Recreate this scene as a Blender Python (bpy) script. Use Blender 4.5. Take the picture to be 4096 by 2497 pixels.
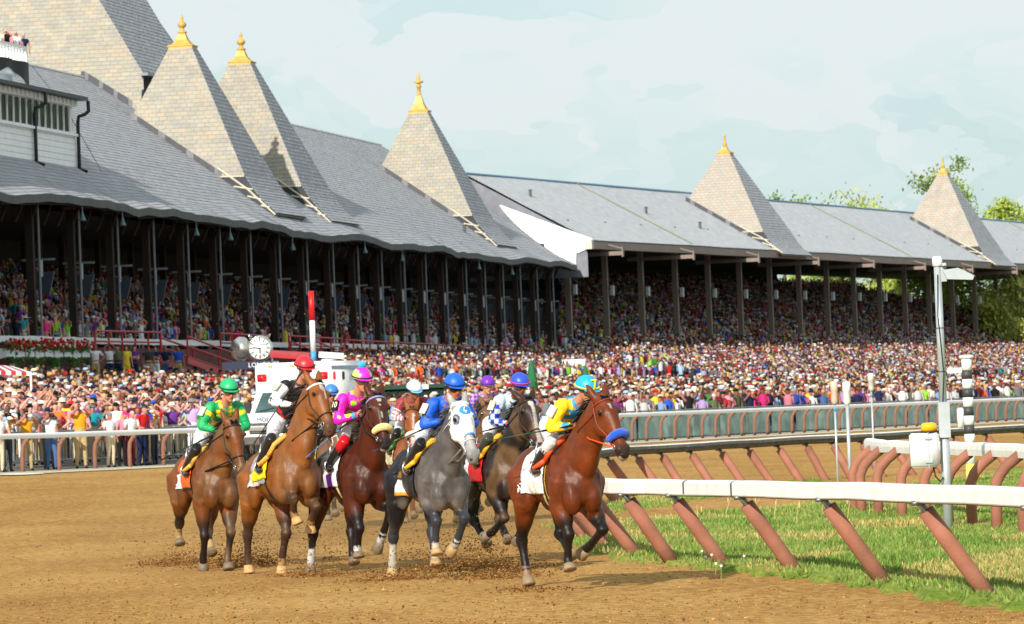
import bpy, bmesh, math, random
import numpy as np
from mathutils import Vector, Matrix, Euler, noise
from mathutils.bvhtree import BVHTree
from mathutils.kdtree import KDTree

for o in list(bpy.data.objects):
    bpy.data.objects.remove(o)
S = bpy.context.scene
C = S.collection
rnd = random.Random(7)
nr = np.random.default_rng(7)
R = math.radians

# ------------------------------------------------------------------ camera
FPX = 5000.0                       # focal length in pixels of a 1024 wide frame (long lens at the rail)
CAM = Vector((0, 0, 2.09))
PITCH = math.atan(89.5 / FPX)
ROLL = math.atan(0.040)
F_ = Vector((0, math.cos(PITCH), math.sin(PITCH)))
R0 = Vector((1, 0, 0))
U0 = Vector((0, -math.sin(PITCH), math.cos(PITCH)))
R_ = R0 * math.cos(ROLL) - U0 * math.sin(ROLL)
U_ = R0 * math.sin(ROLL) + U0 * math.cos(ROLL)
cd = bpy.data.cameras.new('camera')
cd.sensor_width = 36.0
cd.lens = FPX / 1024 * 36
cd.clip_start = 1.0
cd.dof.use_dof = True
cd.dof.focus_distance = 60.0
cd.dof.aperture_fstop = 9.0
cd.clip_end = 6000
cam = bpy.data.objects.new('camera', cd)
C.objects.link(cam)
cam.matrix_world = Matrix((( R_.x, U_.x, -F_.x, CAM.x), (R_.y, U_.y, -F_.y, CAM.y), (R_.z, U_.z, -F_.z, CAM.z), (0, 0, 0, 1)))
S.camera = cam

# ------------------------------------------------------------------ light
S.view_settings.view_transform = 'Standard'
S.view_settings.look = 'None'
S.view_settings.exposure = 0.72
S.view_settings.gamma = 1.0
SUN_EL = R(27)
SUN_AZ = (-0.36, -0.933)            # towards the sun, in plan
w = bpy.data.worlds.new('World')
S.world = w
w.use_nodes = True
nt = w.node_tree
nt.nodes.clear()
out = nt.nodes.new('ShaderNodeOutputWorld')
bg = nt.nodes.new('ShaderNodeBackground')
bg.inputs[1].default_value = 0.10
sky = nt.nodes.new('ShaderNodeTexSky')
sky.sky_type = 'NISHITA'
sky.sun_disc = False
sky.sun_elevation = SUN_EL
sky.sun_rotation = math.atan2(SUN_AZ[0], SUN_AZ[1])
sky.dust_density = 2.0
tc = nt.nodes.new('ShaderNodeTexCoord')
# broad pale cloud veil laid over the blue, brushed in overlapping strokes
mp = nt.nodes.new('ShaderNodeMapping'); mp.inputs['Scale'].default_value = (28, 28, 60)
wz = nt.nodes.new('ShaderNodeTexNoise'); wz.inputs['Scale'].default_value = 1.1; wz.inputs['Detail'].default_value = 3
vadd = nt.nodes.new('ShaderNodeVectorMath'); vadd.operation = 'ADD'
vscl = nt.nodes.new('ShaderNodeVectorMath'); vscl.operation = 'SCALE'; vscl.inputs['Scale'].default_value = 2.4
vo = nt.nodes.new('ShaderNodeTexVoronoi'); vo.inputs['Scale'].default_value = 0.85; vo.inputs['Randomness'].default_value = 1.0
vo2 = nt.nodes.new('ShaderNodeTexVoronoi'); vo2.inputs['Scale'].default_value = 2.3
no = nt.nodes.new('ShaderNodeTexNoise'); no.inputs['Scale'].default_value = 0.32; no.inputs['Detail'].default_value = 5
sep = nt.nodes.new('ShaderNodeSeparateColor')
sep2 = nt.nodes.new('ShaderNodeSeparateColor')
m1 = nt.nodes.new('ShaderNodeMath'); m1.operation = 'MULTIPLY_ADD'; m1.inputs[1].default_value = 0.30
m1b = nt.nodes.new('ShaderNodeMath'); m1b.operation = 'MULTIPLY_ADD'; m1b.inputs[1].default_value = 0.14
rmp = nt.nodes.new('ShaderNodeValToRGB')
rmp.color_ramp.elements[0].position = 0.42
rmp.color_ramp.elements[0].color = (3.65, 4.7, 4.75, 1)
rmp.color_ramp.elements[1].position = 0.86
rmp.color_ramp.elements[1].color = (4.75, 5.2, 5.35, 1)
e = rmp.color_ramp.elements.new(0.62); e.color = (4.0, 4.95, 5.0, 1)
mix = nt.nodes.new('ShaderNodeMix'); mix.data_type = 'RGBA'; mix.inputs[0].default_value = 0.90
L = nt.links.new
L(tc.outputs['Generated'], mp.inputs['Vector'])
L(mp.outputs[0], wz.inputs['Vector'])
L(wz.outputs['Color'], vscl.inputs[0]); L(vscl.outputs[0], vadd.inputs[1]); L(mp.outputs[0], vadd.inputs[0])
L(vadd.outputs[0], vo.inputs['Vector']); L(vadd.outputs[0], vo2.inputs['Vector'])
L(mp.outputs[0], no.inputs['Vector'])
L(vo.outputs['Color'], sep.inputs[0]); L(vo2.outputs['Color'], sep2.inputs[0])
L(sep.outputs[0], m1.inputs[0]); L(no.outputs['Fac'], m1.inputs[2])
L(sep2.outputs[1], m1b.inputs[0]); L(m1.outputs[0], m1b.inputs[2])
L(m1b.outputs[0], rmp.inputs['Fac'])
L(sky.outputs[0], mix.inputs['A']); L(rmp.outputs[0], mix.inputs['B'])
L(mix.outputs['Result'], bg.inputs[0]); L(bg.outputs[0], out.inputs[0])
sd = bpy.data.lights.new('sun', 'SUN')
sd.energy = 3.6
sd.angle = R(0.6)
sd.color = (1.0, 0.94, 0.85)
sun = bpy.data.objects.new('sun', sd)
C.objects.link(sun)
_ts = Vector((SUN_AZ[0] * math.cos(SUN_EL), SUN_AZ[1] * math.cos(SUN_EL), math.sin(SUN_EL)))
sun.rotation_euler = (-_ts).to_track_quat('-Z', 'Y').to_euler()

# ------------------------------------------------------------------ helpers
K = 1 / 2.40625
def at(x, y, d):
    """point at forward depth d behind pixel (x, y) of the 1024 wide frame"""
    v = F_ + R_ * ((x - 512) / FPX) + U_ * ((312 - y) / FPX)
    return CAM + v * d
def at2(x, y, d):
    return at(x * K, y * K, d)
def px(p):
    v = Vector(p) - CAM
    d = v.dot(F_)
    return 512 + FPX * v.dot(R_) / d, 312 - FPX * v.dot(U_) / d, d
def on_z(x, y, z):
    """where the line of sight of a pixel meets the height z"""
    v = F_ + R_ * ((x - 512) / FPX) + U_ * ((312 - y) / FPX)
    return CAM + v * ((z - CAM.z) / v.z)
def lin(v):
    v = v / 255.0
    return v / 12.92 if v <= 0.04045 else ((v + 0.055) / 1.055) ** 2.4
def rgb(r, g, b, k=1.0):
    return (lin(r) * k, lin(g) * k, lin(b) * k)
def smooth(a, b, t):
    t = max(0.0, min(1.0, (t - a) / (b - a)))
    return t * t * (3 - 2 * t)
def lerp(a, b, t):
    return a + (b - a) * t

MATS = {}
def mat(name, col, rough=0.6, metal=0.0, var=0.12, scale=6.0, bump=0.0, bscale=40.0, spec=0.4, coat=0.0, emit=None):
    if name in MATS:
        return MATS[name]
    m = bpy.data.materials.new(name)
    m.use_nodes = True
    n = m.node_tree
    p = n.nodes['Principled BSDF']
    p.inputs['Roughness'].default_value = rough
    p.inputs['Metallic'].default_value = metal
    p.inputs['Specular IOR Level'].default_value = spec
    p.inputs['Coat Weight'].default_value = coat
    t = n.nodes.new('ShaderNodeTexCoord')
    if var > 0:
        nz = n.nodes.new('ShaderNodeTexNoise'); nz.inputs['Scale'].default_value = scale; nz.inputs['Detail'].default_value = 6
        n.links.new(t.outputs['Object'], nz.inputs['Vector'])
        rp = n.nodes.new('ShaderNodeValToRGB')
        rp.color_ramp.elements[0].position = 0.3; rp.color_ramp.elements[1].position = 0.7
        rp.color_ramp.elements[0].color = tuple(max(0, v * (1 - var)) for v in col) + (1,)
        rp.color_ramp.elements[1].color = tuple(min(0.95, v * (1 + var)) for v in col) + (1,)
        n.links.new(nz.outputs['Fac'], rp.inputs['Fac'])
        n.links.new(rp.outputs['Color'], p.inputs['Base Color'])
    else:
        p.inputs['Base Color'].default_value = tuple(col) + (1,)
    if bump > 0:
        nb = n.nodes.new('ShaderNodeTexNoise'); nb.inputs['Scale'].default_value = bscale; nb.inputs['Detail'].default_value = 5
        n.links.new(t.outputs['Object'], nb.inputs['Vector'])
        b = n.nodes.new('ShaderNodeBump'); b.inputs['Strength'].default_value = bump; b.inputs['Distance'].default_value = 0.05
        n.links.new(nb.outputs['Fac'], b.inputs['Height'])
        n.links.new(b.outputs['Normal'], p.inputs['Normal'])
    if emit:
        p.inputs['Emission Color'].default_value = tuple(emit[:3]) + (1,)
        p.inputs['Emission Strength'].default_value = emit[3]
    MATS[name] = m
    return m
def mat_attr(name, rough=0.7, spec=0.3, coat=0.0, var=0.10, scale=8.0, bump=0.0, bscale=30, sheen=0.0, trans=0.0):
    """colour read from the mesh's own colour layer, with a little mottling"""
    if name in MATS:
        return MATS[name]
    m = bpy.data.materials.new(name)
    m.use_nodes = True
    n = m.node_tree
    p = n.nodes['Principled BSDF']
    p.inputs['Roughness'].default_value = rough
    p.inputs['Specular IOR Level'].default_value = spec
    p.inputs['Coat Weight'].default_value = coat
    p.inputs['Coat Roughness'].default_value = 0.25
    p.inputs['Sheen Weight'].default_value = sheen
    a = n.nodes.new('ShaderNodeAttribute'); a.attribute_name = 'Col'
    t = n.nodes.new('ShaderNodeTexCoord')
    nz = n.nodes.new('ShaderNodeTexNoise'); nz.inputs['Scale'].default_value = scale; nz.inputs['Detail'].default_value = 6
    n.links.new(t.outputs['Object'], nz.inputs['Vector'])
    mr = n.nodes.new('ShaderNodeMapRange'); mr.inputs[1].default_value = 0.3; mr.inputs[2].default_value = 0.7
    mr.inputs[3].default_value = 1 - var; mr.inputs[4].default_value = 1 + var
    n.links.new(nz.outputs['Fac'], mr.inputs[0])
    mu = n.nodes.new('ShaderNodeVectorMath'); mu.operation = 'SCALE'
    n.links.new(a.outputs['Color'], mu.inputs[0]); n.links.new(mr.outputs[0], mu.inputs['Scale'])
    n.links.new(mu.outputs[0], p.inputs['Base Color'])
    if bump > 0:
        nb = n.nodes.new('ShaderNodeTexNoise'); nb.inputs['Scale'].default_value = bscale; nb.inputs['Detail'].default_value = 4
        n.links.new(t.outputs['Object'], nb.inputs['Vector'])
        b = n.nodes.new('ShaderNodeBump'); b.inputs['Strength'].default_value = bump; b.inputs['Distance'].default_value = 0.03
        n.links.new(nb.outputs['Fac'], b.inputs['Height']); n.links.new(b.outputs['Normal'], p.inputs['Normal'])
    if trans > 0:
        tr = n.nodes.new('ShaderNodeBsdfTranslucent')
        n.links.new(mu.outputs[0], tr.inputs['Color'])
        ms = n.nodes.new('ShaderNodeMixShader'); ms.inputs[0].default_value = trans
        o_ = n.nodes['Material Output']
        n.links.new(p.outputs[0], ms.inputs[1]); n.links.new(tr.outputs[0], ms.inputs[2])
        n.links.new(ms.outputs[0], o_.inputs['Surface'])
    MATS[name] = m
    return m

def frame_of(d, ref=None):
    d = Vector(d).normalized()
    r = Vector(ref) if ref is not None else (Vector((0, 0, 1)) if abs(d.z) < 0.9 else Vector((0, 1, 0)))
    s = d.cross(r).normalized()
    return d, s, s.cross(d).normalized()

class MB:
    """collects shapes for ONE mesh object"""
    def __init__(self):
        self.v = []; self.f = []; self.c = []; self.mi = []
    def add(self, vs, fs, col=None, mi=0):
        o = len(self.v)
        self.v.extend(tuple(p) for p in vs)
        for f in fs:
            self.f.append(tuple(i + o for i in f)); self.mi.append(mi)
        self.c.extend([col if col is not None else (0.5, 0.5, 0.5)] * len(vs))
        return self
    def box(self, c, size, ax=None, col=None, mi=0):
        """box centred on c; ax = three axes"""
        X, Y, Z = ax if ax else (Vector((1, 0, 0)), Vector((0, 1, 0)), Vector((0, 0, 1)))
        c = Vector(c); hx, hy, hz = size[0] / 2, size[1] / 2, size[2] / 2
        vs = [c + X * (sx * hx) + Y * (sy * hy) + Z * (sz * hz) for sz in (-1, 1) for sy in (-1, 1) for sx in (-1, 1)]
        fs = [(0, 2, 3, 1), (4, 5, 7, 6), (0, 1, 5, 4), (2, 6, 7, 3), (0, 4, 6, 2), (1, 3, 7, 5)]
        return self.add(vs, fs, col, mi)
    def tube(self, pts, rad, n=8, cap=True, col=None, mi=0, ref=None, flat=1.0):
        pts = [Vector(p) for p in pts]
        if not isinstance(rad, (list, tuple)):
            rad = [rad] * len(pts)
        vs = []; fs = []
        last = ref
        for i, p in enumerate(pts):
            t = (pts[min(i + 1, len(pts) - 1)] - pts[max(i - 1, 0)])
            if t.length < 1e-9: t = Vector((0, 0, 1))
            d, s, u = frame_of(t, last)
            last = u
            for k in range(n):
                a = 2 * math.pi * k / n
                vs.append(p + s * (math.cos(a) * rad[i]) + u * (math.sin(a) * rad[i] * flat))
        for i in range(len(pts) - 1):
            for k in range(n):
                fs.append((i * n + k, i * n + (k + 1) % n, (i + 1) * n + (k + 1) % n, (i + 1) * n + k))
        if cap:
            fs.append(tuple(range(n - 1, -1, -1)))
            fs.append(tuple((len(pts) - 1) * n + k for k in range(n)))
        return self.add(vs, fs, col, mi)
    def lathe(self, base, prof, n=16, col=None, mi=0, axis=(0, 0, 1)):
        """prof = [(radius, height), ...] round the axis through base"""
        d, s, u = frame_of(axis)
        base = Vector(base)
        vs = []; fs = []
        for r, h in prof:
            for k in range(n):
                a = 2 * math.pi * k / n
                vs.append(base + d * h + s * (math.cos(a) * r) + u * (math.sin(a) * r))
        for i in range(len(prof) - 1):
            for k in range(n):
                fs.append((i * n + k, i * n + (k + 1) % n, (i + 1) * n + (k + 1) % n, (i + 1) * n + k))
        fs.append(tuple(range(n - 1, -1, -1)))
        fs.append(tuple((len(prof) - 1) * n + k for k in range(n)))
        return self.add(vs, fs, col, mi)
    def ball(self, c, r, n=10, m=7, col=None, mi=0, ax=None):
        c = Vector(c)
        X, Y, Z = ax if ax else (Vector((1, 0, 0)), Vector((0, 1, 0)), Vector((0, 0, 1)))
        rx, ry, rz = r if isinstance(r, (tuple, list)) else (r, r, r)
        vs = [c - Z * rz]; fs = []
        for j in range(1, m):
            th = math.pi * j / m
            for k in range(n):
                a = 2 * math.pi * k / n
                vs.append(c + X * (rx * math.sin(th) * math.cos(a)) + Y * (ry * math.sin(th) * math.sin(a)) - Z * (rz * math.cos(th)))
        vs.append(c + Z * rz)
        for k in range(n):
            fs.append((0, 1 + (k + 1) % n, 1 + k))
            for j in range(m - 2):
                a = 1 + j * n
                fs.append((a + k, a + (k + 1) % n, a + n + (k + 1) % n, a + n + k))
            a = 1 + (m - 2) * n
            fs.append((a + k, a + (k + 1) % n, len(vs) - 1))
        return self.add(vs, fs, col, mi)
    def loft(self, rings, n=14, col=None, mi=0):
        """rings = [(centre, side vec, up vec, half side, half up)]"""
        vs = []; fs = []
        for c, s, u, a_, b_ in rings:
            for k in range(n):
                t = 2 * math.pi * k / n
                vs.append(Vector(c) + s * (a_ * math.cos(t)) + u * (b_ * math.sin(t)))
        for i in range(len(rings) - 1):
            for k in range(n):
                fs.append((i * n + k, i * n + (k + 1) % n, (i + 1) * n + (k + 1) % n, (i + 1) * n + k))
        fs.append(tuple(range(n - 1, -1, -1)))
        fs.append(tuple((len(rings) - 1) * n + k for k in range(n)))
        return self.add(vs, fs, col, mi)
    def mesh(self, name, mats=(), smoothed=False, off=None):
        me = bpy.data.meshes.new(name)
        vv = self.v if off is None else [(p[0] - off[0], p[1] - off[1], p[2] - off[2]) for p in self.v]
        me.from_pydata(vv, [], self.f)
        for m in mats:
            me.materials.append(m)
        if len(mats) > 1:
            me.polygons.foreach_set('material_index', self.mi)
        at_ = me.color_attributes.new('Col', 'FLOAT_COLOR', 'POINT')
        arr = np.ones((len(self.v), 4), np.float32)
        if self.v:
            arr[:, :3] = np.array(self.c, np.float32)
            at_.data.foreach_set('color', arr.ravel())
        if smoothed:
            me.polygons.foreach_set('use_smooth', [True] * len(me.polygons))
        me.update()
        return me
    def build(self, name, m, parent=None, smoothed=False, off=None):
        mats = m if isinstance(m, (list, tuple)) else [m]
        if off is None and parent is not None:
            q = parent; o_ = Vector((0, 0, 0))
            while q is not None:
                o_ = o_ + q.location; q = q.parent
            off = o_
        ob = bpy.data.objects.new(name, self.mesh(name, mats, smoothed, off))
        C.objects.link(ob)
        if parent is not None:
            ob.parent = parent
        return ob

LABELS = set()
def tag(o, label=None, cat=None, group=None, kind=None):
    if label:
        o['label'] = label
    if cat: o['category'] = cat
    if group: o['group'] = group
    if kind: o['kind'] = kind
    return o
def thing(name, label, cat, loc=(0, 0, 0), rz=0.0, group=None):
    o = bpy.data.objects.new(name, None)
    o.empty_display_size = 0.3
    C.objects.link(o)
    o.location = loc
    o.rotation_euler = (0, 0, rz)
    return tag(o, label, cat, group)
def link_mesh(name, me, parent=None, loc=(0, 0, 0)):
    o = bpy.data.objects.new(name, me)
    C.objects.link(o)
    o.location = loc
    if parent is not None: o.parent = parent
    return o
def text_mesh(name, s, size, m, parent, mw, ext=0.003, align='CENTER'):
    """flat lettering turned into a mesh; mw = local matrix"""
    cu = bpy.data.curves.new(name, 'FONT')
    cu.body = s; cu.size = size; cu.extrude = ext; cu.align_x = align; cu.align_y = 'CENTER'
    cu.resolution_u = 3
    o = bpy.data.objects.new(name, cu)
    C.objects.link(o)
    dg = bpy.context.evaluated_depsgraph_get()
    me = bpy.data.meshes.new_from_object(o.evaluated_get(dg))
    bpy.data.objects.remove(o)
    me.materials.clear(); me.materials.append(m)
    ob = link_mesh(name, me, parent)
    ob.matrix_local = mw
    return ob
def remesh(me, voxel, smooth_it=4, fac=0.5):
    o = bpy.data.objects.new('tmp', me)
    C.objects.link(o)
    md = o.modifiers.new('r', 'REMESH'); md.mode = 'VOXEL'; md.voxel_size = voxel; md.use_smooth_shade = True
    ms = o.modifiers.new('s', 'SMOOTH'); ms.iterations = smooth_it; ms.factor = fac
    dg = bpy.context.evaluated_depsgraph_get()
    r = bpy.data.meshes.new_from_object(o.evaluated_get(dg))
    bpy.data.objects.remove(o)
    return r
def set_cols(me, cols):
    a = me.color_attributes.get('Col') or me.color_attributes.new('Col', 'FLOAT_COLOR', 'POINT')
    arr = np.ones((len(me.vertices), 4), np.float32)
    arr[:, :3] = cols
    a.data.foreach_set('color', arr.ravel())
def get_co(me):
    a = np.empty(len(me.vertices) * 3, np.float32)
    me.vertices.foreach_get('co', a)
    return a.reshape(-1, 3)

# ------------------------------------------------------------------ plan of the place
def rail_s(x): return 36.8 - 0.0146 * x
def rail_pt(x):
    d = FPX / rail_s(x)
    return Vector(((x - 512) / FPX * d, d, 0))
def rail_z(x): return 1.77 - 0.0004 * x - 1.08
RP0 = rail_pt(-60); RP1 = rail_pt(1100)
RDIR = (RP1 - RP0); RLEN = RDIR.length; RDIR.normalize()
RN = Vector((-RDIR.y, RDIR.x, 0))          # away from the track
def rail_at(t):
    """point on the outer rail line, t metres from its near end (ground height included)"""
    p = RP0 + RDIR * t
    x = 512 + FPX * p.x / p.y
    return Vector((p.x, p.y, rail_z(x)))
A0 = Vector((-21.8, 212.8, 0)); AD = Vector((0.166, 0.986, 0)).normalized(); AN = Vector((-AD.y, AD.x, 0))
B0 = Vector((5.9, 370.0, 0)); BD = Vector((0.329, 0.944, 0)).normalized(); BN = Vector((-BD.y, BD.x, 0))
CZ = CAM.z
def PA(t, o, z): return A0 + AD * t + AN * o + Vector((0, 0, z + CZ))   # old stand: along, back, height above the lens
def PB(t, o, z): return B0 + BD * t + BN * o + Vector((0, 0, z + CZ))   # newer stand
def stand_d(x):
    return FPX / (23.48 - 0.0173 * x if x < 576 else 13.49 - 0.0083 * (x - 592))
def apron(x, v):
    d0 = FPX / rail_s(x); d1 = stand_d(x)
    d = lerp(d0, d1, v)
    z0 = rail_z(x); z1 = lerp(2.9, 1.9, max(0, min(1, x / 1000)))
    return Vector(((x - 512) / FPX * d, d, lerp(z0, z1, v)))
# ================================================================== ground, track, rails
def z_track(X, Y):
    if Y < 60: return 0.0
    x = 512 + FPX * X / Y
    d1 = FPX / rail_s(min(max(x, -120), 1150))
    return max(0.0, rail_z(min(max(x, -120), 1150))) * smooth(72, d1, Y)

def catmull(P, step=0.4):
    P = [Vector(p) for p in P]
    P = [P[0] * 2 - P[1]] + P + [P[-1] * 2 - P[-2]]
    o_ = []
    for i in range(1, len(P) - 2):
        a, b, c, d = P[i - 1:i + 3]
        n = max(2, int((c - b).length / step))
        for k in range(n):
            t = k / n
            o_.append(0.5 * ((2 * b) + (c - a) * t + (2 * a - 5 * b + 4 * c - d) * t * t + (3 * b - a - 3 * c + d) * t ** 3))
    o_.append(P[-2])
    return o_
def arc(path):
    L_ = [0.0]
    for i in range(1, len(path)):
        L_.append(L_[-1] + (path[i] - path[i - 1]).length)
    return L_
def along(path, L_, s):
    s = max(0, min(L_[-1] - 1e-6, s))
    i = int(np.searchsorted(L_, s, side='right')) - 1
    i = min(i, len(path) - 2)
    t = (s - L_[i]) / max(1e-9, L_[i + 1] - L_[i])
    d = (path[i + 1] - path[i]).normalized()
    return path[i].lerp(path[i + 1], t), d

def dirt_mat(name, c0, c1, c2, bump, ripple=0.0):
    m = bpy.data.materials.new(name); m.use_nodes = True
    n = m.node_tree; p = n.nodes['Principled BSDF']; p.inputs['Roughness'].default_value = 0.95
    p.inputs['Specular IOR Level'].default_value = 0.1
    t = n.nodes.new('ShaderNodeTexCoord')
    def nz(sc, det, mapping=None, rough=0.6):
        q = n.nodes.new('ShaderNodeTexNoise'); q.inputs['Scale'].default_value = sc; q.inputs['Detail'].default_value = det
        q.inputs['Roughness'].default_value = rough
        if mapping:
            mm = n.nodes.new('ShaderNodeMapping'); mm.inputs['Scale'].default_value = mapping
            n.links.new(t.outputs['Object'], mm.inputs['Vector']); n.links.new(mm.outputs[0], q.inputs['Vector'])
        else:
            n.links.new(t.outputs['Object'], q.inputs['Vector'])
        return q
    a = nz(0.5, 5, (0.5, 0.25, 1), 0.7); b = nz(9, 8, (1, 0.6, 1)); c_ = nz(45, 4)
    s1 = n.nodes.new('ShaderNodeMath'); s1.operation = 'MULTIPLY_ADD'; s1.inputs[1].default_value = 0.8
    s2 = n.nodes.new('ShaderNodeMath'); s2.operation = 'MULTIPLY_ADD'; s2.inputs[1].default_value = 0.45
    a2 = n.nodes.new('ShaderNodeMath'); a2.operation = 'MULTIPLY'; a2.inputs[1].default_value = 0.5; n.links.new(a.outputs['Fac'], a2.inputs[0])
    n.links.new(b.outputs['Fac'], s1.inputs[0]); n.links.new(a2.outputs[0], s1.inputs[2])
    n.links.new(c_.outputs['Fac'], s2.inputs[0]); n.links.new(s1.outputs[0], s2.inputs[2])
    rp = n.nodes.new('ShaderNodeValToRGB')
    rp.color_ramp.elements[0].position = 0.62; rp.color_ramp.elements[0].color = c0 + (1,)
    rp.color_ramp.elements[1].position = 0.98; rp.color_ramp.elements[1].color = c2 + (1,)
    e_ = rp.color_ramp.elements.new(0.86); e_.color = c1 + (1,)
    n.links.new(s2.outputs[0], rp.inputs['Fac']); n.links.new(rp.outputs['Color'], p.inputs['Base Color'])
    bm_ = n.nodes.new('ShaderNodeBump'); bm_.inputs['Strength'].default_value = bump; bm_.inputs['Distance'].default_value = 0.06
    if ripple:
        mp_ = n.nodes.new('ShaderNodeMapping'); mp_.inputs['Rotation'].default_value = (0, 0, 0.35); n.links.new(t.outputs['Object'], mp_.inputs['Vector'])
        wv = n.nodes.new('ShaderNodeTexWave'); wv.inputs['Scale'].default_value = 0.9; wv.inputs['Distortion'].default_value = 6.0; wv.inputs['Detail'].default_value = 3; wv.inputs['Detail Scale'].default_value = 0.35
        n.links.new(mp_.outputs[0], wv.inputs['Vector'])
        ma = n.nodes.new('ShaderNodeMath'); ma.operation = 'MULTIPLY_ADD'; ma.inputs[1].default_value = ripple
        n.links.new(wv.outputs['Fac'], ma.inputs[0]); n.links.new(s2.outputs[0], ma.inputs[2]); n.links.new(ma.outputs[0], bm_.inputs['Height'])
    else:
        n.links.new(s2.outputs[0], bm_.inputs['Height'])
    n.links.new(bm_.outputs['Normal'], p.inputs['Normal'])
    MATS[name] = m
    return m
M_DIRT = dirt_mat('track_dirt', rgb(126, 86, 44), rgb(170, 127, 70), rgb(195, 154, 92), 0.9, 0.35)
M_SAND = dirt_mat('pale_sand', rgb(150, 138, 118), rgb(188, 176, 154), rgb(205, 196, 176), 0.4)
M_TURF = dirt_mat('turf_soil', rgb(84, 108, 36), rgb(120, 140, 54), rgb(164, 152, 80), 0.8)
M_ASPH = dirt_mat('apron_asphalt', rgb(84, 82, 80), rgb(104, 101, 98), rgb(122, 118, 112), 0.3)

def grid_mesh(name, xs, ys, zf, m, keep=None):
    mb = MB(); idx = {}
    for j, y in enumerate(ys):
        for i, x in enumerate(xs):
            idx[(i, j)] = len(mb.v); mb.v.append((x, y, zf(x, y))); mb.c.append((0.5, 0.5, 0.5))
    for j in range(len(ys) - 1):
        for i in range(len(xs) - 1):
            if keep and not keep((xs[i] + xs[i + 1]) / 2, (ys[j] + ys[j + 1]) / 2): continue
            mb.f.append((idx[(i, j)], idx[(i + 1, j)], idx[(i + 1, j + 1)], idx[(i, j + 1)])); mb.mi.append(0)
    return mb.build(name, m, smoothed=True)

# earth to the horizon, well below the built surfaces
mb = MB()
mb.add([(-3000, -200, -1.2), (3000, -200, -1.2), (3000, 5000, -1.2), (-3000, 5000, -1.2)], [(0, 1, 2, 3)])
tag(mb.build('ground', mat('far_earth', rgb(92, 104, 62), 0.95, var=0.3, scale=0.02)), 'dull green earth reaching out to the horizon', 'ground', kind='structure')

xs = [-60 + 1.0 * i for i in range(131)]
ys = [28 + 1.0 * i for i in range(260)]
def zlow(X, Y): return -0.16 * smooth(-1.5, 3.5, X) * smooth(0, 14, 62 - Y)
def zt(X, Y):
    return z_track(X, Y) + zlow(X, Y) + 0.015 * noise.noise(Vector((X * 1.7, Y * 0.8, 0))) * (1 if Y < 90 else 0)
track = grid_mesh('dirt_track', xs, ys, zt, M_DIRT)
tag(track, 'brown harrowed dirt race track surface', 'track', kind='structure')

# pale sandy margin beside the outer rail
mb = MB(); n_ = 60; W_ = 4
for i in range(n_ + 1):
    t = -6 + (RLEN + 20) * i / n_
    p = rail_at(t)
    for j, o_ in enumerate((-2.1, -1.2, -0.3, 0.8, 2.0)):
        q = p + RN * o_
        jit = 0.45 * noise.noise(Vector((t * 0.23, o_, 3))) if j == 0 else 0
        q = q + RN * jit
        zz = max(z_track(q.x, q.y), p.z if o_ > -0.5 else -9) + 0.02
        mb.v.append((q.x, q.y, zz)); mb.c.append((.5, .5, .5))
for i in range(n_):
    for j in range(W_):
        a = i * (W_ + 1) + j
        mb.f.append((a, a + W_ + 1, a + W_ + 2, a + 1)); mb.mi.append(0)
tag(mb.build('path', M_SAND, smoothed=True), 'pale sandy strip along the outer rail', 'path', kind='structure')
# white chalk streak on the dirt at the far left
mb = MB()
for i in range(18):
    x = lerp(-5, 44, i / 17); y = lerp(482.5, 480.6, i / 17)
    hw = 0.10 * math.sin(math.pi * (i + 0.7) / 18.5)
    p = on_z(x, y, 0.50); p.z = z_track(p.x, p.y) + 0.025
    mb.v += [tuple(p + Vector((0, -hw * 14, 0))), tuple(p + Vector((0, hw * 14, 0)))]; mb.c += [(.5, .5, .5)] * 2
    if i: a = 2 * i; mb.f.append((a - 2, a, a + 1, a - 1)); mb.mi.append(0)
tag(mb.build('pavement_marking', mat('chalk', rgb(225, 220, 205), 0.9, var=0.1)), 'thin white chalk streak on the dirt', 'marking', kind='structure')

# apron where the crowd stands
mb = MB(); NX = 60; NV = 10
for i in range(NX + 1):
    x = -120 + 1260 * i / NX
    for j in range(NV + 1):
        p = apron(x, j / NV)
        if j == 0: p = p + RN * 0.5
        mb.v.append(tuple(p + Vector((0, 0, -0.012)))); mb.c.append((.5, .5, .5))
for i in range(NX):
    for j in range(NV):
        a = i * (NV + 1) + j
        mb.f.append((a, a + NV + 1, a + NV + 2, a + 1)); mb.mi.append(0)
tag(mb.build('pavement', M_ASPH, smoothed=True), 'grey apron sloping up from the rail to the stands', 'pavement', kind='structure')

# ---------------------------------------------------------------- inner rail of the main track (slanted padded posts)
M_WHITE = mat('white_rail_paint', (0.82, 0.81, 0.79), 0.4, var=0.10, scale=5.0)
M_ALU = mat('grey_aluminium', rgb(120, 124, 122), 0.45, 0.6, var=0.15)
M_RBACK = mat('rail_underside', rgb(92, 94, 90), 0.7, var=0.3)
M_FOAM = mat('brown_foam_jacket', rgb(148, 96, 76), 0.8, var=0.22, scale=2.5, bump=0.15, bscale=30)
M_DARK = mat('dark_rubber', (0.02, 0.02, 0.022), 0.6, var=0.1)
near2 = [(2760, 1182), (2464, 1172), (2250, 1166), (2000, 1160), (1800, 1157), (1600, 1153), (1450, 1150)]
far2 = [(1480, 1077), (1700, 1063), (1900, 1051), (2100, 1041), (2464, 1021)]
path = [on_z(x * K, y * K, 1.07) for x, y in near2]
path += [Vector((0.35, 76.0, 1.07)), Vector((0.45, 86.0, 1.07))]
farp = [on_z(x * K, y * K, 1.07) for x, y in far2]
d_ = (farp[-1] - farp[-2]).normalized()
path += farp + [farp[-1] + d_ * 12]
IR = catmull(path, 0.5)
IL = arc(IR)
def left_of(d): return Vector((-d.y, d.x, 0))
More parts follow.
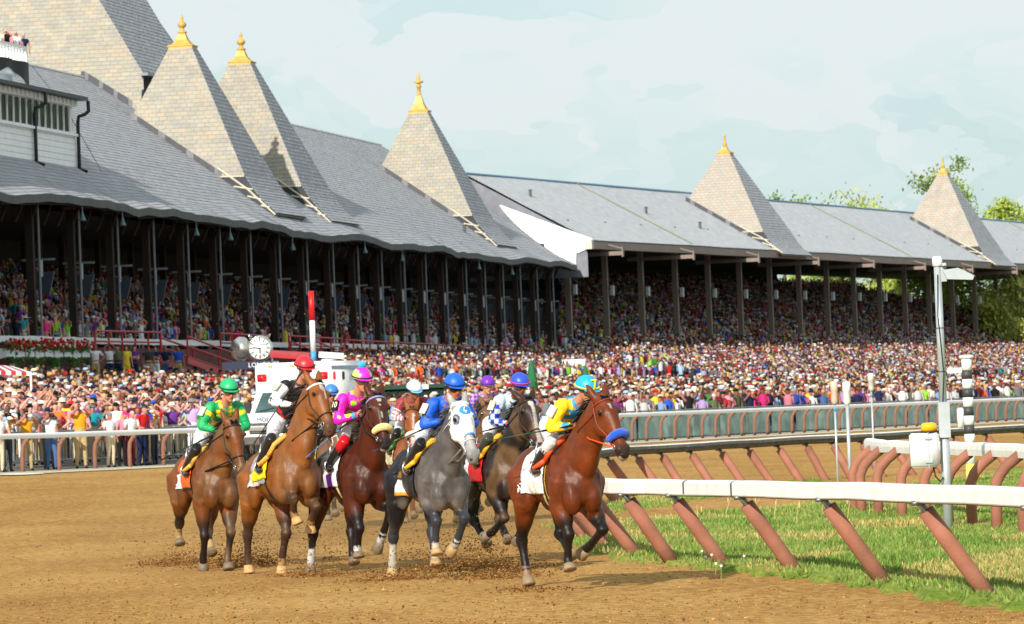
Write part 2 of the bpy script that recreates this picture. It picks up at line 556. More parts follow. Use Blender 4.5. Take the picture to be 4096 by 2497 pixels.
# travelling from the near right end: the track lies to the left of travel
inner = thing('running_rail', 'white running rail on slanted brown padded posts curving round the infield', 'rail', tuple(IR[0] * 1.0 - Vector((0, 0, 1.07))))
prof_out = [(-0.072, -0.07), (-0.06, -0.012), (-0.03, 0.0), (0.10, 0.0), (0.135, -0.012), (0.15, -0.03), (0.15, -0.165), (0.14, -0.178)]   # towards the track, height
mbw = MB(); mbg = MB()
smp = [along(IR, IL, s) for s in np.arange(0, IL[-1], 0.6)]
def strip(mb, prof, flip=False):
    nP = len(prof); o0 = len(mb.v)
    for k, (p, d) in enumerate(smp):
        nn = left_of(d)
        wob = 0.003 * math.sin(k * 0.9) + 0.007 * noise.noise(Vector((k * 0.35, 0, 1)))
        for a, h in prof:
            mb.v.append(tuple(p + nn * a + Vector((0, 0, h + wob)))); mb.c.append((.5, .5, .5))
    for i in range(len(smp) - 1):
        for j in range(nP - 1):
            q = (o0 + i * nP + j, o0 + i * nP + j + 1, o0 + (i + 1) * nP + j + 1, o0 + (i + 1) * nP + j)
            mb.f.append(q[::-1] if flip else q); mb.mi.append(0)
strip(mbw, prof_out); 
strip(mbg, [(a - 0.012, h - 0.012) for a, h in prof_out] + [(0.05, -0.165), (-0.02, -0.155), (-0.05, -0.08)], True)
mbw.build('top_rail', M_WHITE, inner, False)
mbg.build('rail_back', M_RBACK, inner, False)
def rail_s_of_px(x2, near=True):
    best = None
    for s in np.arange(0, IL[-1], 0.1):
        p, _d = along(IR, IL, s)
        if near and p.y > 76 or (not near and p.y < 82): continue
        e_ = abs(px(p)[0] - x2 * K)
        if best is None or e_ < best[0]: best = (e_, s)
    return best[1]
post_s = [rail_s_of_px(x) for x in (2500, 2235, 2000, 1802, 1632, 1517, 1430, 1365)]
s_last = post_s[-1]
s_far = rail_s_of_px(1470, False)
k_ = max(1, round((s_far - s_last) / 4.2))
post_s += [lerp(s_last, s_far, i / k_) for i in range(1, k_)]
for x in (1470, 1536, 1600, 1668, 1738, 1808, 1876, 1942, 2010, 2080, 2150, 2225, 2300, 2380, 2470):
    post_s.append(rail_s_of_px(x, False))
for s in post_s:
    p, d = along(IR, IL, s)
    nn = left_of(d)
    g = 0.0
    top = p + nn * 0.03 + Vector((0, 0, -0.27))
    base = p - nn * 0.56 + Vector((0, 0, -1.12)); base = top.lerp(base, 1.0 + (-zlow(base.x, base.y)) / 0.85)
    ax = (base - top).normalized()
    mb = MB(); mb.tube([top, top.lerp(base, 0.33), top.lerp(base, 0.66), base], [0.088, 0.09, 0.089, 0.091], 12)
    po = mb.build('post', M_FOAM, inner, True)
    mb = MB(); mb.tube([top + ax * 0.05, top - ax * 0.13], 0.038, 8)
    mb.tube([top - ax * 0.10, top - ax * 0.10 + nn * 0.09], 0.03, 6)
    mb.build('strut', M_ALU, po, True)
# joint sleeves on the near rail
for x in (1675, 1790):
    s = rail_s_of_px(x); p, d = along(IR, IL, s); nn = left_of(d)
    mb = MB()
    vs = []
    for dd in (-0.03, 0.03):
        for a, h in prof_out: vs.append(p + d * dd + nn * (a + 0.004) + Vector((0, 0, h + 0.004)))
    m_ = len(prof_out)
    mb.add(vs, [(j, j + 1, m_ + j + 1, m_ + j) for j in range(m_ - 1)])
    mb.build('joint_sleeve', M_ALU, inner)

# ---------------------------------------------------------------- infield grass with its ditch
def ditch(X, Y):
    # distance to the ditch centre line, given as plan points
    best = 9e9
    for a, b in zip(DL[:-1], DL[1:]):
        ab = b - a; t = max(0, min(1, (Vector((X, Y)) - a).dot(ab) / ab.length_squared))
        best = min(best, (Vector((X, Y)) - a - ab * t).length)
    return best
DL = [Vector(on_z(x * K, y * K, -0.25).xy) for x, y in ((1380, 1292), (1500, 1285), (1620, 1275), (1760, 1252), (1900, 1228), (2010, 1205))]
DL.append(DL[-1] + Vector((3.5, 10)))
POLY = [(p.x - left_of(along(IR, IL, s)[1]).x * 0.05, p.y - left_of(along(IR, IL, s)[1]).y * 0.05) for s in np.arange(0, IL[-1], 1.0) for p in [along(IR, IL, s)[0]]]
def in_nose(X, Y, m=0.0):
    c = False; j = len(POLY) - 1
    for i in range(len(POLY)):
        xi, yi = POLY[i]; xj, yj = POLY[j]
        if (yi > Y) != (yj > Y) and X < (xj - xi) * (Y - yi) / (yj - yi) + xi: c = not c
        j = i
    return c
def z_grass(X, Y):
    d = ditch(X, Y)
    z = 0.07 - 0.62 * math.exp(-(d / 0.85) ** 2)
    z += zlow(X, Y) + 0.05 * noise.noise(Vector((X * 0.7, Y * 0.3, 5))) + 0.03 * noise.noise(Vector((X * 2, Y * 0.9, 8)))
    return z
# closed polygon of the infield: rail line then far right side
far_right = Vector((40, IR[-1].y + 30, 0))
POLY.append((60, POLY[-1][1] + 40)); POLY.append((60, 30)); POLY.append((POLY[0][0] + 4, 30))
gx = [-1.5 + 0.30 * i for i in range(105)]
gy = [30 + 0.6 * i for i in range(172)]
turf = grid_mesh('field', gx, gy, lambda X, Y: z_grass(X, Y) if in_nose(X, Y) else -0.35, M_TURF)
tag(turf, 'grassy infield bank with a shallow ditch inside the rail', 'grass', kind='structure')

# ---------------------------------------------------------------- gooseneck rail of the turf course
gp = [(2700, 60), (2385, 69), (2185, 76.2), (2105, 79), (2052, 81.5), (2018, 85.5)]
GP = catmull([Vector(((x * K - 512) / FPX * d + 0.02, d, 0)) for x, d in gp], 0.4)
GL = arc(GP)
turf_rail = thing('turf_rail', 'white rail on curved brown gooseneck posts bending round a hairpin in the infield', 'rail', tuple(GP[0]))
def right_of(d): return Vector((d.y, -d.x, 0))
smp = [(p + right_of(d) * 0.42 + Vector((0, 0, 1.22)), d) for p, d in (along(GP, GL, s) for s in np.arange(0, GL[-1], 0.35))]
mbw = MB(); prof2 = [(-0.10, -0.19), (-0.115, -0.10), (-0.10, -0.02), (-0.03, 0.0), (0.06, 0.0), (0.10, -0.03), (0.11, -0.10), (0.10, -0.19), (-0.10, -0.19)]
strip(mbw, prof2, True)
mbw.build('top_rail', M_WHITE, turf_rail, False)
gs = [along_s for along_s in np.arange(1.2, GL[-1] + .01, 2.05)]
for s in gs:
    p, d = along(GP, GL, s); inn = right_of(d)
    pts = [p + Vector((0, 0, -0.1)), p + Vector((0, 0, 0.35)), p + Vector((0, 0, 0.66)), p + inn * 0.06 + Vector((0, 0, 0.80)), p + inn * 0.17 + Vector((0, 0, 0.93)), p + inn * 0.36 + Vector((0, 0, 1.07))]
    po = MB().tube(pts, 0.078, 12).build('post', M_FOAM, turf_rail, True)
    mb = MB(); mb.tube([p + Vector((0, 0, -0.1)), p + Vector((0, 0, 0.06))], 0.083, 12)
    mb.build('collar', mat('rusty_band', rgb(104, 52, 36), 0.8), po, True)
    MB().tube([pts[-1], pts[-1] + inn * 0.06 + Vector((0, 0, 0.06))], 0.04, 8).build('strut', M_ALU, po, True)

# ---------------------------------------------------------------- outer rail (gooseneck posts, white pipe) and green screen
M_POST2 = mat('weathered_brown_post', rgb(138, 96, 78), 0.8, var=0.2, scale=3)
M_PIPE = mat('white_pipe', (0.80, 0.81, 0.82), 0.4, var=0.04, scale=1.0)
outer = thing('outer_rail', 'long white pipe rail on bent posts in front of the crowd', 'rail', tuple(rail_at(0)))
mb = MB()
pts = [rail_at(t) + Vector((0, 0, 1.0 + 0.01 * noise.noise(Vector((t * 0.3, 0, 0))))) - RN * 0.32 for t in np.arange(-2, RLEN + 8, 2.5)]
mb.tube(pts, 0.078, 10)
mb.build('top_rail', M_PIPE, outer, True)
t = 0.0
first_post = None
while t < RLEN + 4:
    p = rail_at(t)
    x_here = px(p)[0]
    me_key = 'outer_post_mesh'
    if first_post is None:
        q = Vector((0, 0, 0)); ov = Vector((-1, 0, 0))
        m_ = MB().tube([Vector((0, 0, -0.3)), Vector((0, 0, 0.5)), Vector((-0.03, 0, 0.72)), Vector((-0.12, 0, 0.86)), Vector((-0.26, 0, 0.95))], 0.062, 8).mesh('post', [M_POST2], True)
        first_post = m_
    po = link_mesh('post', first_post, outer, tuple(p - outer.location))
    po.rotation_euler = (0, 0, math.atan2(RN.y, RN.x))
    t += 2.2 if x_here < 330 else 1.5
# green wind screen along the foot of the rail on the far half
M_SCREEN = mat('green_mesh_screen', rgb(138, 164, 158), 0.8, var=0.35, scale=1.6)
t0 = next(t for t in np.arange(0, RLEN, 0.5) if px(rail_at(t))[0] > 470)
t = float(t0); k = 0
screen = thing('wind_screen', 'green mesh wind screen running along behind the far outer rail', 'screen', tuple(rail_at(t0)))
M_FENCE = mat('dark_fence_steel', rgb(70, 72, 74), 0.5, 0.5, var=0.1)
while t < RLEN + 4:
    a = rail_at(t) + RN * 0.75; b = rail_at(t + 2.96) + RN * 0.75
    mb = MB()
    cols = 8; vs = []
    for i in range(cols + 1):
        q = a.lerp(b, i / cols) + RN * (0.05 * math.sin(i * 2.1 + k) + 0.03 * math.sin(i * 5.3 + k * 2))
        vs += [q + Vector((0, 0, 0.12)), q + Vector((0, 0, 0.95 - 0.03 * math.sin(math.pi * i / cols)))]
    mb.add(vs, [(2 * i, 2 * i + 2, 2 * i + 3, 2 * i + 1) for i in range(cols)])
    mb.build('screen_panel', M_SCREEN, screen, True)
    mb = MB(); mb.tube([a + RN * 0.06 + Vector((0, 0, -0.1)), a + RN * 0.06 + Vector((0, 0, 1.0))], 0.03, 6)
    mb.build('stake', M_FENCE, screen)
    t += 3.0; k += 1
# steel crowd barrier behind the rail: bars one by one where they can be told apart
barrier = thing('crowd_barrier', 'grey steel bar barrier holding the crowd back behind the rail', 'barrier', tuple(rail_at(0) + RN * 1.9))
M_BAR = mat('galvanised_bar', rgb(128, 132, 136), 0.45, 0.5, var=0.1)
mbt = MB(); mbl = MB()
for t in np.arange(-2, RLEN + 6, 2.5):
    pass
tt = list(np.arange(-2, RLEN + 6, 2.5))
mbt.tube([rail_at(t) + RN * 1.9 + Vector((0, 0, 1.12)) for t in tt], 0.032, 6)
mbl.tube([rail_at(t) + RN * 1.9 + Vector((0, 0, 0.30)) for t in tt], 0.028, 6)
mbt.build('top_bar', M_BAR, barrier); mbl.build('bottom_bar', M_BAR, barrier)
bar_me = MB().tube([Vector((0, 0, 0.0)), Vector((0, 0, 0.82))], 0.016, 5, col=None).mesh('bar', [M_BAR])
ob_ = Vector(barrier.location)
nb = 0
mb = MB()
t = -1.0
while t < RLEN + 6:
    p = rail_at(t) + RN * 1.9 + Vector((0, 0, 0.30))
    if nb < 240 and px(p)[0] < 300:
        link_mesh('bar', bar_me, barrier, tuple(p - ob_)); nb += 1
    else:
        mb.tube([p, p + Vector((0, 0, 0.82))], 0.02, 4)
    t += 0.20 if px(p)[0] < 300 else 0.28
tag(mb.build('far_bars', M_FENCE, barrier), kind='stuff')
# ================================================================== grandstands
def solve_t(P, o, z, x2, lo=-60, hi=200):
    for _ in range(60):
        m_ = (lo + hi) / 2
        if px(P(m_, o, z))[0] < x2 * K: lo = m_
        else: hi = m_
    return (lo + hi) / 2
def ray_plane(x2, y2, p0, n):
    v = F_ + R_ * ((x2 * K - 512) / FPX) + U_ * ((312 - y2 * K) / FPX)
    return CAM + v * ((Vector(p0) - CAM).dot(n) / v.dot(n))
def interp(tab, o):
    for (a, za), (b, zb) in zip(tab[:-1], tab[1:]):
        if o <= b: return za + (zb - za) * (o - a) / (b - a)
    return tab[-1][1]
PROF_A = [(-0.35, 9.85), (0, 10.0), (1.3, 10.75), (2.6, 11.7), (4.25, 12.95), (9.9, 16.8), (14.0, 19.4)]
PROF_B = [(-0.3, 11.63), (0, 11.8), (9.5, 17.1)]
def wavA(t, o):
    return 0.30 * math.exp(-max(0, o) / 1.4) * (noise.noise(Vector((t * 0.11, 0.3, 2))) * 1.2 + 0.35 * noise.noise(Vector((t * 0.4, 5, 2))))
def roofA(t, o): return PA(t, o, interp(PROF_A, o) + wavA(t, o))
def roofB(t, o): return PB(t, o, interp(PROF_B, o) + 0.05 * noise.noise(Vector((t * 0.1, o * 0.3, 7))))

M_SLATE = mat_attr('slate', 0.75, 0.3, var=0.10, scale=1.5)
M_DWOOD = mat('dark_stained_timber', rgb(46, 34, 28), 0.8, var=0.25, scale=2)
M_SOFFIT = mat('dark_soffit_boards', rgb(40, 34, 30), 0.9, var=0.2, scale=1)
M_LEAD = mat_attr('lead_flashing', 0.6, 0.4, var=0.2, scale=2)
M_GOLD = mat('gold_paint', rgb(196, 158, 78), 0.5, 0.1, var=0.15, scale=3)
M_WBOARD = mat('white_weatherboard', (0.88, 0.90, 0.92), 0.55, var=0.05, scale=1.5)
M_GREYP = mat('grey_pipe', rgb(120, 124, 130), 0.4, 0.4, var=0.1)
M_TAUPE = mat('taupe_steel', rgb(128, 112, 102), 0.6, var=0.1, scale=2)
M_RED = mat('red_paint', rgb(176, 24, 30), 0.5, var=0.15, scale=3)
M_MAROON = mat('maroon_board', rgb(96, 46, 44), 0.75, var=0.2, scale=2)
M_CONC = mat('stand_concrete', rgb(74, 70, 68), 0.9, var=0.2, scale=1)
M_GLASS = mat('window_glass', rgb(44, 58, 28), 0.45, 0.0, var=0.75, scale=1.6, spec=0.1)  # mottled green painted in for trees reflected in the panes
M_DGREEN = mat('dark_green_gutter', rgb(30, 42, 38), 0.5, var=0.1)
M_CREAM = mat('cream_lattice', rgb(205, 196, 176), 0.7, var=0.1)
M_BLACK = mat('black_cloth', (0.012, 0.012, 0.014), 0.7, var=0.2)

ROOFCOL = [rgb(162, 162, 169, 0.92), rgb(165, 165, 170, 0.92), rgb(157, 159, 166, 0.92), rgb(167, 165, 167, 0.92), rgb(162, 163, 171, 0.92), rgb(158, 157, 162, 0.92)]
SPIRECOL = [rgb(160, 154, 141, 0.92), rgb(163, 156, 143, 0.92), rgb(158, 153, 141, 0.92), rgb(159, 153, 141, 0.92), rgb(153, 149, 141, 0.92), rgb(166, 158, 141, 0.92), rgb(168, 155, 137, 0.92)]  # near faces only: warm sunlit tone of the slates put into the colour
def pick(cols, k=None):
    c = rnd.choice(cols); v = rnd.uniform(0.965, 1.035)
    return tuple(a * v for a in c)
def slate_courses(mb, P0, P1, sw, sh, cols, lift=0.03, clip=None, each=None):
    """P0(t,h), P1 not used; generic: surf(u, v) -> point, over rows v, columns u"""
    pass
def slates_on(surf, u0, u1, v_edges, sw, cols, lift=0.025, bounds=None, holes=None):
    """list of slates: each 6 points (four of the top face, two of the lower edge) and a colour; v grows up the slope"""
    res = []
    for r in range(len(v_edges) - 1):
        va, vb = v_edges[r], v_edges[r + 1]
        ua, ub = (u0, u1) if bounds is None else bounds(va)
        ua2, ub2 = (u0, u1) if bounds is None else bounds(vb)
        if ub - ua < 0.05: continue
        off = (r % 2) * 0.5 * sw + rnd.uniform(-0.05, 0.05)
        u = math.floor((ua - off) / sw) * sw + off
        while u < ub:
            a = max(u + 0.012, ua); b = min(u + sw - 0.012, ub)
            u += sw
            if b - a < 0.05: continue
            if holes and holes((a + b) / 2, (va + vb) / 2): continue
            a2 = min(max(a, ua2), ub2 - .005); b2 = max(min(b, ub2), ua2 + .005)
            if a2 >= b2: continue
            p = [surf(a, va), surf(b, va), surf(b2, vb), surf(a2, vb)]
            n_ = (p[1] - p[0]).cross(p[3] - p[0]).normalized()
            l2 = lift * rnd.uniform(0.8, 1.25)
            q0 = p[0] + n_ * l2; q1 = p[1] + n_ * l2
            res.append(((q0, q1, p[2] + n_ * 0.004, p[3] + n_ * 0.004, p[0], p[1]), pick(cols)))
    return res
SL_F = [(0, 1, 2, 3), (4, 5, 1, 0), (0, 3, 4), (1, 5, 2)]
def slates_mesh(res, name, parent):
    mb = MB()
    for pts, c in res: mb.add(pts, SL_F, c)
    return tag(mb.build(name, M_SLATE, parent), kind='stuff')
def slate_objects(res, parent, n):
    for pts, c in res[:n]:
        o_ = sum((Vector(p) for p in pts[:4]), Vector()) / 4
        mb = MB(); mb.add([Vector(p) - o_ for p in pts], SL_F, c)
        link_mesh('slate', mb.mesh('slate', [M_SLATE]), parent, tuple(o_ - parent.location))
    return res[n:]

def quad_sheet(mb, surf, us, vs_, col=None, flip=False):
    o0 = len(mb.v)
    for v in vs_:
        for u in us:
            mb.v.append(tuple(surf(u, v))); mb.c.append(col or (.5, .5, .5))
    nu = len(us)
    for j in range(len(vs_) - 1):
        for i in range(nu - 1):
            q = (o0 + j * nu + i, o0 + j * nu + i + 1, o0 + (j + 1) * nu + i + 1, o0 + (j + 1) * nu + i)
            mb.f.append(q[::-1] if flip else q); mb.mi.append(0)

TA0, TA1 = -45.0, 159.0
TB0, TB1 = 0.0, 190.0
old = thing('grandstand', 'old timber grandstand with sweeping grey slate roof and three gold tipped spires', 'grandstand', tuple(PA(60, 0, -CZ)))
new = thing('grandstand', 'farther grandstand with straight grey roof, taupe columns and two short gold tipped spires', 'grandstand', tuple(PB(60, 0, -CZ)))

# roof decks (under the slates) with dark underside
usA = list(np.arange(TA0, TA1 + 0.1, 3.0))
mb = MB(); quad_sheet(mb, lambda u, v: roofA(u, v) - Vector((0, 0, 0.04)), usA, [o for o, _ in PROF_A])
quad_sheet(mb, lambda u, v: PA(u, v, 19.36 - (v - 14) * 0.7), usA, [14, 24])
roof_old = mb.build('roof', mat('roof_deck', rgb(132, 130, 126), 0.85), old)
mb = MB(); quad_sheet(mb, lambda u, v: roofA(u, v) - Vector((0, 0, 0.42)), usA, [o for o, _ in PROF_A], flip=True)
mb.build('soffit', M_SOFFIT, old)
usB = list(np.arange(TB0, TB1 + 0.1, 3.0))
mb = MB(); quad_sheet(mb, lambda u, v: roofB(u, v) - Vector((0, 0, 0.04)), usB, [o for o, _ in PROF_B])
quad_sheet(mb, lambda u, v: PB(u, v, 17.06 - (v - 9.5) * 0.3), usB, [9.5, 20])
roof_new = mb.build('roof', MATS['roof_deck'], new)
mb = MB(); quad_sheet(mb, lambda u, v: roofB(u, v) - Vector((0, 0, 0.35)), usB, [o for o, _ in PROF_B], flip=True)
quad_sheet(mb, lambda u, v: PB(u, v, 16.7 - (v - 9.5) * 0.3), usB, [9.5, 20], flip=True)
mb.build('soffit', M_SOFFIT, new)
# eave edges
mb = MB()
quad_sheet(mb, lambda u, v: roofA(u, -0.36) + Vector((0, 0, v)) , list(np.arange(TA0, TA1 + 0.1, 1.0)), [-0.34, 0.03])
quad_sheet(mb, lambda u, v: roofA(u, -0.36 + 0.0) + Vector((0, 0, -0.34)) + AN * v, list(np.arange(TA0, TA1 + 0.1, 1.0)), [0.0, 0.5], flip=True)
mb.build('gutter', mat('dark_gutter', rgb(70, 72, 72), 0.6, var=0.25, scale=1.2), old)
mb = MB()
quad_sheet(mb, lambda u, v: roofB(u, -0.31) + Vector((0, 0, v)), usB, [-0.55, 0.0])
quad_sheet(mb, lambda u, v: roofB(u, -0.31) + Vector((0, 0, -0.55)) + BN * v, usB, [0.0, 0.6], flip=True)
mb.build('fascia', mat('taupe_fascia', rgb(150, 130, 122), 0.7, var=0.08, scale=0.5), new)
mb = MB()
quad_sheet(mb, lambda u, v: roofB(u, -0.33) + Vector((0, 0, v)), usB, [0.005, 0.10])
mb.build('drip_edge', M_DGREEN, new)
# end cap of the fascia at the near end
MB().box(PB(-0.35, -0.1, 11.35), (0.5, 0.6, 0.62), (BD, BN, Vector((0, 0, 1)))).build('fascia_end', M_CREAM, new)

# ---------------------------------------------------------------- spires
def spire(P, prof, par, nm_mb, tc_, oc, hw, zb, zt, htop, cols, fin, wallt, flare=True):
    """square pyramid on the roof slope; returns slates of its near face and of its track face"""
    def half(z): return lerp(hw, htop, (z - zb) / (zt - zb))
    front = lambda u, z: P(tc_ - half(z), oc - u, z)          # near face: u runs towards the track
    side = lambda u, z: P(tc_ + u, oc - half(z), z)           # track face
    zlow = zb - 1.0
    mb = MB()
    top = [P(tc_ - htop, oc - htop, zt), P(tc_ + htop, oc - htop, zt), P(tc_ + htop, oc + htop, zt), P(tc_ - htop, oc + htop, zt)]
    h0 = half(zb)
    bot = [P(tc_ - h0, oc - h0, zb), P(tc_ + h0, oc - h0, zb), P(tc_ + h0, oc + h0, zb), P(tc_ - h0, oc + h0, zb)]
    mb.add(top + bot, [(0, 1, 2, 3), (4, 5, 1, 0), (5, 6, 2, 1), (6, 7, 3, 2), (7, 4, 0, 3)])
    body = mb.build('spire', MATS['roof_deck'], par)
    vz = list(np.arange(zb, zt, 0.235)) + [zt]
    def fb(z):
        # clip on the uphill side by the roof slope
        o_hi = oc + half(z)
        for o_ in np.arange(oc - half(z), oc + half(z), 0.1):
            if interp(prof, o_) > z + 0.05: o_hi = o_; break
        return -(o_hi - oc), half(z)
    res_f = slates_on(front, 0, 0, vz, 0.44, cols, bounds=fb)
    vz2 = list(np.arange(zb, zt, 0.235)) + [zt]
    res_s = slates_on(side, 0, 0, vz2, 0.44, ROOFCOL, bounds=lambda z: (-half(z), half(z)))  # same slates as the near face, coloured cooler for the shaded side
    if flare:
        # bell-cast foot sweeping out over the roof
        fl = [(oc - h0, zb), (oc - h0 - 0.45, zb - 0.75), (oc - h0 - 1.0, zb - 1.45), (oc - h0 - 1.75, zb - 2.15)]
        fl = [(o_, max(z, interp(prof, o_) + 0.05)) for o_, z in fl]
        def fsurf(u, v):
            i = min(2, int(v)); f = v - i
            return P(tc_ + u, lerp(fl[i][0], fl[i + 1][0], f), lerp(fl[i][1], fl[i + 1][1], f))
        mb = MB(); quad_sheet(mb, fsurf, [-h0, 0, h0], [0, 1, 2, 3], flip=True)
        quad_sheet(mb, lambda u, v: fsurf(u, v) - Vector((0, 0, 0.12)), [-h0, 0, h0], [0, 1, 2, 3])
        mb.build('flare', MATS['roof_deck'], par)
        res_s += slates_on(lambda u, v: fsurf(u, 3 - v) , -h0, h0, list(np.arange(0, 3.01, 0.25)), 0.44, ROOFCOL)
        # dark gusset under the flare on the near side, with cream lattice
        tt_ = tc_ - h0 + 0.02
        polyu = [P(tt_, o_, z) for o_, z in fl]
        low = [P(tt_, o_, interp(prof, o_) - 0.1) for o_, z in reversed(fl)]
        o_up = next((o_ for o_ in np.arange(oc - h0, oc + 2, 0.05) if interp(prof, o_) > zb), oc)
        low.append(P(tt_, o_up, zb))
        mb = MB(); mb.add(polyu + low, [tuple(range(len(polyu) + len(low)))])
        g = mb.build('gusset', mat('dark_gusset', rgb(58, 60, 66), 0.8, var=0.3, scale=1.5), par)
        t3 = tt_ - 0.05
        for i in range(4):
            f = i / 3.5
            a = P(t3, lerp(o_up, fl[3][0] + 0.2, f * 0.85 + 0.05), interp(prof, lerp(o_up, fl[3][0] + 0.2, f * 0.85 + 0.05)) + 0.05)
            b = P(t3, lerp(fl[0][0], fl[3][0], f * 0.9), interp([(p_[0], p_[1]) for p_ in reversed(fl)], lerp(fl[0][0], fl[3][0], f * 0.9)) - 0.06)
            MB().tube([a, b], 0.045, 4).build('lattice_bar', M_CREAM, g)
        MB().tube([P(t3, o_up, interp(prof, o_up) + 0.45), P(t3, (o_up + fl[3][0]) / 2, interp(prof, (o_up + fl[3][0]) / 2) + 0.45), P(t3, fl[3][0] + 0.1, interp(prof, fl[3][0]) + 0.12)], 0.05, 4).build('lattice_bar', M_CREAM, g)
    # flashing along the foot of the near face
    zz = []
    for o_ in np.arange(oc - h0 + (0.0 if flare else 0), oc + hw * 1.2, 0.42):
        z = interp(prof, o_)
        if z < zb - 0.4: continue
        if z > zt or abs(o_ - oc) > half(z) + 0.4: continue
        zz.append((o_, z))
    for i in range(len(zz) - 1):
        (o1, z1), (o2, z2) = zz[i], zz[i + 1]
        e_ = 0.06
        pts = [P(tc_ - half(z1) - e_, o1, z1 - 0.05), P(tc_ - half(z2) - e_, o2, z2 - 0.05), P(tc_ - half(z2 + 0.4) - e_, o2, z2 + 0.36), P(tc_ - half(z1 + 0.4) - e_, o1, z1 + 0.36)]
        c_ = rgb(62, 63, 68) if (i % 4) else rgb(104, 104, 106)
        mb = MB(); mb.add(pts, [(0, 1, 2, 3), (3, 2, 1, 0)][:1], c_)
        mb.build('flashing', M_LEAD, par)
    # gold finial
    pz = P(tc_, oc, zt)
    ang = math.atan2((P(1, 0, 0) - P(0, 0, 0)).y, (P(1, 0, 0) - P(0, 0, 0)).x)
    def sq(mb, hws):
        vs = []; fs = []
        for h, z in hws:
            for sx, sy in ((-1, -1), (1, -1), (1, 1), (-1, 1)): vs.append(P(tc_ + sx * h, oc + sy * h, zt + z))
        for i in range(len(hws) - 1):
            for k in range(4): fs.append((4 * i + k, 4 * i + (k + 1) % 4, 4 * i + 4 + (k + 1) % 4, 4 * i + 4 + k))
        fs.append((3, 2, 1, 0)); fs.append(tuple(4 * (len(hws) - 1) + k for k in range(4)))
        mb.add(vs, fs)
    mb = MB(); H = fin[1]
    h1 = htop
    sq(mb, [(h1 + 0.01, -0.12), (h1 + 0.01, 0.10), (h1 + 0.06, 0.13), (h1 + 0.06, 0.18), (h1 * 0.80, 0.24), (h1 * 0.48, H * 0.22 + 0.1), (h1 * 0.34, H * 0.36 + 0.08), (h1 * 0.24, H * 0.46 + 0.05)])
    cap_ = mb.build('finial', M_GOLD, par)
    mb = MB()
    if fin[0] == 'ball':
        mb.lathe(pz + Vector((0, 0, H * 0.46)), [(0.13, 0), (0.26, 0.04), (0.28, 0.10), (0.14, 0.16), (0.10, 0.32), (0.20, 0.38), (0.26, 0.50), (0.20, 0.62), (0.10, 0.68), (0.07, 0.84), (0.12, 0.93), (0.05, 0.96), (0.02, 1.1)], 12)
    elif fin[0] == 'tall':
        mb.lathe(pz + Vector((0, 0, H * 0.42)), [(0.2, 0), (0.13, 0.35), (0.12, 0.70), (0.19, 0.74), (0.14, 0.90), (0.13, 1.0), (0.36, 1.06), (0.30, 1.16), (0.12, 1.24), (0.10, 1.45), (0.02, 1.85)], 12)
    else:
        mb.lathe(pz + Vector((0, 0, H * 0.42)), [(0.2, 0), (0.12, 0.4), (0.07, 0.9), (0.10, 0.94), (0.02, 1.15)], 10)
    mb.build('finial_ball', M_GOLD, cap_, True)
    return res_f, res_s

t1 = solve_t(PA, 7, 20.4, 440); t2 = solve_t(PA, 7, 20.4, 582); t3_ = solve_t(PA, 7, 20.4, 1010)
f1, s1 = spire(PA, PROF_A, old, None, t1, 7.0, 4.15, 13.0, 20.4, 0.66, SPIRECOL, ('ball', 1.85), 0)
f2, s2 = spire(PA, PROF_A, old, None, t2, 7.0, 4.15, 13.0, 20.4, 0.66, SPIRECOL, ('ball', 1.85), 0)
f3, s3 = spire(PA, PROF_A, old, None, t3_, 7.0, 4.15, 13.0, 20.4, 0.66, SPIRECOL, ('tall', 2.6), 0)
t4 = solve_t(PB, 5.2, 20.1, 1745); t5 = solve_t(PB, 5.2, 20.4, 2270)
SP2 = [rgb(166, 158, 147, 0.94), rgb(162, 156, 146, 0.94), rgb(167, 158, 145, 0.94), rgb(167, 154, 141, 0.94), rgb(160, 155, 147, 0.94), rgb(169, 155, 141, 0.94)]
f4, s4 = spire(PB, PROF_B, new, None, t4, 5.2, 4.3, 13.4, 20.1, 0.55, SP2, ('spike', 1.5), 0, flare=True)
f5, s5 = spire(PB, PROF_B, new, None, t5, 5.2, 4.3, 13.4, 20.6, 0.5, SP2, ('spike', 1.6), 0, flare=True)
# the tall hipped roof behind, rising out of the frame
tb = t1 + 5.0
pc = ray_plane(345, 178, PA(tb, 0, 0), AD)
o_c = (pc - A0).dot(AN); z_c = pc.z - CZ
SLP = 0.66
BW = 9.5
def big_half(z): return BW - (z - z_c) * SLP
zb_, zt_ = z_c - 5.0, z_c + BW / SLP - 1.5
ocb = o_c + BW
# front plane leans back gently: t rises with height
def big_front(u, z): return PA(tb + (z - z_c) * 0.5, ocb - u, z)
def big_side(u, z): return PA(tb + (z - z_c) * 0.5 + u, ocb - big_half(z), z)
mb = MB()
mb.add([big_front(big_half(z_c), z_c), big_front(-big_half(z_c), z_c), big_front(-big_half(zt_), zt_), big_front(big_half(zt_), zt_),
        big_front(BW, zb_), big_front(-BW, zb_), big_side(16, z_c), big_side(10, zt_), big_front(BW, z_c - 0.01)],
       [(0, 1, 2, 3), (4, 5, 1, 0), (8, 6, 7, 3)])
mb.build('hipped_roof', MATS['roof_deck'], old)
mb = MB(); mb.add([PA(tb, o_c + .02, z_c), PA(tb + 16, o_c + .02, z_c), PA(tb + 16, o_c + .02, zb_), PA(tb, o_c + .02, zb_)], [(0, 1, 2, 3)]); mb.build('roof_wall', M_SOFFIT, old)
MB().box(big_front(BW + 0.15, z_c - 0.05) + AD * 1.0, (3.0, 0.5, 0.14), (AD, AN, Vector((0, 0, 1)))).build('roof_eave', M_GREYP, old)
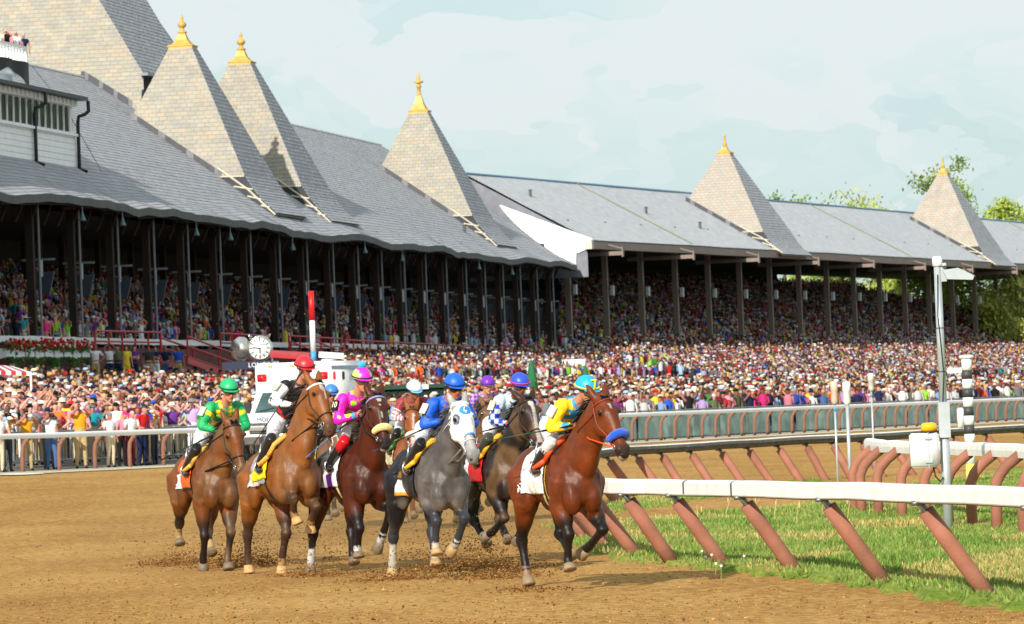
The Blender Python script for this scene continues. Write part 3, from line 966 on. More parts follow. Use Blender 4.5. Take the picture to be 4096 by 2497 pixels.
fbig = slates_on(big_front, 0, 0, list(np.arange(zb_, zt_, 0.235)), 0.50, SPIRECOL,
                 bounds=lambda z: (max(-big_half(max(z, z_c)), -11), big_half(max(z, z_c)) if z > z_c else BW),
                 holes=lambda u, z: interp(PROF_A, ocb - u) > z + 0.1 and ocb - u < 14)
sbig = slates_on(lambda u, z: big_side(u, z), 0, 14, list(np.arange(z_c, zt_, 0.235)), 0.50, ROOFCOL)  # shaded flank of the same slates, its cooler tone painted in
# flashing where it meets the main roof
for i in range(14):
    o1 = lerp(o_c + 0.5, 14.2, i / 14); o2 = lerp(o_c + 0.5, 14.2, (i + 1) / 14)
    z1 = interp(PROF_A, min(14, o1)); z2 = interp(PROF_A, min(14, o2))
    f = lambda o_, z, dz: PA(tb + (z + dz - z_c) * 0.5 - 0.06, o_, z + dz)
    mb = MB(); mb.add([f(o1, z1, -0.05), f(o2, z2, -0.05), f(o2, z2, 0.42), f(o1, z1, 0.42)], [(0, 1, 2, 3)], rgb(62, 63, 68) if i % 4 else rgb(104, 104, 106))
    mb.build('flashing', M_LEAD, old)
in_view = lambda r_: (lambda q: -4 < q[0] < 1028 and -4 < q[1] < 628)(px(r_[0][0]))
vis = [r_ for r_ in fbig if in_view(r_)]
rest = [r_ for r_ in fbig if not in_view(r_)]
near300 = f1 + vis
near300.sort(key=lambda r_: -(Vector(r_[0][1]) - Vector(r_[0][0])).length / px(r_[0][0])[2])
rest += slate_objects(near300, old, 280)
n_rows = int(14.3 / 0.27)
sub_A = slates_on(lambda u, v: roofA(u, v), TA0, TA1, list(np.linspace(-0.35, 14.0, n_rows)), 0.60, ROOFCOL)
slates_mesh(rest + s1 + f2 + s2 + f3 + s3 + sbig, 'spire_slates', old)
slates_mesh(sub_A, 'roof_slates', old)
near300 = sorted(f4, key=lambda r_: -(Vector(r_[0][1]) - Vector(r_[0][0])).length)
rest = slate_objects(near300, new, 240)
RB = [rgb(184, 186, 192, 0.93), rgb(187, 188, 192, 0.93), rgb(180, 183, 190, 0.93), rgb(189, 188, 188, 0.93)]
sub_B = slates_on(lambda u, v: roofB(u, v), TB0, TB1, list(np.linspace(-0.3, 9.5, 36)), 0.7, RB, lift=0.015)
slates_mesh(rest + s4 + f5 + s5, 'spire_slates', new)
slates_mesh(sub_B, 'roof_slates', new)
# ridge caps, roof seams, vent stubs
MB().tube([PA(t, 14.05, 19.45) for t in usA], 0.10, 5).build('ridge_cap', M_LEAD, old)
MB().tube([PB(t, 9.5, 17.16) for t in usB], 0.10, 5).build('ridge_cap', mat('blue_ridge', rgb(96, 130, 160), 0.6), new)
for xa, ya in ((1385, 443), (1945, 497), (2420, 512)):
    p = ray_plane(xa, ya, PB(0, 9.5, 17), BN); t = (p - B0).dot(BD)
    MB().tube([roofB(t, 9.4) + Vector((0, 0, .05)), roofB(t, 5) + Vector((0, 0, .05)), roofB(t, 0) + Vector((0, 0, .05))], 0.07, 4).build('roof_seam', mat('mossy_seam', rgb(120, 124, 104), 0.8), new)
for P, rf, par, o_, t in ((PB, roofB, new, 6.5, 6), (PB, roofB, new, 5.0, 30), (PB, roofB, new, 3.0, 38), (PB, roofB, new, 2.4, 128), (PA, roofA, old, 2.5, 128)):
    b = rf(t, o_)
    MB().lathe(b, [(0.11, -0.1), (0.11, 0.45), (0.14, 0.46), (0.14, 0.55)], 8).build('vent_pipe', mat('dark_vent_pipe', rgb(86, 86, 84), .7), par)

# ---------------------------------------------------------------- seating, columns, front of the old stand
def rake(P, par, t0, t1, o0, z0, n, run, rise, tend=None):
    mb = MB()
    for k in range(n):
        o_ = o0 + run * k; z = z0 + rise * k
        te = t1 if tend is None else tend(k)
        vs = [P(t0, o_, z - rise - 0.02), P(te, o_, z - rise - 0.02), P(te, o_, z), P(t0, o_, z), P(te, o_ + run, z), P(t0, o_ + run, z)]
        mb.add(vs, [(0, 1, 2, 3), (3, 2, 4, 5)])
    mb.build('seating_deck', M_CONC, par)
NA, RUNA, RISEA, ZA0 = 9, 0.95, 0.42, 2.95
NB_, RUNB, RISEB, ZB0 = 19, 0.95, 0.36, 2.7
rake(PA, old, TA0, TA1, 1.0, ZA0, NA, RUNA, RISEA)
t_back = solve_t(PB, 18, 9.5, 2060)
def endB(k): return lerp(TB1, t_back, (k / (NB_ - 1)) ** 0.8)
rake(PB, new, -3.0, TB1, 1.0, ZB0, NB_, RUNB, RISEB, endB)
mb = MB(); mb.add([PA(TA0, 10.2, 0), PA(TA1, 10.2, 0), PA(TA1, 10.2, 12), PA(TA0, 10.2, 12)], [(3, 2, 1, 0)]); mb.add([PA(TA0, 1.6, 9.55), PA(TA1, 1.6, 9.55), PA(TA1, 10.2, 9.2), PA(TA0, 10.2, 9.2)], [(0, 1, 2, 3)]); mb.add([PA(TA0, 1, 2), PA(TA0, 10.2, 2), PA(TA0, 10.2, 9.5), PA(TA0, 1, 9.5)], [(0, 1, 2, 3)])  # flat ceiling and near end wall added to keep daylight off the rear rows
mb.build('back_wall_shade_panels', M_SOFFIT, old)
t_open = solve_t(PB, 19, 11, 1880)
mb = MB(); mb.add([PB(-3, 3.4, 11.6), PB(TB1, 3.4, 11.6), PB(TB1, 19.4, 11.3), PB(-3, 19.4, 11.3)], [(0, 1, 2, 3)]); mb.add([PB(-3, 19.4, 0), PB(t_open, 19.4, 0), PB(t_open, 19.4, 14.4), PB(-3, 19.4, 14.4)], [(3, 2, 1, 0)])  # flat ceiling added above the seats to darken the back rows
mb.build('back_wall_shade_panels', M_SOFFIT, new)
# end wall between the two stands: old stand's far end closed by dark boarding above the seats
# columns of the old stand
colx = [78, 180, 272, 362, 437, 524, 592]
ts = [solve_t(PA, 1.2, 5, x) for x in colx]
BAY = (ts[-1] - ts[0]) / 6
t = ts[0] - 4 * BAY; acol = []
while t < TA1:
    acol.append(t); t += BAY
for t in acol:
    top = interp(PROF_A, 1.2)
    MB().box(PA(t, 1.2, (ZA0 + top) / 2 - 0.3), (0.34, 0.34, top - ZA0 + 0.4), (AD, AN, Vector((0, 0, 1)))).build('column', M_DWOOD, old)
    MB().box(PA(t, 1.2, top - 1.0), (0.62, 0.62, 0.12), (AD, AN, Vector((0, 0, 1)))).build('capital', mat('ochre_capital', rgb(120, 88, 46), 0.7), old)
    MB().tube([PA(t + 0.2, 0.85, ZA0 - 0.6), PA(t + 0.2, 0.85, top - 0.6)], 0.055, 6).build('downpipe', M_GREYP, old)
    for dt in (-BAY / 3, 0, BAY / 3):
        a = roofA(t + dt, -0.2) - Vector((0, 0, 0.42))
        m_ = PA(t + dt, 0.8, interp(PROF_A, 0.8) - 0.75); b = PA(t + dt, 1.2, interp(PROF_A, 1.2) - 1.9)
        MB().tube([a, m_, b], [0.07, 0.09, 0.08], 5).build('bracket', M_DWOOD, old)
    MB().box(PA(t + BAY / 2, 1.2, top - 0.75), (BAY - 0.4, 0.2, 0.26), (AD, AN, Vector((0, 0, 1)))).build('beam', M_DWOOD, old)
    # second row of columns farther in
    MB().box(PA(t + 1.0, 7.6, 6.8), (0.3, 0.3, 5.4), (AD, AN, Vector((0, 0, 1)))).build('column', M_DWOOD, old)
# boarded front of the boxes
for k in range(9):
    z = ZA0 - 1.9 + 0.26 * k
    MB().box(PA((TA0 + TA1) / 2, 0.55 - (k % 2) * 0.006, z), (TA1 - TA0, 0.06, 0.25), (AD, AN, Vector((0, 0, 1)))).build('front_board', M_MAROON, old)
MB().box(PA((TA0 + TA1) / 2, 0.62, 0.0), (TA1 - TA0, 0.1, 2 * 2.0), (AD, AN, Vector((0, 0, 1)))).build('front_wall', mat('dark_front_wall', rgb(52, 34, 32), 0.85), old)
mb = MB()
us = list(np.arange(TA0, TA1, 0.8))
quad_sheet(mb, lambda u, v: PA(u, 0.45, ZA0 + 0.50 + v + 0.04 * noise.noise(Vector((u * 0.8, v, 0)))), us, [-0.02, 0.26])
quad_sheet(mb, lambda u, v: PA(u, v, ZA0 + 0.76 + 0.04 * noise.noise(Vector((u * 0.8, 0.26, 0)))), us, [0.45, 1.0])
mb.build('parapet_cloth', mat('white_cloth', (0.76, 0.76, 0.76), 0.8, var=0.08), old)
# ---- newer stand: columns, outriggers
bx = [1372, 1460, 1545, 1630, 1712, 1783]
tsb = [solve_t(PB, 3.0, 6, x) for x in bx]
BAYB = (tsb[-1] - tsb[1]) / 4
t = tsb[1] - BAYB; k = 0
while t < TB1 - 2:
    top = interp(PROF_B, 3.0)
    MB().box(PB(t, 3.0, (1.2 + top) / 2), (0.30, 0.42, top - 1.2), (BD, BN, Vector((0, 0, 1)))).build('column', M_TAUPE, new)
    MB().box(PB(t + 0.3, 2.55, 8.2), (0.35, 0.25, 0.75), (BD, BN, Vector((0, 0, 1)))).build('speaker_box', mat('pale_speaker', rgb(190, 192, 196), 0.6), new)
    if k % 2 == 0:
        MB().box(PB(t, 1.3, 10.75), (0.24, 5.4, 0.30), (BD, BN, Vector((0, 0, 1)))).build('outrigger', M_TAUPE, new)
        MB().box(PB(t, -1.42, 10.85), (0.30, 0.10, 0.75), (BD, BN, Vector((0, 0, 1)))).build('end_plate', M_TAUPE, new)
        MB().tube([PB(t, -1.3, 11.1), PB(t, -0.2, 11.45)], 0.06, 5).build('hanger', M_TAUPE, new)
    MB().box(PB(t + BAYB / 2, 3.0, 11.9), (BAYB - 0.4, 0.25, 0.45), (BD, BN, Vector((0, 0, 1)))).build('beam', M_DWOOD, new)
    t += BAYB; k += 1
MB().box(PB((TB1 - 3) / 2, 0.9, 0.9), (TB1 + 3, 0.1, 3.3), (BD, BN, Vector((0, 0, 1)))).build('front_wall', MATS['dark_front_wall'], new)
mb = MB()
for k in range(16):
    o1, o2 = -12 + .80 * k, -12 + .80 * (k + 1); z1 = lerp(-.35, 2.5, k / 15)
    mb.add([PB(-4, o1, z1 - .4), PB(TB1, o1, z1 - .4), PB(TB1, o1, z1), PB(-4, o1, z1), PB(TB1, o2, z1), PB(-4, o2, z1)], [(0, 1, 2, 3), (3, 2, 4, 5)])
mb.build('open_seating', M_CONC, new)
# white boarded gable between the two roofs: one plank at a time
gt = PB(-0.25, 0, 0)
gpx = [(1203, 496), (1424, 577), (1424, 599), (1386, 602), (1386, 636), (1340, 614), (1290, 580), (1250, 548), (1222, 520)]
gpts = [ray_plane(x, y, gt, BD) for x, y in gpx]
g2 = [((p - B0).dot(BN), p.z) for p in gpts]
zmin = min(z for _, z in g2); zmax = max(z for _, z in g2)
def span(z):
    xs_ = []
    for (x1, z1), (x2, z2) in zip(g2, g2[1:] + g2[:1]):
        if (z1 > z) != (z2 > z): xs_.append(x1 + (x2 - x1) * (z - z1) / (z2 - z1))
    return (min(xs_), max(xs_)) if len(xs_) >= 2 else None
mb = MB(); mb.add([PB(-0.15, 9.4, 16.9), PB(-0.15, 0.1, 11.7), PB(-0.15, 0.1, 9), PB(-0.15, 9.4, 9)], [(0, 1, 2, 3)]); mb.build('gable', mat('gable_slate', rgb(120, 122, 130), .8, var=.15, scale=1.5), new)
z = zmin; ph = 0.27
while z < zmax:
    lo = span(z + 0.01); hi = span(min(z + ph - 0.012, zmax - 0.01))
    if lo and hi:
        q = lambda o_, zz, dt: B0 + BD * (-0.25 + dt) + BN * o_ + Vector((0, 0, zz))
        zt2 = min(z + ph - 0.012, zmax - 0.01)
        vs = [q(lo[0], z, -0.03), q(lo[1], z, -0.03), q(hi[1], zt2, 0), q(hi[0], zt2, 0), q(lo[0], z, 0.06), q(lo[1], z, 0.06), q(hi[1], zt2, 0.06), q(hi[0], zt2, 0.06)]
        mb = MB(); mb.add(vs, [(0, 3, 2, 1), (0, 1, 5, 4), (3, 7, 6, 2), (0, 4, 7, 3), (1, 2, 6, 5), (4, 5, 6, 7)])
        mb.build('plank', M_WBOARD, new)
    z += ph
MB().tube([gpts[0] + Vector((0, 0, .03)), gpts[1] + Vector((0, 0, .03))], 0.06, 4).build('gable_trim', M_WBOARD, new)

# ---------------------------------------------------------------- white press box on the old roof
hut = thing('press_box', 'white boarded press box with a row of windows standing on the slate roof', 'building', tuple(PA(0, 3, 11.5)))
Zv = Vector((0, 0, 1))
o_h = 3.0
def hutp(x2, y2): return ray_plane(x2, y2, PA(0, o_h, 0), AN)
pr = hutp(185, 413); t_r = (pr - A0).dot(AD); z_b = pr.z - CZ
pt_ = hutp(196, 262); z_t = pt_.z - CZ + 0.25
t_l = -30.0
z_win0 = hutp(172, 322).z - CZ; z_win1 = hutp(172, 258).z - CZ
MB().box(PA((t_l + t_r) / 2, o_h + 2.6, (z_b + z_t) / 2), (t_r - t_l - 0.1, 5.0, z_t - z_b + 0.6), (AD, AN, Zv)).build('wall', M_WBOARD, hut)
z = z_b - 0.1; k = 0
while z < z_win0 - 0.1:
    MB().box(PA((t_l + t_r) / 2, o_h + 0.03 - 0.004 * (k % 2), z + 0.135), (t_r - t_l, 0.06, 0.262), (AD, AN, Zv)).build('board', M_WBOARD, hut)
    z += 0.28; k += 1
MB().box(PA((t_l + t_r) / 2, o_h - 0.05, z_win0 - 0.05), (t_r - t_l, 0.25, 0.12), (AD, AN, Zv)).build('sill', M_WBOARD, hut)
MB().box(PA((t_l + t_r) / 2, o_h - 0.02, (z_win1 + z_t) / 2 + 0.03), (t_r - t_l + 0.1, 0.14, z_t - z_win1), (AD, AN, Zv)).build('cornice', M_WBOARD, hut)
for i in range(60):
    MB().box(PA(t_r - 0.3 - i * 0.75, o_h - 0.14, (z_win1 + z_t) / 2 + 0.1), (0.3, 0.12, 0.3), (AD, AN, Zv)).build('dentil', M_WBOARD, hut) if t_r - 0.3 - i * 0.75 > -8 else None
MB().box(PA((t_l + t_r) / 2 + 0.1, o_h + 2.2, z_t + 0.14), (t_r - t_l + 0.5, 5.6, 0.17), (AD, AN, Zv)).build('roof', M_DGREEN, hut)
hh = z_win1 - z_win0
tw = t_r - 0.9; k = 0
while tw > -14:
    w_ = MB().box(PA(tw - 0.55, o_h + 0.085, (z_win0 + z_win1) / 2), (1.0, 0.02, hh - 0.02), (AD, AN, Zv)).build('window', M_GLASS, hut)
    MB().box(PA(tw, o_h + 0.03, (z_win0 + z_win1) / 2), (0.09, 0.06, hh), (AD, AN, Zv)).build('frame', M_WBOARD, w_)
    mb = MB(); a = PA(tw - 0.1, o_h - 0.04, z_win1); b = PA(tw - 0.35, o_h - 0.02, z_win0 + 0.06)
    mb.tube([a, b], 0.02, 4)
    mb.build('casement_stay', M_WBOARD, w_)
    tw -= 1.12; k += 1
for tp in (t_r - 0.05, solve_t(PA, o_h, 13, 78)):
    MB().tube([PA(tp + 0.3, o_h - 0.62, z_t + 0.05), PA(tp + 0.3, o_h - 0.62, z_t - 0.45), PA(tp + 0.2, o_h - 0.45, z_t - 0.6), PA(tp, o_h - 0.2, z_t - 0.7), PA(tp, o_h - 0.15, z_t - 1.0), PA(tp, o_h - 0.15, z_b + 0.15), PA(tp + 0.4, o_h - 0.4, z_b)], 0.09, 8).build('downpipe', mat('black_pipe', (0.012, 0.016, 0.014), 0.5), hut, True)
# roof-top viewing deck
deck = thing('viewing_deck', 'white railed viewing deck with a black tarp above the press box', 'deck', tuple(PA(5, 5, z_t + 0.3)))
t_d = solve_t(PA, 4.2, 17, 66); zf = z_t + 1.55
MB().box(PA(t_d - 10, 6.2, zf - 0.25), (20, 4.0, 0.5), (AD, AN, Zv)).build('deck_floor', M_WBOARD, deck)
MB().box(PA(t_d - 10.5, 6.2, (z_t + zf) / 2 - 0.1), (19, 3.0, zf - z_t), (AD, AN, Zv)).build('deck_base', M_WBOARD, deck)
MB().box(PA(t_d - 10, 4.25, zf + 0.86), (20, 0.14, 0.12), (AD, AN, Zv)).build('handrail', M_WBOARD, deck)
MB().box(PA(t_d - 0.05, 6.2, zf + 0.86), (0.14, 4.0, 0.12), (AD, AN, Zv)).build('handrail', M_WBOARD, deck)
for i in range(18):
    MB().box(PA(t_d - 0.05 - i * 0.55, 4.25, zf + 0.43), (0.10, 0.10, 0.82), (AD, AN, Zv)).build('baluster', M_WBOARD, deck)
for i in range(5):
    MB().box(PA(t_d - 0.04, 4.6 + i * 0.8, zf + 0.43), (0.10, 0.10, 0.82), (AD, AN, Zv)).build('baluster', M_WBOARD, deck)
mb = MB()
quad_sheet(mb, lambda u, v: PA(u, 4.08 - 0.08 * math.sin(u * 2.2 + v), zf + 0.15 - v * (0.75 + 0.35 * math.sin(u * 0.9 + 1))), list(np.arange(t_d - 14, t_d + 0.4, 0.4)), [0, 0.5, 1.0])
mb.build('tarp', M_BLACK, deck, True)
MB().tube([PA(t_d, 4.0, zf), PA(t_d + 3.0, 3.2, zf - 1.9), PA(t_d + 7.0, 2.6, z_t - 3.2)], 0.02, 4).build('guy_wire', M_GREYP, deck)

# loudspeakers hanging under the old roof
M_SPK = mat('dark_blue_speaker', rgb(48, 58, 72), 0.6, var=0.1)
M_WSTRIP = mat('white_lamp_strip', (0.75, 0.76, 0.78), 0.5, var=0.03)
spk0 = None
ORD = ['first', 'second', 'third', 'fourth', 'fifth', 'sixth', 'seventh', 'eighth', 'ninth', 'tenth', 'eleventh', 'twelfth', 'thirteenth', 'fourteenth', 'fifteenth', 'sixteenth', 'seventeenth', 'eighteenth', 'nineteenth', 'twentieth', 'twenty-first', 'twenty-second']
vis_cols = [t for t in acol if px(PA(t, 1.4, 6.8))[0] > -6]
for i, t in enumerate(vis_cols):
    loc = PA(t + BAY * 0.42, 1.5, 6.6)
    lab = 'dark hanging loudspeaker under the old roof, %s from the left edge' % ORD[min(i, 21)]
    if spk0 is None:
        spk0 = thing('loudspeaker', lab, 'loudspeaker', tuple(loc), 0, 'loudspeakers hung under the old roof')
        mb = MB(); ax_ = (Vector((1, 0, 0)), Vector((0, 1, 0)), Zv)
        mb.add([(-.45, -.3, .1), (.55, -.3, .1), (.55, .3, .1), (-.45, .3, .1), (-.05, -.2, -.95), (.3, -.2, -.95), (.3, .2, -.95), (-.05, .2, -.95)],
               [(0, 1, 2, 3), (7, 6, 5, 4), (0, 4, 5, 1), (1, 5, 6, 2), (2, 6, 7, 3), (3, 7, 4, 0)])
        mb.build('cabinet', M_SPK, spk0, off=(0, 0, 0))
        MB().box((0, -0.34, 0.25), (0.13, 0.08, 0.75)).build('lamp_strip', M_WSTRIP, spk0, off=(0, 0, 0))
        MB().box((-0.15, 0, 0.66), (1.5, 0.1, 0.10)).build('bracket', M_GREYP, spk0, off=(0, 0, 0))
        MB().box((0, 0, 1.6), (0.06, 0.06, 1.9)).build('hanger', M_DWOOD, spk0, off=(0, 0, 0))
        spk_parts = list(spk0.children)
    else:
        r_ = thing('loudspeaker', lab, 'loudspeaker', tuple(loc), 0, 'loudspeakers hung under the old roof')
        for ch in spk_parts:
            c_ = ch.copy(); C.objects.link(c_); c_.parent = r_
# teal horn lamps under the eave
M_TEAL = mat('teal_enamel', rgb(96, 126, 130), 0.5, var=0.1)
hl = None
for i, x in enumerate((188, 285, 463, 545, 695, 870, 960, 1145, 1225)):
    t = solve_t(PA, -0.1, 9.2, x)
    loc = roofA(t, -0.3) + Vector((0, 0, -0.42))
    lab = 'small teal horn lamp hanging below the wavy eave, %s from the left' % ORD[i]
    r_ = thing('horn_lamp', lab, 'lamp', tuple(loc), 0, 'teal horn lamps along the eave')
    if hl is None:
        MB().lathe((0, 0, -0.75), [(0.17, 0.12), (0.13, 0.2), (0.07, 0.38), (0.05, 0.5)], 10).build('horn', M_TEAL, r_, True, off=(0, 0, 0))
        MB().tube([(0, 0, -0.3), (0, 0, 0.1)], 0.03, 5).build('stem', M_GREYP, r_, off=(0, 0, 0))
        hl = list(r_.children)
    else:
        for ch in hl:
            c_ = ch.copy(); C.objects.link(c_); c_.parent = r_
# ================================================================== horses and jockeys
M_COAT = mat_attr('horse_coat', 0.46, 0.30, 0.0, var=0.28, scale=6, bump=0.16, bscale=26)
M_CLOTH = mat_attr('silks', 0.5, 0.35, var=0.08, scale=6, bump=0.9, bscale=11)
M_SKIN = mat_attr('skin', 0.55, 0.4, var=0.05, scale=10)
M_LEATHER = mat('bridle_leather', rgb(38, 24, 18), 0.45, var=0.2, scale=8)
M_LEATHERB = mat('black_leather', (0.014, 0.014, 0.016), 0.35, var=0.2, scale=8)
M_STEEL = mat('bright_steel', (0.72, 0.72, 0.74), 0.25, 0.9, var=0.02)
M_EYE = mat('dark_eye', (0.008, 0.006, 0.005), 0.08, var=0)
M_HOOF = mat_attr('hoof_horn', 0.6, 0.3, var=0.2, scale=12)
M_HAIR = mat_attr('horse_hair', 0.55, 0.3, var=0.3, scale=20)
M_LENS = mat('smoked_goggle', (0.10, 0.085, 0.07), 0.08, 0.4, var=0, spec=0.8)
M_FLEECE = mat_attr('fleece', 0.95, 0.1, var=0.15, scale=40, bump=0.9, bscale=60, sheen=0.4)

def col_layer_mesh(name, co, faces, cols, m):
    me = bpy.data.meshes.new(name)
    me.from_pydata([tuple(p) for p in co], [], faces)
    me.materials.append(m)
    set_cols(me, cols)
    me.polygons.foreach_set('use_smooth', [True] * len(me.polygons))
    me.update()
    return me
def sub_mesh(me, keep_face, name, m, offset=0.0, colf=None, thick=False):
    """copy the chosen faces of a mesh, pushed out along their normals"""
    used = {}; vs = []; fs = []; cs = []
    nm = me.vertices
    src = me.color_attributes.get('Col')
    for p in me.polygons:
        if not keep_face(p): continue
        ids = []
        for i in p.vertices:
            if i not in used:
                used[i] = len(vs)
                v = nm[i]
                vs.append(v.co + v.normal * offset)
                cs.append(colf(v) if colf else tuple(src.data[i].color)[:3])
            ids.append(used[i])
        fs.append(tuple(ids))
    if not fs: return None
    return col_layer_mesh(name, vs, fs, np.array(cs, np.float32), m)

class Body:
    """tubes collected for a voxel skin; remembers what each bit of surface is"""
    def __init__(self): self.mb = MB(); self.tags = []
    def _t(self, tg):
        self.tags += [tg] * (len(self.mb.v) - len(self.tags))
    def limb(self, pts, rad, tg, n=10, sub=3):
        pts = [Vector(p) for p in pts]
        # resample so that surface samples lie close together, with rounded ends
        P_ = []; R__ = []
        for i in range(len(pts) - 1):
            for k in range(sub):
                t = k / sub
                P_.append(pts[i].lerp(pts[i + 1], t)); R__.append(lerp(rad[i], rad[i + 1], t * t * (3 - 2 * t)))
        P_.append(pts[-1]); R__.append(rad[-1])
        d0 = (P_[0] - P_[1]).normalized(); d1 = (P_[-1] - P_[-2]).normalized()
        P_ = [P_[0] + d0 * R__[0] * 0.7] + P_ + [P_[-1] + d1 * R__[-1] * 0.7]
        R__ = [R__[0] * 0.5] + R__ + [R__[-1] * 0.5]
        self.mb.tube(P_, R__, n); self._t(tg)
    def ell(self, c, r, tg, ax=None, n=12, m=8):
        self.mb.ball(c, r, n, m, ax=ax); self._t(tg)
    def loft(self, rings, tg, n=18): self.mb.loft(rings, n); self._t(tg)
    def skin(self, voxel, it=4):
        me0 = self.mb.mesh('body')
        r = remesh(me0, voxel, it)
        kd = KDTree(len(self.mb.v))
        for i, v in enumerate(self.mb.v): kd.insert(v, i)
        kd.balance()
        co = get_co(r)
        tg = [self.tags[kd.find(Vector(c))[1]] for c in co]
        bpy.data.meshes.remove(me0)
        return r, co, tg

BAY_ = dict(body=rgb(128, 56, 22), dark=rgb(26, 18, 16), hair=rgb(18, 13, 12), muz=rgb(46, 32, 28))
def horse(cfg):
    turn = math.sin(R(cfg['psi'] + 6.5)) - math.sin(R(cfg['psi']))
    cfg['psi'] += 6.5; cfg['x'] -= .62 * turn * FPX / cfg['d']
    sh_ = lambda q: (q[0], q[1] - (q[0] - .62) * turn, q[2])
    cfg['poll'] = sh_(cfg['poll']); cfg['muz'] = sh_(cfg['muz'])
    psi = R(cfg['psi']); lean = cfg.get('lean', 0.09); pt = cfg.get('pitch', 0.0)
    def P(a, b, z):
        z = z + (a + 0.6) * pt
        b = b + max(0, z - 1.0) * lean
        return Vector((a, b, z))
    d = cfg['d']; X = (cfg['x'] - 512) / FPX * d + 0.04 * (89.5 + 100) / FPX * d * 0
    loc = Vector((X, d, z_track(X, d)))
    fwd = Vector((math.sin(psi), -math.cos(psi), 0))
    rz = math.atan2(fwd.y, fwd.x)
    root = thing('horse', cfg['label'], 'horse', tuple(loc), rz, 'race horses galloping towards the turn')
    coat = cfg['coat']; body = np.array(coat['body']); dark = np.array(coat['dark'])
    B = Body(); Y_ = Vector((0, 1, 0)); Z_ = Vector((0, 0, 1))
    tr = [(-1.03, 1.24, .09, .12), (-.96, 1.25, .19, .21), (-.84, 1.27, .255, .28), (-.66, 1.28, .285, .305), (-.46, 1.26, .275, .31), (-.22, 1.22, .27, .315), (.02, 1.19, .275, .345), (.24, 1.20, .27, .385), (.42, 1.22, .255, .40), (.56, 1.20, .25, .37), (.68, 1.16, .225, .30), (.78, 1.12, .17, .21), (.83, 1.10, .10, .13)]
    B.loft([(P(a, 0, z), Y_, Z_, hw, hh) for a, z, hw, hh in tr], 'body')
    for s in (-1, 1):
        B.ell(P(.52, s * .185, 1.14), (.17, .085, .27), 'body')
        B.ell(P(.735, s * .118, 1.00), (.125, .112, .19), 'body')
        B.ell(P(.66, s * .175, 1.16), (.10, .075, .20), 'body')
        B.ell(P(.40, s * .215, 1.28), (.10, .055, .22), 'body')
        B.ell(P(.50, s * .20, .98), (.12, .075, .15), 'body')
        B.ell(P(-.70, s * .17, 1.12), (.27, .135, .30), 'body')
        B.ell(P(-.45, s * .20, 1.02), (.14, .09, .20), 'body')
    # neck and head
    poll = Vector(cfg['poll']); muz = Vector(cfg['muz'])
    h = (muz - poll).normalized(); HS = cfg.get('hs', 1.20)
    def hp(t, o=0.0, la=0.0): return poll + (h * t + n_ * o + l_ * la) * HS
    nb0 = P(.40, 0, 1.30); nb1 = P(.62, 0, 1.42)
    e_ = Vector((1, 0, 0.7)); e_ = e_ + Vector((0, h.y * 0.8, 0))
    n_ = (e_ - h * e_.dot(h)).normalized(); l_ = n_.cross(h).normalized()     # l_: towards the horse's left
    if l_.y < 0: l_ = -l_
    tw = cfg.get('twist', 0.0)
    if tw:
        n_, l_ = (n_ * math.cos(tw) + l_ * math.sin(tw)), (l_ * math.cos(tw) - n_ * math.sin(tw))
    throat = poll - n_ * 0.085 + h * 0.09
    ctrl = [nb0, nb1, nb1.lerp(throat, 0.33) + Vector((-.015, 0, .02)), nb1.lerp(throat, 0.67) + Vector((-.01, 0, .03)), throat]
    cp = catmull(ctrl, 0.05)
    rings = []; Ls = arc(cp)
    for i, p in enumerate(cp):
        t = Ls[i] / Ls[-1]
        tg = (cp[min(i + 1, len(cp) - 1)] - cp[max(0, i - 1)]).normalized()
        side = Vector((0, 1, 0)); side = (side - tg * side.dot(tg)).normalized()
        side = (side * (1 - t) + l_ * t).normalized(); side = (side - tg * side.dot(tg)).normalized()
        up = side.cross(tg).normalized()
        rings.append((p, side, up, lerp(.225, .105, t ** 0.75), lerp(.36, .195, t ** 0.8)))
    B.loft(rings, 'neck')
    crest = [(c + u * ub * (1 if u.dot(Vector((-1, 0, 1))) > 0 else -1), s_) for c, s_, u, sb, ub in rings]
    hr = [(-.06, -.03, .05, .055), (-.02, -.02, .078, .09), (.06, -.025, .092, .118), (.13, -.035, .103, .135), (.18, -.045, .106, .15), (.25, -.055, .094, .152), (.32, -.045, .076, .125), (.39, -.028, .063, .095), (.46, -.02, .057, .080), (.52, -.018, .060, .076), (.575, -.024, .060, .070), (.615, -.034, .05, .055), (.635, -.04, .03, .035)]
    B.loft([(hp(t, o_), l_, n_, a * HS, b * HS) for t, o_, a, b in hr], 'head', 16)
    for s in (-1, 1):
        B.ell(hp(.235, -.085, s * .07), (.045 * HS, .085 * HS, .10 * HS), 'head', ax=(l_, n_, h))      # jowl
        B.ell(hp(.15, .045, s * .088), (.03 * HS, .035 * HS, .04 * HS), 'head', ax=(l_, n_, h))       # brow
        B.ell(hp(.545, .012, s * .042), (.032 * HS, .04 * HS, .045 * HS), 'head', ax=(l_, n_, h))     # nostril
    eb = cfg.get('ears', 0.0)
    for s in (-1, 1):
        b0 = hp(0, 0, s * .055)
        dirn = (-h * 0.9 + l_ * (s * (.22 + eb)) + n_ * (.10 - eb)).normalized()
        B.mb.tube([b0 - dirn * .03, b0 + dirn * .06, b0 + dirn * .14, b0 + dirn * .215], [.036, .050, .040, .011], 8); B._t('ear')
    # legs
    hooves = []
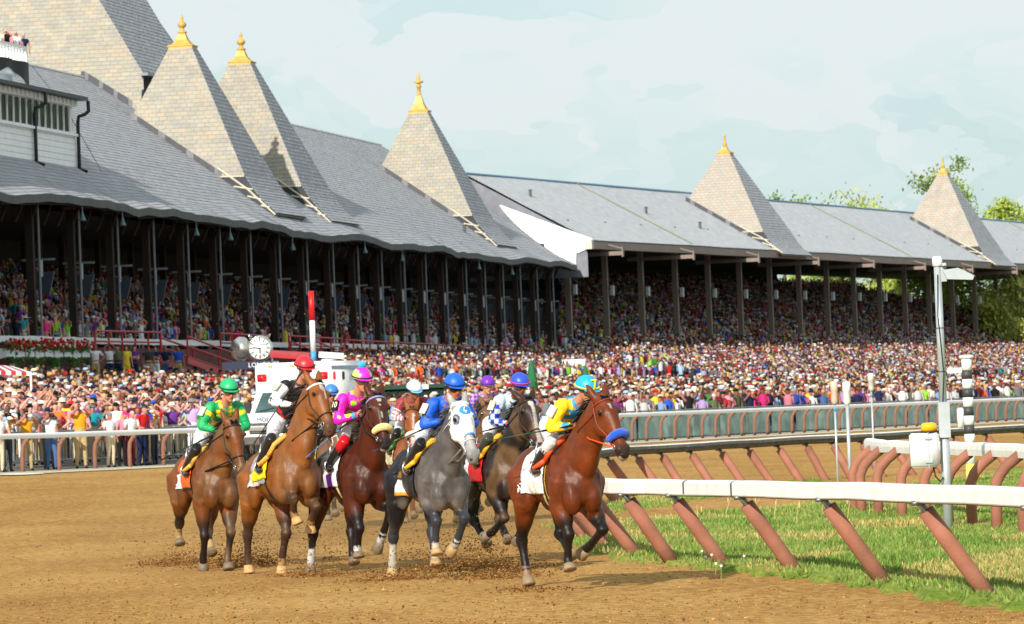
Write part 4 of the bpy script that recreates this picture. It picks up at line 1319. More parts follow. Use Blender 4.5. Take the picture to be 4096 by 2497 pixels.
    for key, L in cfg['legs'].items():
        fore = key[1] == 'F'; s = -1 if key[0] == 'R' else 1
        up_j, mid, fet, tip = [Vector(q) for q in L]
        if fore:
            sh = P(.56, s * .16, 1.20); B.limb([sh, up_j, up_j.lerp(mid, .5), mid + (up_j - mid).normalized() * .07], [.17, .145, .102, .066], key + 'u', 12)
            B.limb([mid + (up_j - mid).normalized() * .08, mid, mid + (fet - mid).normalized() * .07], [.062, .072, .055], key + 'k', 12)
            B.limb([mid + (fet - mid).normalized() * .06, mid.lerp(fet, .5), fet], [.053, .046, .052], key + 'c', 10)
        else:
            hip = P(-.66, s * .15, 1.24); B.limb([hip, hip.lerp(up_j, .55), up_j], [.23, .20, .155], key + 'u', 14)
            B.limb([up_j, up_j.lerp(mid, .45), mid + (up_j - mid).normalized() * .06], [.150, .112, .064], key + 'u', 12)
            B.limb([mid + (up_j - mid).normalized() * .07, mid, mid + (fet - mid).normalized() * .08], [.060, .077, .060], key + 'k', 12)
            B.limb([mid + (fet - mid).normalized() * .06, mid.lerp(fet, .5), fet], [.057, .049, .054], key + 'c', 10)
        B.limb([fet, fet.lerp(tip, .5)], [.058, .050], key + 'p', 10)
        hooves.append((key, fet, tip))
    me, co, tg = B.skin(0.019 if cfg['d'] < 75 else 0.027, 3)
    # fine muscle and vein relief, running down the limbs and body
    me.update()
    nrm = np.empty(len(me.vertices) * 3, np.float32); me.vertices.foreach_get('normal', nrm); nrm = nrm.reshape(-1, 3)
    sd0 = cfg['x'] * .37
    for i, p in enumerate(co):
        v = Vector(p); t_ = tg[i]
        k = 1.0 if t_ == 'body' else (.8 if t_ in ('neck',) or t_[-1] == 'u' else (.35 if t_ == 'head' else .22))
        r1 = .5 + 1.1 * noise.noise(Vector((v.x * 6.5 + sd0, v.y * 8.5, v.z * 3.0))); r2 = .5 + noise.noise(Vector((v.x * 15, v.y * 17 + sd0, v.z * 7)))
        co[i] = p + nrm[i] * (k * (.014 * (r1 - .5) + .005 * (r2 - .5)))
    me.vertices.foreach_set('co', co.ravel()); me.update()
    cols = np.zeros((len(co), 3), np.float32)
    socks = cfg.get('socks', {})
    blz = cfg.get('blaze'); pole_ = coat.get('pole')
    lowcol = np.array(coat.get('leg', coat['dark']))
    hoods = cfg.get('hood')
    for i, (p, t) in enumerate(zip(co, tg)):
        v = Vector(p); c = body.copy()
        if t == 'body':
            c = body * (0.9 + 0.12 * math.sin(v.x * 4 + 1)) 
            if 'rump' in coat and v.x < -0.1: c = lerp(c, np.array(coat['rump']), smooth(-0.05, -0.45, v.x) if False else smooth(0.05, 0.45, -v.x))
            if 'belly' in coat and v.z < 1.0: c = lerp(c, np.array(coat['belly']), smooth(0, 0.14, 1.0 - v.z) * 0.6)
        elif t == 'neck':
            if 'neck' in coat: c = np.array(coat['neck'])
        elif t in ('head', 'ear'):
            q = (v - poll) / HS; tt = q.dot(h); la = q.dot(l_); fn = q.dot(n_)
            if 'head' in coat: c = np.array(coat['head'])
            c = lerp(c, np.array(coat['muz']), smooth(.46, .56, tt))
            if t == 'head' and blz and fn > 0.0:
                for (a0, a1, w0, w1, lo) in blz:
                    if a0 < tt < a1 and abs(la - lo) < lerp(w0, w1, (tt - a0) / (a1 - a0)): c = np.array((0.62, 0.58, 0.54)) if tt < .5 else np.array((.55, .40, .36))
            if t == 'head' and cfg.get('lip') and tt > .60 and fn < -0.02: c = np.array((.5, .45, .42))
        else:
            key, sec = t[:2], t[2]
            sk = socks.get(key)
            if sec == 'u':
                Lg = cfg['legs'][key]; mid = Vector(Lg[1]); upj = Vector(Lg[0])
                f = (v - mid).dot((upj - mid).normalized()) / (upj - mid).length
                c = lerp(lowcol, body, smooth(.25, .75, f)) if coat.get('points', True) else lerp(lowcol, body, smooth(.0, .35, f))
                if 'rump' in coat and key[1] == 'H': c = lerp(lowcol, np.array(coat['rump']), smooth(.1, .6, f))
            else:
                c = lowcol.copy()
                if sk and (sec == 'p' or (sec == 'c' and sk > 1 and (v - Vector(cfg['legs'][key][1])).length > (0.20 if sk < 3 else 0.1))):
                    c = np.array(cfg.get('sockcol', (.56, .50, .42)))
        if 'dapple' in coat and t in ('body', 'neck') or ('dapple' in coat and t[-1] == 'u'):
            k = noise.noise(v * 9) + 0.6 * noise.noise(v * 4 + Vector((3, 1, 7)))
            c = c * (1 + coat['dapple'] * max(-.8, min(1.2, k * 1.5)))
        cols[i] = c
    dust = cfg.get('dust')
    if dust:
        for i, p in enumerate(co):
            v = Vector(p)
            k = smooth(.05, .55, noise.noise(v * 3.5 + Vector((9, 2, 4))) + 0.5 * smooth(0.3, 1.0, v.x) - 0.25 * abs(v.z - 1.1)) * dust
            cols[i] = lerp(cols[i], np.array(rgb(140, 104, 66)), k)
    set_cols(me, cols * cfg.get('tone', .70))
    me.materials.clear(); me.materials.append(M_COAT)
    me.polygons.foreach_set('use_smooth', [True] * len(me.polygons))
    me.name = 'body'
    link_mesh('body', me, root)
    bvh = BVHTree.FromPolygons([Vector(c) for c in co], [tuple(p.vertices) for p in me.polygons])
    def hit(o_, dr):
        """outermost surface point seen from outside along dr"""
        r = bvh.ray_cast(o_ + dr * 0.6, -dr, 0.6)
        return (r[0], r[1]) if r[0] is not None else (o_ + dr * .06, dr)
    # hooves
    for key, fet, tip in hooves:
        ax = (tip - fet).normalized()
        sk = socks.get(key); pc = np.array(cfg.get('hoofcol', rgb(120, 104, 84)))
        mb = MB(); c_ = tuple(pc)
        st = fet.lerp(tip, .45)
        toe = Vector((0.3, 0, -0.2)) if ax.z < -0.3 else Vector((0, 0, 0))
        f_ = (Vector((1, 0, 0)) - ax * ax.x); f_ = f_.normalized() if f_.length > .2 else Vector((0, 0, -1))
        sd = ax.cross(f_).normalized()
        ln = (tip - st).length
        mb.loft([(st, sd, f_, .054, .056), (st + ax * ln * .35 + f_ * .006, sd, f_, .064, .068), (tip + f_ * .014, sd, f_, .076, .085), (tip + ax * .012 + f_ * .014, sd, f_, .070, .076)], 14, c_)
        mb.build('hoof', M_HOOF, root, True, off=(0, 0, 0))
    for s in (-1, 1):
        c_, nn = hit(hp(.165, .015), (l_ * s + n_ * .25).normalized())
        MB().ball(c_ - nn * .012, .029, 10, 7).build('eye', M_EYE, root, True, off=(0, 0, 0))
        c_, nn = hit(hp(.568, .005), (l_ * (s * .8) + h * .55 + n_ * .1).normalized())
        a1 = nn.orthogonal().normalized()
        MB().ball(c_ - nn * .006, (.027, .020, .012), 8, 6, ax=(h, nn.cross(h).normalized(), nn)).build('nostril', mat('nostril_dark', (.012, .008, .008), .6), root, True, off=(0, 0, 0))
    # mane, forelock, tail: tapering locks of hair
    hc = np.array(coat['hair'])
    def lock(mb, p, dirs, w, side):
        pts = [p]
        for q in dirs: pts.append(pts[-1] + q)
        o0 = len(mb.v)
        n = len(pts)
        for i, q in enumerate(pts):
            ww = w * (1 - i / (n - 1)) ** 0.7 + .001
            cc = tuple(hc * rnd.uniform(.7, 1.5))
            mb.v += [tuple(q - side * ww), tuple(q + side * ww)]; mb.c += [cc, cc]
        for i in range(n - 1):
            mb.f.append((o0 + 2 * i, o0 + 2 * i + 1, o0 + 2 * i + 3, o0 + 2 * i + 2)); mb.mi.append(0)
    mb = MB()
    rr = random.Random(cfg['x'])
    for i in range(8, len(crest)):
        p, s_ = crest[i]
        for k in range(16):
            q = p + s_ * rr.uniform(-.035, .02) + Vector((rr.uniform(-.03, .03), 0, rr.uniform(-.05, .0)))
            dv = Vector((-.03 * rr.uniform(.3, 1.5), -.035 * rr.uniform(0.0, 1.6), -.012 + .03 * rr.uniform(-.8, 1)))
            lock(mb, q, [dv, dv * .9 + Vector((0, 0, -.015)), dv * .7 + Vector((0, -.01, -.03))], .012, Vector((rr.uniform(-1, 1), rr.uniform(-1, 1), rr.uniform(-1, 1))).normalized())
    mb.build('mane', M_HAIR, root, False, off=(0, 0, 0))
    if not hoods:
        mb = MB()
        for k in range(26):
            q = hp(-.02, .06, rr.uniform(-.035, .035))
            dv = h * .035 + n_ * .022 + l_ * rr.uniform(-.012, .012)
            lock(mb, q, [dv, dv * .9 - n_ * .01, dv * .6 - n_ * .012], .009, l_)
        mb.build('forelock', M_HAIR, root, False, off=(0, 0, 0))
    mb = MB(); t0 = P(-1.0, 0, 1.40)
    td = Vector(cfg.get('tail', (-.14, .02, -.02)))
    for k in range(150):
        q = t0 + Vector((rr.uniform(-.02, .03), rr.uniform(-.03, .03), rr.uniform(-.05, .03)))
        j = Vector((rr.uniform(-.03, .03), rr.uniform(-.05, .05), rr.uniform(-.05, .04)))
        lock(mb, q, [td + j * .3, td + j * .6 + Vector((0, 0, -.03)), td * .9 + j + Vector((0, 0, -.06)), td * .7 + j * 1.5 + Vector((0, 0, -.08))], .014, Vector((rr.uniform(-1, 1), rr.uniform(-1, 1), rr.uniform(-1, 1))).normalized())
    mb.build('tail', M_HAIR, root, False, off=(0, 0, 0))
    # ---- tack
    def head_ring(t, a0, a1, n=16, lift=.006, o_=-.03, slope=0.0):
        out_ = []
        for i in range(n + 1):
            a = lerp(a0, a1, i / n)
            dr = (n_ * math.cos(a) + l_ * math.sin(a)).normalized()
            c_, nn = hit(hp(t, o_), dr)
            out_.append(c_ + nn * lift)
        return out_
    br_m = cfg.get('bridle', M_LEATHER)
    br = MB().tube(head_ring(.40, -math.pi, math.pi, 26, .006), .0105, 6).build('noseband', br_m, root, True, off=(0, 0, 0)) if not cfg.get('nonose') else None
    MB().tube(head_ring(.055, -1.75, 1.75, 18, .006), .011 if not cfg.get('brow') else .014, 6).build('browband', cfg.get('brow') or br_m, root, True, off=(0, 0, 0))
    bits = []
    for s in (-1, 1):
        pts = []
        for t in np.linspace(.0, .50, 12):
            a = s * (1.25 + .45 * math.sin(math.pi * min(1, t / .5)))
            dr = (n_ * math.cos(a) + l_ * math.sin(a)).normalized()
            c_, nn = hit(hp(t, -.04), dr); pts.append(c_ + nn * .006)
        MB().tube(pts, .0095, 6).build('cheek_strap', br_m, root, True, off=(0, 0, 0))
        bit = pts[-1]; bits.append(bit)
        ring = [bit + h * (.03 * math.cos(a)) + n_ * (.03 * math.sin(a)) + l_ * (s * .008) for a in np.linspace(0, 2 * math.pi, 13)]
        MB().tube(ring, .005, 5, cap=False).build('bit_ring', M_STEEL, root, True, off=(0, 0, 0))
        # throat latch side
    MB().tube(head_ring(.10, 1.5, 2 * math.pi - 1.5, 16, .008, -.06), .008, 6).build('throat_latch', br_m, root, True, off=(0, 0, 0))
    if cfg.get('roll'):
        pts = head_ring(.415, -1.45, 1.45, 16, .030)
        mb = MB(); nn_ = len(pts)
        mb.tube(pts, [.036 + .012 * math.sin(math.pi * i / (nn_ - 1)) for i in range(nn_)], 10, col=cfg['roll'])
        mb.build('shadow_roll', M_FLEECE, root, True, off=(0, 0, 0))
    if hoods:
        eyes = [hit(hp(.165, .015), (l_ * s + n_ * .25).normalized())[0] for s in (-1, 1)]
        me2 = me
        def kf(p):
            if tg[p.vertices[0]] != 'head': return False
            q = (p.center - poll) / HS; tt = q.dot(h)
            lim = .385 + (.04 if abs(q.dot(l_)) > .05 else -.03)
            return -.03 < tt < lim and min((p.center - e2).length for e2 in eyes) > .052
        def cf(v):
            q = (v.co - poll) / HS; tt = q.dot(h); la = q.dot(l_); fn = q.dot(n_)
            if min((v.co - e2).length for e2 in eyes) < .068: return rgb(60, 90, 150)
            lim = .385 + (.04 if abs(la) > .05 else -.03)
            if tt > lim - .02 and fn > 0: return rgb(70, 120, 190)
            return (.74, .74, .76)
        hm = sub_mesh(me, kf, 'hood', M_CLOTH, .010, cf)
        ho = link_mesh('hood', hm, root)
        # round blue badge with a white plume mark on the forehead
        def conf(u, v_, lift):
            c_, nn = hit(hp(.095 + v_ * 1.15, 0, u * 1.15), n_)
            return c_ + nn * lift
        mb = MB(); ringp = [conf(0, 0, .016)]
        for rr_ in (.022, .044):
            for k in range(20):
                a = 2 * math.pi * k / 20; ringp.append(conf(rr_ * math.cos(a), rr_ * math.sin(a), .016))
        fs = [(0, 1 + k, 1 + (k + 1) % 20) for k in range(20)] + [(1 + k, 21 + k, 21 + (k + 1) % 20, 1 + (k + 1) % 20) for k in range(20)]
        mb.add(ringp, fs); mb.build('badge', mat('badge_blue', rgb(44, 130, 200), .5, var=0), ho, True, off=(0, 0, 0))
        mb = MB()
        for pts in ([(.008, -.034), (-.002, -.020), (-.010, -.004), (-.006, .008)], [(-.014, .008), (0, .012), (.014, .010)], [(-.006, .020), (.010, .018)], [(-.004, .028), (.004, .028)]):
            mb.tube([conf(u, v_, .020) for u, v_ in pts], [.006] * len(pts), 6)
        mb.build('badge_mark', M_WSTRIP, ho, True, off=(0, 0, 0))
    # saddle cloth, girth, saddle: laid on the back
    sc = cfg.get('cloth', [])
    nonbody = ('body',)
    for nm, a0, a1, zlo, colf, off_ in sc:
        def kf(p, a0=a0, a1=a1, zlo=zlo):
            c_ = p.center
            if not (tg[p.vertices[0]] in ('body', 'neck')): return False
            zz = c_.z - (c_.x + .6) * pt
            sk_ = (1.45 - zz) * cfg.get('skew', .12)
            return a0 - sk_ < c_.x < a1 - sk_ * .5 and zz > zlo
        mm = sub_mesh(me, kf, nm, M_CLOTH, off_, lambda v, colf=colf: colf(v, pt))
        if mm:
            so = mm.vertices
            o1 = link_mesh(nm, mm, root)
            md = o1.modifiers.new('t', 'SOLIDIFY'); md.thickness = .008; md.offset = 1
    for ga, gc, gw in cfg.get('girths', [(.16, rgb(34, 30, 30), .045)]):
        gm = sub_mesh(me, lambda p: tg[p.vertices[0]] == 'body' and ga < p.center.x < ga + gw and p.center.z - (p.center.x + .6) * pt < 1.42, 'girth', M_CLOTH, .012, lambda v: gc)
        if gm:
            link_mesh('girth', gm, root)
    mb = MB()
    rings = []
    for a, wd, zz, hh in ((-.28, .10, 1.575, .03), (-.22, .16, 1.59, .035), (-.05, .19, 1.575, .04), (.12, .17, 1.585, .045), (.24, .11, 1.625, .05), (.30, .05, 1.62, .03)):
        rings.append((P(a, 0, zz), Y_, Z_, wd, hh))
    mb.loft(rings, 14, cfg.get('saddle', rgb(40, 26, 20)))
    sd_ = mb.build('saddle', M_CLOTH, root, True, off=(0, 0, 0))
    pad = cfg.get('padcol')
    if pad:
        mb = MB(); mb.tube([P(.30, -.30, 1.42), P(.36, -.24, 1.56), P(.38, -.12, 1.66), P(.38, 0, 1.68), P(.38, .12, 1.66), P(.36, .24, 1.56)], [.03, .035, .035, .03, .035, .03], 8, col=pad)
        mb.tube([P(.30, -.30, 1.42), P(.10, -.34, 1.34), P(-.06, -.32, 1.40)], [.03, .028, .02], 8, col=pad)
        mb.build('saddle_pad', M_CLOTH, sd_, True, off=(0, 0, 0))
    J = cfg.get('jockey')
    if J: jockey(J, root, P, bits, cfg)
    return root

def ik(a, b, l1, l2, pole):
    d = b - a; L_ = min(d.length, (l1 + l2) * .995); u = d.normalized()
    x = (l1 * l1 - l2 * l2 + L_ * L_) / (2 * L_)
    hgt = math.sqrt(max(0.0, l1 * l1 - x * x))
    pv = Vector(pole); pv = (pv - u * pv.dot(u)).normalized()
    return a + u * x + pv * hgt

def jockey(J, horse_root, P, bits, cfg):
    """rider crouched in the irons; coordinates are the horse's own"""
    root = thing('person', J['label'], 'person', tuple(horse_root.location), horse_root.rotation_euler.z, 'jockeys riding in the race')
    hd = Vector(J['head']) + Vector((.12, -.045, -.02)); hq = J.get('hip', (-.10, .02, 1.83)); hip = P(hq[0] - .06, hq[1], hq[2] + .01)
    sh = hd + Vector(J.get('neck', (-.14, 0, -.20))) + Vector((-.05, 0, .02))
    ax = (sh - hip).normalized(); lat = Vector((0, 1, 0)); lat = (lat - ax * lat.dot(ax)).normalized()
    bk = ax.cross(lat).normalized()
    if bk.z < 0 and abs(bk.z) > .3: bk = -bk
    B = Body()
    rings = [(hip - ax * .10, lat, bk, .10, .09), (hip - ax * .04, lat, bk, .155, .125), (hip + ax * .06, lat, bk, .15, .12)]
    B.loft(rings, 'breech', 16)
    L_ = (sh - hip).length
    B.loft([(hip + ax * .05, lat, bk, .145, .115), (hip + ax * L_ * .35, lat, bk, .160, .125), (hip + ax * L_ * .65, lat, bk, .186, .138), (hip + ax * L_ * .88, lat, bk, .198, .130), (sh, lat, bk, .165, .105), (sh + ax * .06, lat, bk, .07, .06)], 'torso', 18)
    B.limb([sh + ax * .02, sh.lerp(hd, .6)], [.065, .06], 'neck', 10)
    f = Vector(J.get('face', (.93, .0, -.36))); f.z += .14; f.normalize()
    fl = Vector((0, 1, 0)); fl = (fl - f * fl.dot(f)).normalized(); fu = f.cross(fl).normalized()
    if fu.z < 0: fu = -fu
    hl_ = f; 
    B.ell(hd, (.098, .078, .115), 'head', ax=(f, fl, fu), n=14, m=10)
    B.ell(hd + f * .035 - fu * .075, (.06, .055, .065), 'head', ax=(f, fl, fu))
    B.ell(hd + f * .105 - fu * .035, (.022, .016, .028), 'head', ax=(f, fl, fu))
    B.ell(hd + f * .088 - fu * .078, (.016, .026, .010), 'head', ax=(f, fl, fu))
    B.ell(hd + f * .075 - fu * .115, (.028, .028, .02), 'head', ax=(f, fl, fu))
    hands = []
    for s in (-1, 1):
        S0 = sh + lat * (s * .185) - ax * .02
        hand = Vector(J['hands'][0 if s < 0 else 1])
        el = ik(S0, hand, .29, .27, Vector(J.get('pole', (-.35, 0, -.5))) + lat * (s * .9))
        hands.append((hand, el, S0))
        B.limb([S0 - lat * (s * .03), S0, S0.lerp(el, .5), el], [.085, .088, .074, .060], 'up%d' % s, 12)
        B.limb([el, el.lerp(hand, .45), hand], [.058, .052, .036], 'fo%d' % s, 12)
        kn = P(*((lambda q: (q[0], q[1] * s, q[2]))(J.get('knee', (.40, .27, 1.63)))))
        ft = P(*((lambda q: (q[0], q[1] * s, q[2]))(J.get('foot', (.02, .325, 1.34)))))
        hj = hip + lat * (s * .09)
        B.limb([hj, hj.lerp(kn, .5), hj.lerp(kn, .86)], [.115, .095, .066], 'breech', 12)
        kd = kn.lerp(ft, .28)
        B.limb([hj.lerp(kn, .9), kn, kd], [.064, .074, .068], 'knee%d' % s, 12)
        B.limb([kd, kn.lerp(ft, .55), ft], [.064, .060, .045], 'boot%d' % s, 12)
        B.limb([ft + Vector((-.05, 0, -.03)), ft + Vector((.07, 0, -.045)), ft + Vector((.17, 0, -.035))], [.036, .040, .028], 'boot%d' % s, 10)
        J.setdefault('_feet', []).append(ft)
    me, co, tg = B.skin(0.0145, 3)
    # colours
    skin = np.array(J.get('skin', rgb(192, 128, 98)))
    cols = np.zeros((len(co), 3), np.float32)
    jf = J['silks']
    cyc = {'torso': 1, 'up-1': 2, 'up1': 2, 'fo-1': 2, 'fo1': 2}
    for i, (p, t) in enumerate(zip(co, tg)):
        v = Vector(p)
        if t == 'torso':
            q = v - hip
            cols[i] = jf('torso', q.dot(ax) / L_, q.dot(lat), q.dot(bk), v)
        elif t[:2] in ('up', 'fo'):
            s = int(t[2:]); hand, el, S0 = hands[0 if s < 0 else 1]
            if t[:2] == 'up': u = (v - S0).dot((el - S0).normalized()) / .29
            else: u = 1 + (v - el).dot((hand - el).normalized()) / .27
            cols[i] = jf('sleeve', u, s, (v - S0).dot(lat), v)
        elif t == 'breech': cols[i] = J.get('breech', (.72, .71, .72))
        elif t[:4] == 'knee': cols[i] = J.get('kneecol', J.get('boot', (.012, .012, .014)))
        elif t[:4] == 'boot': cols[i] = J.get('boot', (.012, .012, .014))
        else:
            cols[i] = skin
            if t == 'head':
                q = v - hd
                if q.dot(f) > .085 and abs(q.dot(fu) + .078) < .012: cols[i] = skin * np.array((.8, .5, .5))
    set_cols(me, cols)
    me.update()
    part_of = {'torso': 'jersey', 'up-1': 'jersey', 'up1': 'jersey', 'fo-1': 'jersey', 'fo1': 'jersey', 'breech': 'breeches', 'knee-1': 'boot-1', 'boot-1': 'boot-1', 'knee1': 'boot1', 'boot1': 'boot1', 'head': 'body', 'neck': 'body'}
    from collections import Counter
    ft_ = {}
    for p in me.polygons:
        ft_[p.index] = Counter(part_of[tg[i]] for i in p.vertices).most_common(1)[0][0]
    for nm, m_ in (('body', M_SKIN), ('jersey', M_CLOTH), ('breeches', M_CLOTH), ('boot-1', mat_attr('boot_leather', .3, .5, var=.1)), ('boot1', mat_attr('boot_leather'))):
        sm = sub_mesh(me, lambda p: ft_[p.index] == nm, nm, m_)
        if sm: link_mesh(nm.rstrip('-1'), sm, root)
    bpy.data.meshes.remove(me)
    # hands with five curled fingers round the rein
    for s in (-1, 1):
        hand, el, S0 = hands[0 if s < 0 else 1]
        d_ = (hand - el).normalized(); sidev = Vector((0, s, 0)); sidev = (sidev - d_ * sidev.dot(d_)).normalized(); up = d_.cross(sidev).normalized()
        if up.z < 0: up = -up
        mb = MB(); c_ = tuple(skin)
        mb.loft([(hand - d_ * .01, sidev, up, .026, .036), (hand + d_ * .03, sidev, up, .028, .043), (hand + d_ * .075, sidev, up, .024, .042), (hand + d_ * .09, sidev, up, .012, .030)], 10, c_)
        for k in range(4):
            b0 = hand + d_ * .08 + up * (.032 - .021 * k) + sidev * .012
            ln = (.9, 1.0, .95, .78)[k]
            mb.tube([b0, b0 + d_ * .030 * ln - sidev * .004, b0 + d_ * .034 * ln - sidev * .032 * ln, b0 + d_ * .010 - sidev * .050 * ln], [.0115, .011, .010, .008], 6, col=c_)
        b0 = hand + d_ * .025 + up * .038
        mb.tube([b0, b0 + d_ * .03 + up * .012 - sidev * .01, b0 + d_ * .055 - sidev * .026], [.013, .012, .009], 6, col=c_)
        mb.build('hand', M_SKIN, root, True, off=(0, 0, 0))
        if J.get('cuff'):
            mb = MB(); mb.tube([hand - d_ * .055, hand - d_ * .015], [.043, .042], 12, col=J['cuff']); mb.build('cuff', M_CLOTH, root, True, off=(0, 0, 0))
    # helmet with cover, peak and band
    cap = J['cap']
    mb = MB()
    N, Mm = 24, 10
    vs = []; cs = []
    for j in range(Mm + 1):
        th = (math.pi * .52) * j / Mm
        for k in range(N):
            a = 2 * math.pi * k / N
            dx, dy, dz = math.sin(th) * math.cos(a), math.sin(th) * math.sin(a), math.cos(th)
            peak = 0.0
            vs.append(hd + fu * .046 + f * (.140 * dx - .006) + fl * (.124 * dy) + fu * (.128 * dz))
            cs.append(tuple(cap(dx, dy, dz)))
    fs = [(j * N + k, j * N + (k + 1) % N, (j + 1) * N + (k + 1) % N, (j + 1) * N + k) for j in range(Mm) for k in range(N)]
    o0 = len(mb.v); mb.v += [tuple(v) for v in vs]; mb.c += cs; mb.f += fs; mb.mi += [0] * len(fs)
    hm = mb.build('helmet', mat_attr('helmet_cover', .4, .5, var=.04, bump=.25, bscale=12), root, True, off=(0, 0, 0))
    pk = []
    mb = MB()
    for k in range(9):
        a = lerp(-1.05, 1.05, k / 8)
        r0 = hd + fu * .044 + f * (.14 * math.cos(a)) + fl * (.122 * math.sin(a))
        ext = .040 * math.cos(a * .9)
        pk += [r0, r0 + f * ext - fu * .012]
    mb.add(pk, [(2 * k, 2 * k + 2, 2 * k + 3, 2 * k + 1) for k in range(8)], tuple(J.get('peak', cap(1, 0, 0))))
    pko = mb.build('peak', MATS['helmet_cover'], hm, True, off=(0, 0, 0))
    ring = [hd + fu * .056 + f * (.1445 * math.cos(a) - .004) + fl * (.1265 * math.sin(a)) for a in np.linspace(0, 2 * math.pi, 25)]
    MB().tube(ring, .0085, 6, cap=False, col=tuple(J.get('band', (.012, .012, .014)))).build('band', M_CLOTH, hm, True, off=(0, 0, 0))
    if J.get('pom'):
        mb = MB(); mb.ball(hd + fu * .195 - f * .02, (.055, .055, .045), 12, 8, col=J['pom']); mb.build('pompom', M_FLEECE, hm, True, off=(0, 0, 0))
    # goggles
    mb = MB(); pts = []
    for k in range(11):
        a = lerp(-1.15, 1.15, k / 10)
        b0 = hd + f * (.112 * math.cos(a) + .004) + fl * (.090 * math.sin(a)) - fu * .002
        pts += [b0 + fu * .026, b0 - fu * (.026 if abs(a) > .25 else .012)]
    mb.add(pts, [(2 * k, 2 * k + 1, 2 * k + 3, 2 * k + 2) for k in range(10)])
    mb.build('goggles', J.get('lens', M_LENS), root, True, off=(0, 0, 0))
    mb = MB(); mb.tube([hd + f * (.106 * math.cos(a)) + fl * (.094 * math.sin(a)) + fu * .01 for a in np.linspace(1.1, 2 * math.pi - 1.1, 16)], .009, 5, col=(.02, .02, .02)); mb.build('goggle_strap', M_CLOTH, root, True, off=(0, 0, 0))
    # stirrups belong to the horse's saddle
    for ft in J['_feet']:
        ring = [ft + Vector((.05, 0, .0)) + Vector((0, .055 * math.cos(a), -.005 + .075 * math.sin(a))) for a in np.linspace(0, 2 * math.pi, 13)]
        mb = MB(); mb.tube(ring, .008, 5, cap=False); mb.tube([ft + Vector((.05, 0, .07)), ft + Vector((.06, -.04 if ft.y > 0 else .04, .30))], .010, 5)
        mb.build('stirrup', M_STEEL, horse_root, True, off=(0, 0, 0))
    # reins from the bit rings to the hands (part of the horse's bridle)
    for s, bit in zip((-1, 1), bits):
        hand = hands[0 if s < 0 else 1][0]
        m_ = bit.lerp(hand, .5) + Vector((0, s * .05, -.03))
        MB().tube([bit, m_, hand + Vector((.06, 0, 0))], .009, 6).build('rein', cfg.get('reinmat', M_LEATHER), horse_root, True, off=(0, 0, 0))
    if J.get('badge'):
        bt, bc_ = J['badge']
        hand, el, S0 = hands[0]
        d_ = (el - S0).normalized(); out_ = (Vector((.35, -1, .25))); out_ = (out_ - d_ * out_.dot(d_)).normalized(); sd_ = d_.cross(out_).normalized()
        c_ = S0 + d_ * .11 + out_ * .094
        mb = MB(); mb.box(c_, (.13, .11, .014), (d_, sd_, out_), col=bc_); 
        bo = mb.build('arm_badge', M_CLOTH, root, False, off=(0, 0, 0))
        if bt:
            mw = Matrix(((sd_.x, -d_.x, out_.x, 0), (sd_.y, -d_.y, out_.y, 0), (sd_.z, -d_.z, out_.z, 0), (0, 0, 0, 1)))
            if sd_.dot(Vector((0, 1, 0))) < 0:
                mw = Matrix(((-sd_.x, -d_.x, out_.x, 0), (-sd_.y, -d_.y, out_.y, 0), (-sd_.z, -d_.z, out_.z, 0), (0, 0, 0, 1)))
            mw.translation = c_ + out_ * .011
            if mw.to_3x3().determinant() < 0:
                mw = mw @ Matrix.Scale(-1, 4, (1, 0, 0))
            text_mesh('badge_number', bt, .11, J.get('badge_text', M_LEATHERB), bo, mw, .002)
    if J.get('capnum'):
        nv = (f * .80 + fl * J.get('capside', .25) + fu * .50).normalized()
        c_ = hd + fu * .035 + f * (.142 * nv.dot(f)) + fl * (.124 * nv.dot(fl)) + fu * (.128 * nv.dot(fu)) + nv * .004
        r_ = fl - nv * fl.dot(nv); r_.normalize(); u_ = nv.cross(r_).normalized()
        if u_.z < 0: u_ = -u_; 
        if r_.cross(u_).dot(nv) < 0: r_ = -r_
        mw = Matrix(((r_.x, u_.x, nv.x, c_.x), (r_.y, u_.y, nv.y, c_.y), (r_.z, u_.z, nv.z, c_.z), (0, 0, 0, 1)))
        text_mesh('cap_number', J['capnum'], .15, mat('cap_yellow', rgb(240, 215, 50), .6, var=0), hm, mw, .006)
    # whip held in the right hand
    if J.get('whip'):
        a, b = [Vector(q) for q in J['whip']['pts']]
        hand = hands[0][0]
        wl = horse_root.location
        wo = thing('riding_whip', J['whip']['label'], 'whip', tuple(wl), horse_root.rotation_euler.z, 'riding whips')
        d_ = (b - a).normalized()
        MB().tube([a, a.lerp(b, .35)], [.013, .012], 7).build('handle', M_LEATHERB, wo, True, off=(0, 0, 0))
        MB().tube([a.lerp(b, .35), b - d_ * .06], [.009, .006], 6).build('shaft', J['whip'].get('mat', M_LEATHERB), wo, True, off=(0, 0, 0))
        MB().box(b - d_ * .03, (.09, .022, .006), (d_, d_.orthogonal().normalized(), d_.cross(d_.orthogonal()).normalized())).build('popper', J['whip'].get('mat', M_LEATHERB), wo, off=(0, 0, 0))
    return root

# ------------------------------------------------------------------ the field
def dots(p, sc, r, seed=0.0):
    """true inside scattered round dots on the cloth"""
    q = p * sc + Vector((seed, seed * 1.7, seed * .6))
    c = Vector((math.floor(q.x), math.floor(q.y), math.floor(q.z)))
    return (q - c - Vector((.5, .5, .5))).length < r
def cloth_plain(c, patches=(), edge=None):
    def f(v, pt):
        zz = v.co.z - (v.co.x + .6) * pt
        for a0, a1, z0, z1, cc in patches:
            if a0 < v.co.x < a1 and z0 < zz < z1: return cc
        if edge and zz < edge[0]: return edge[1]
        return c
    return f
W3 = (.74, .74, .74)
BLK = (.013, .013, .015)

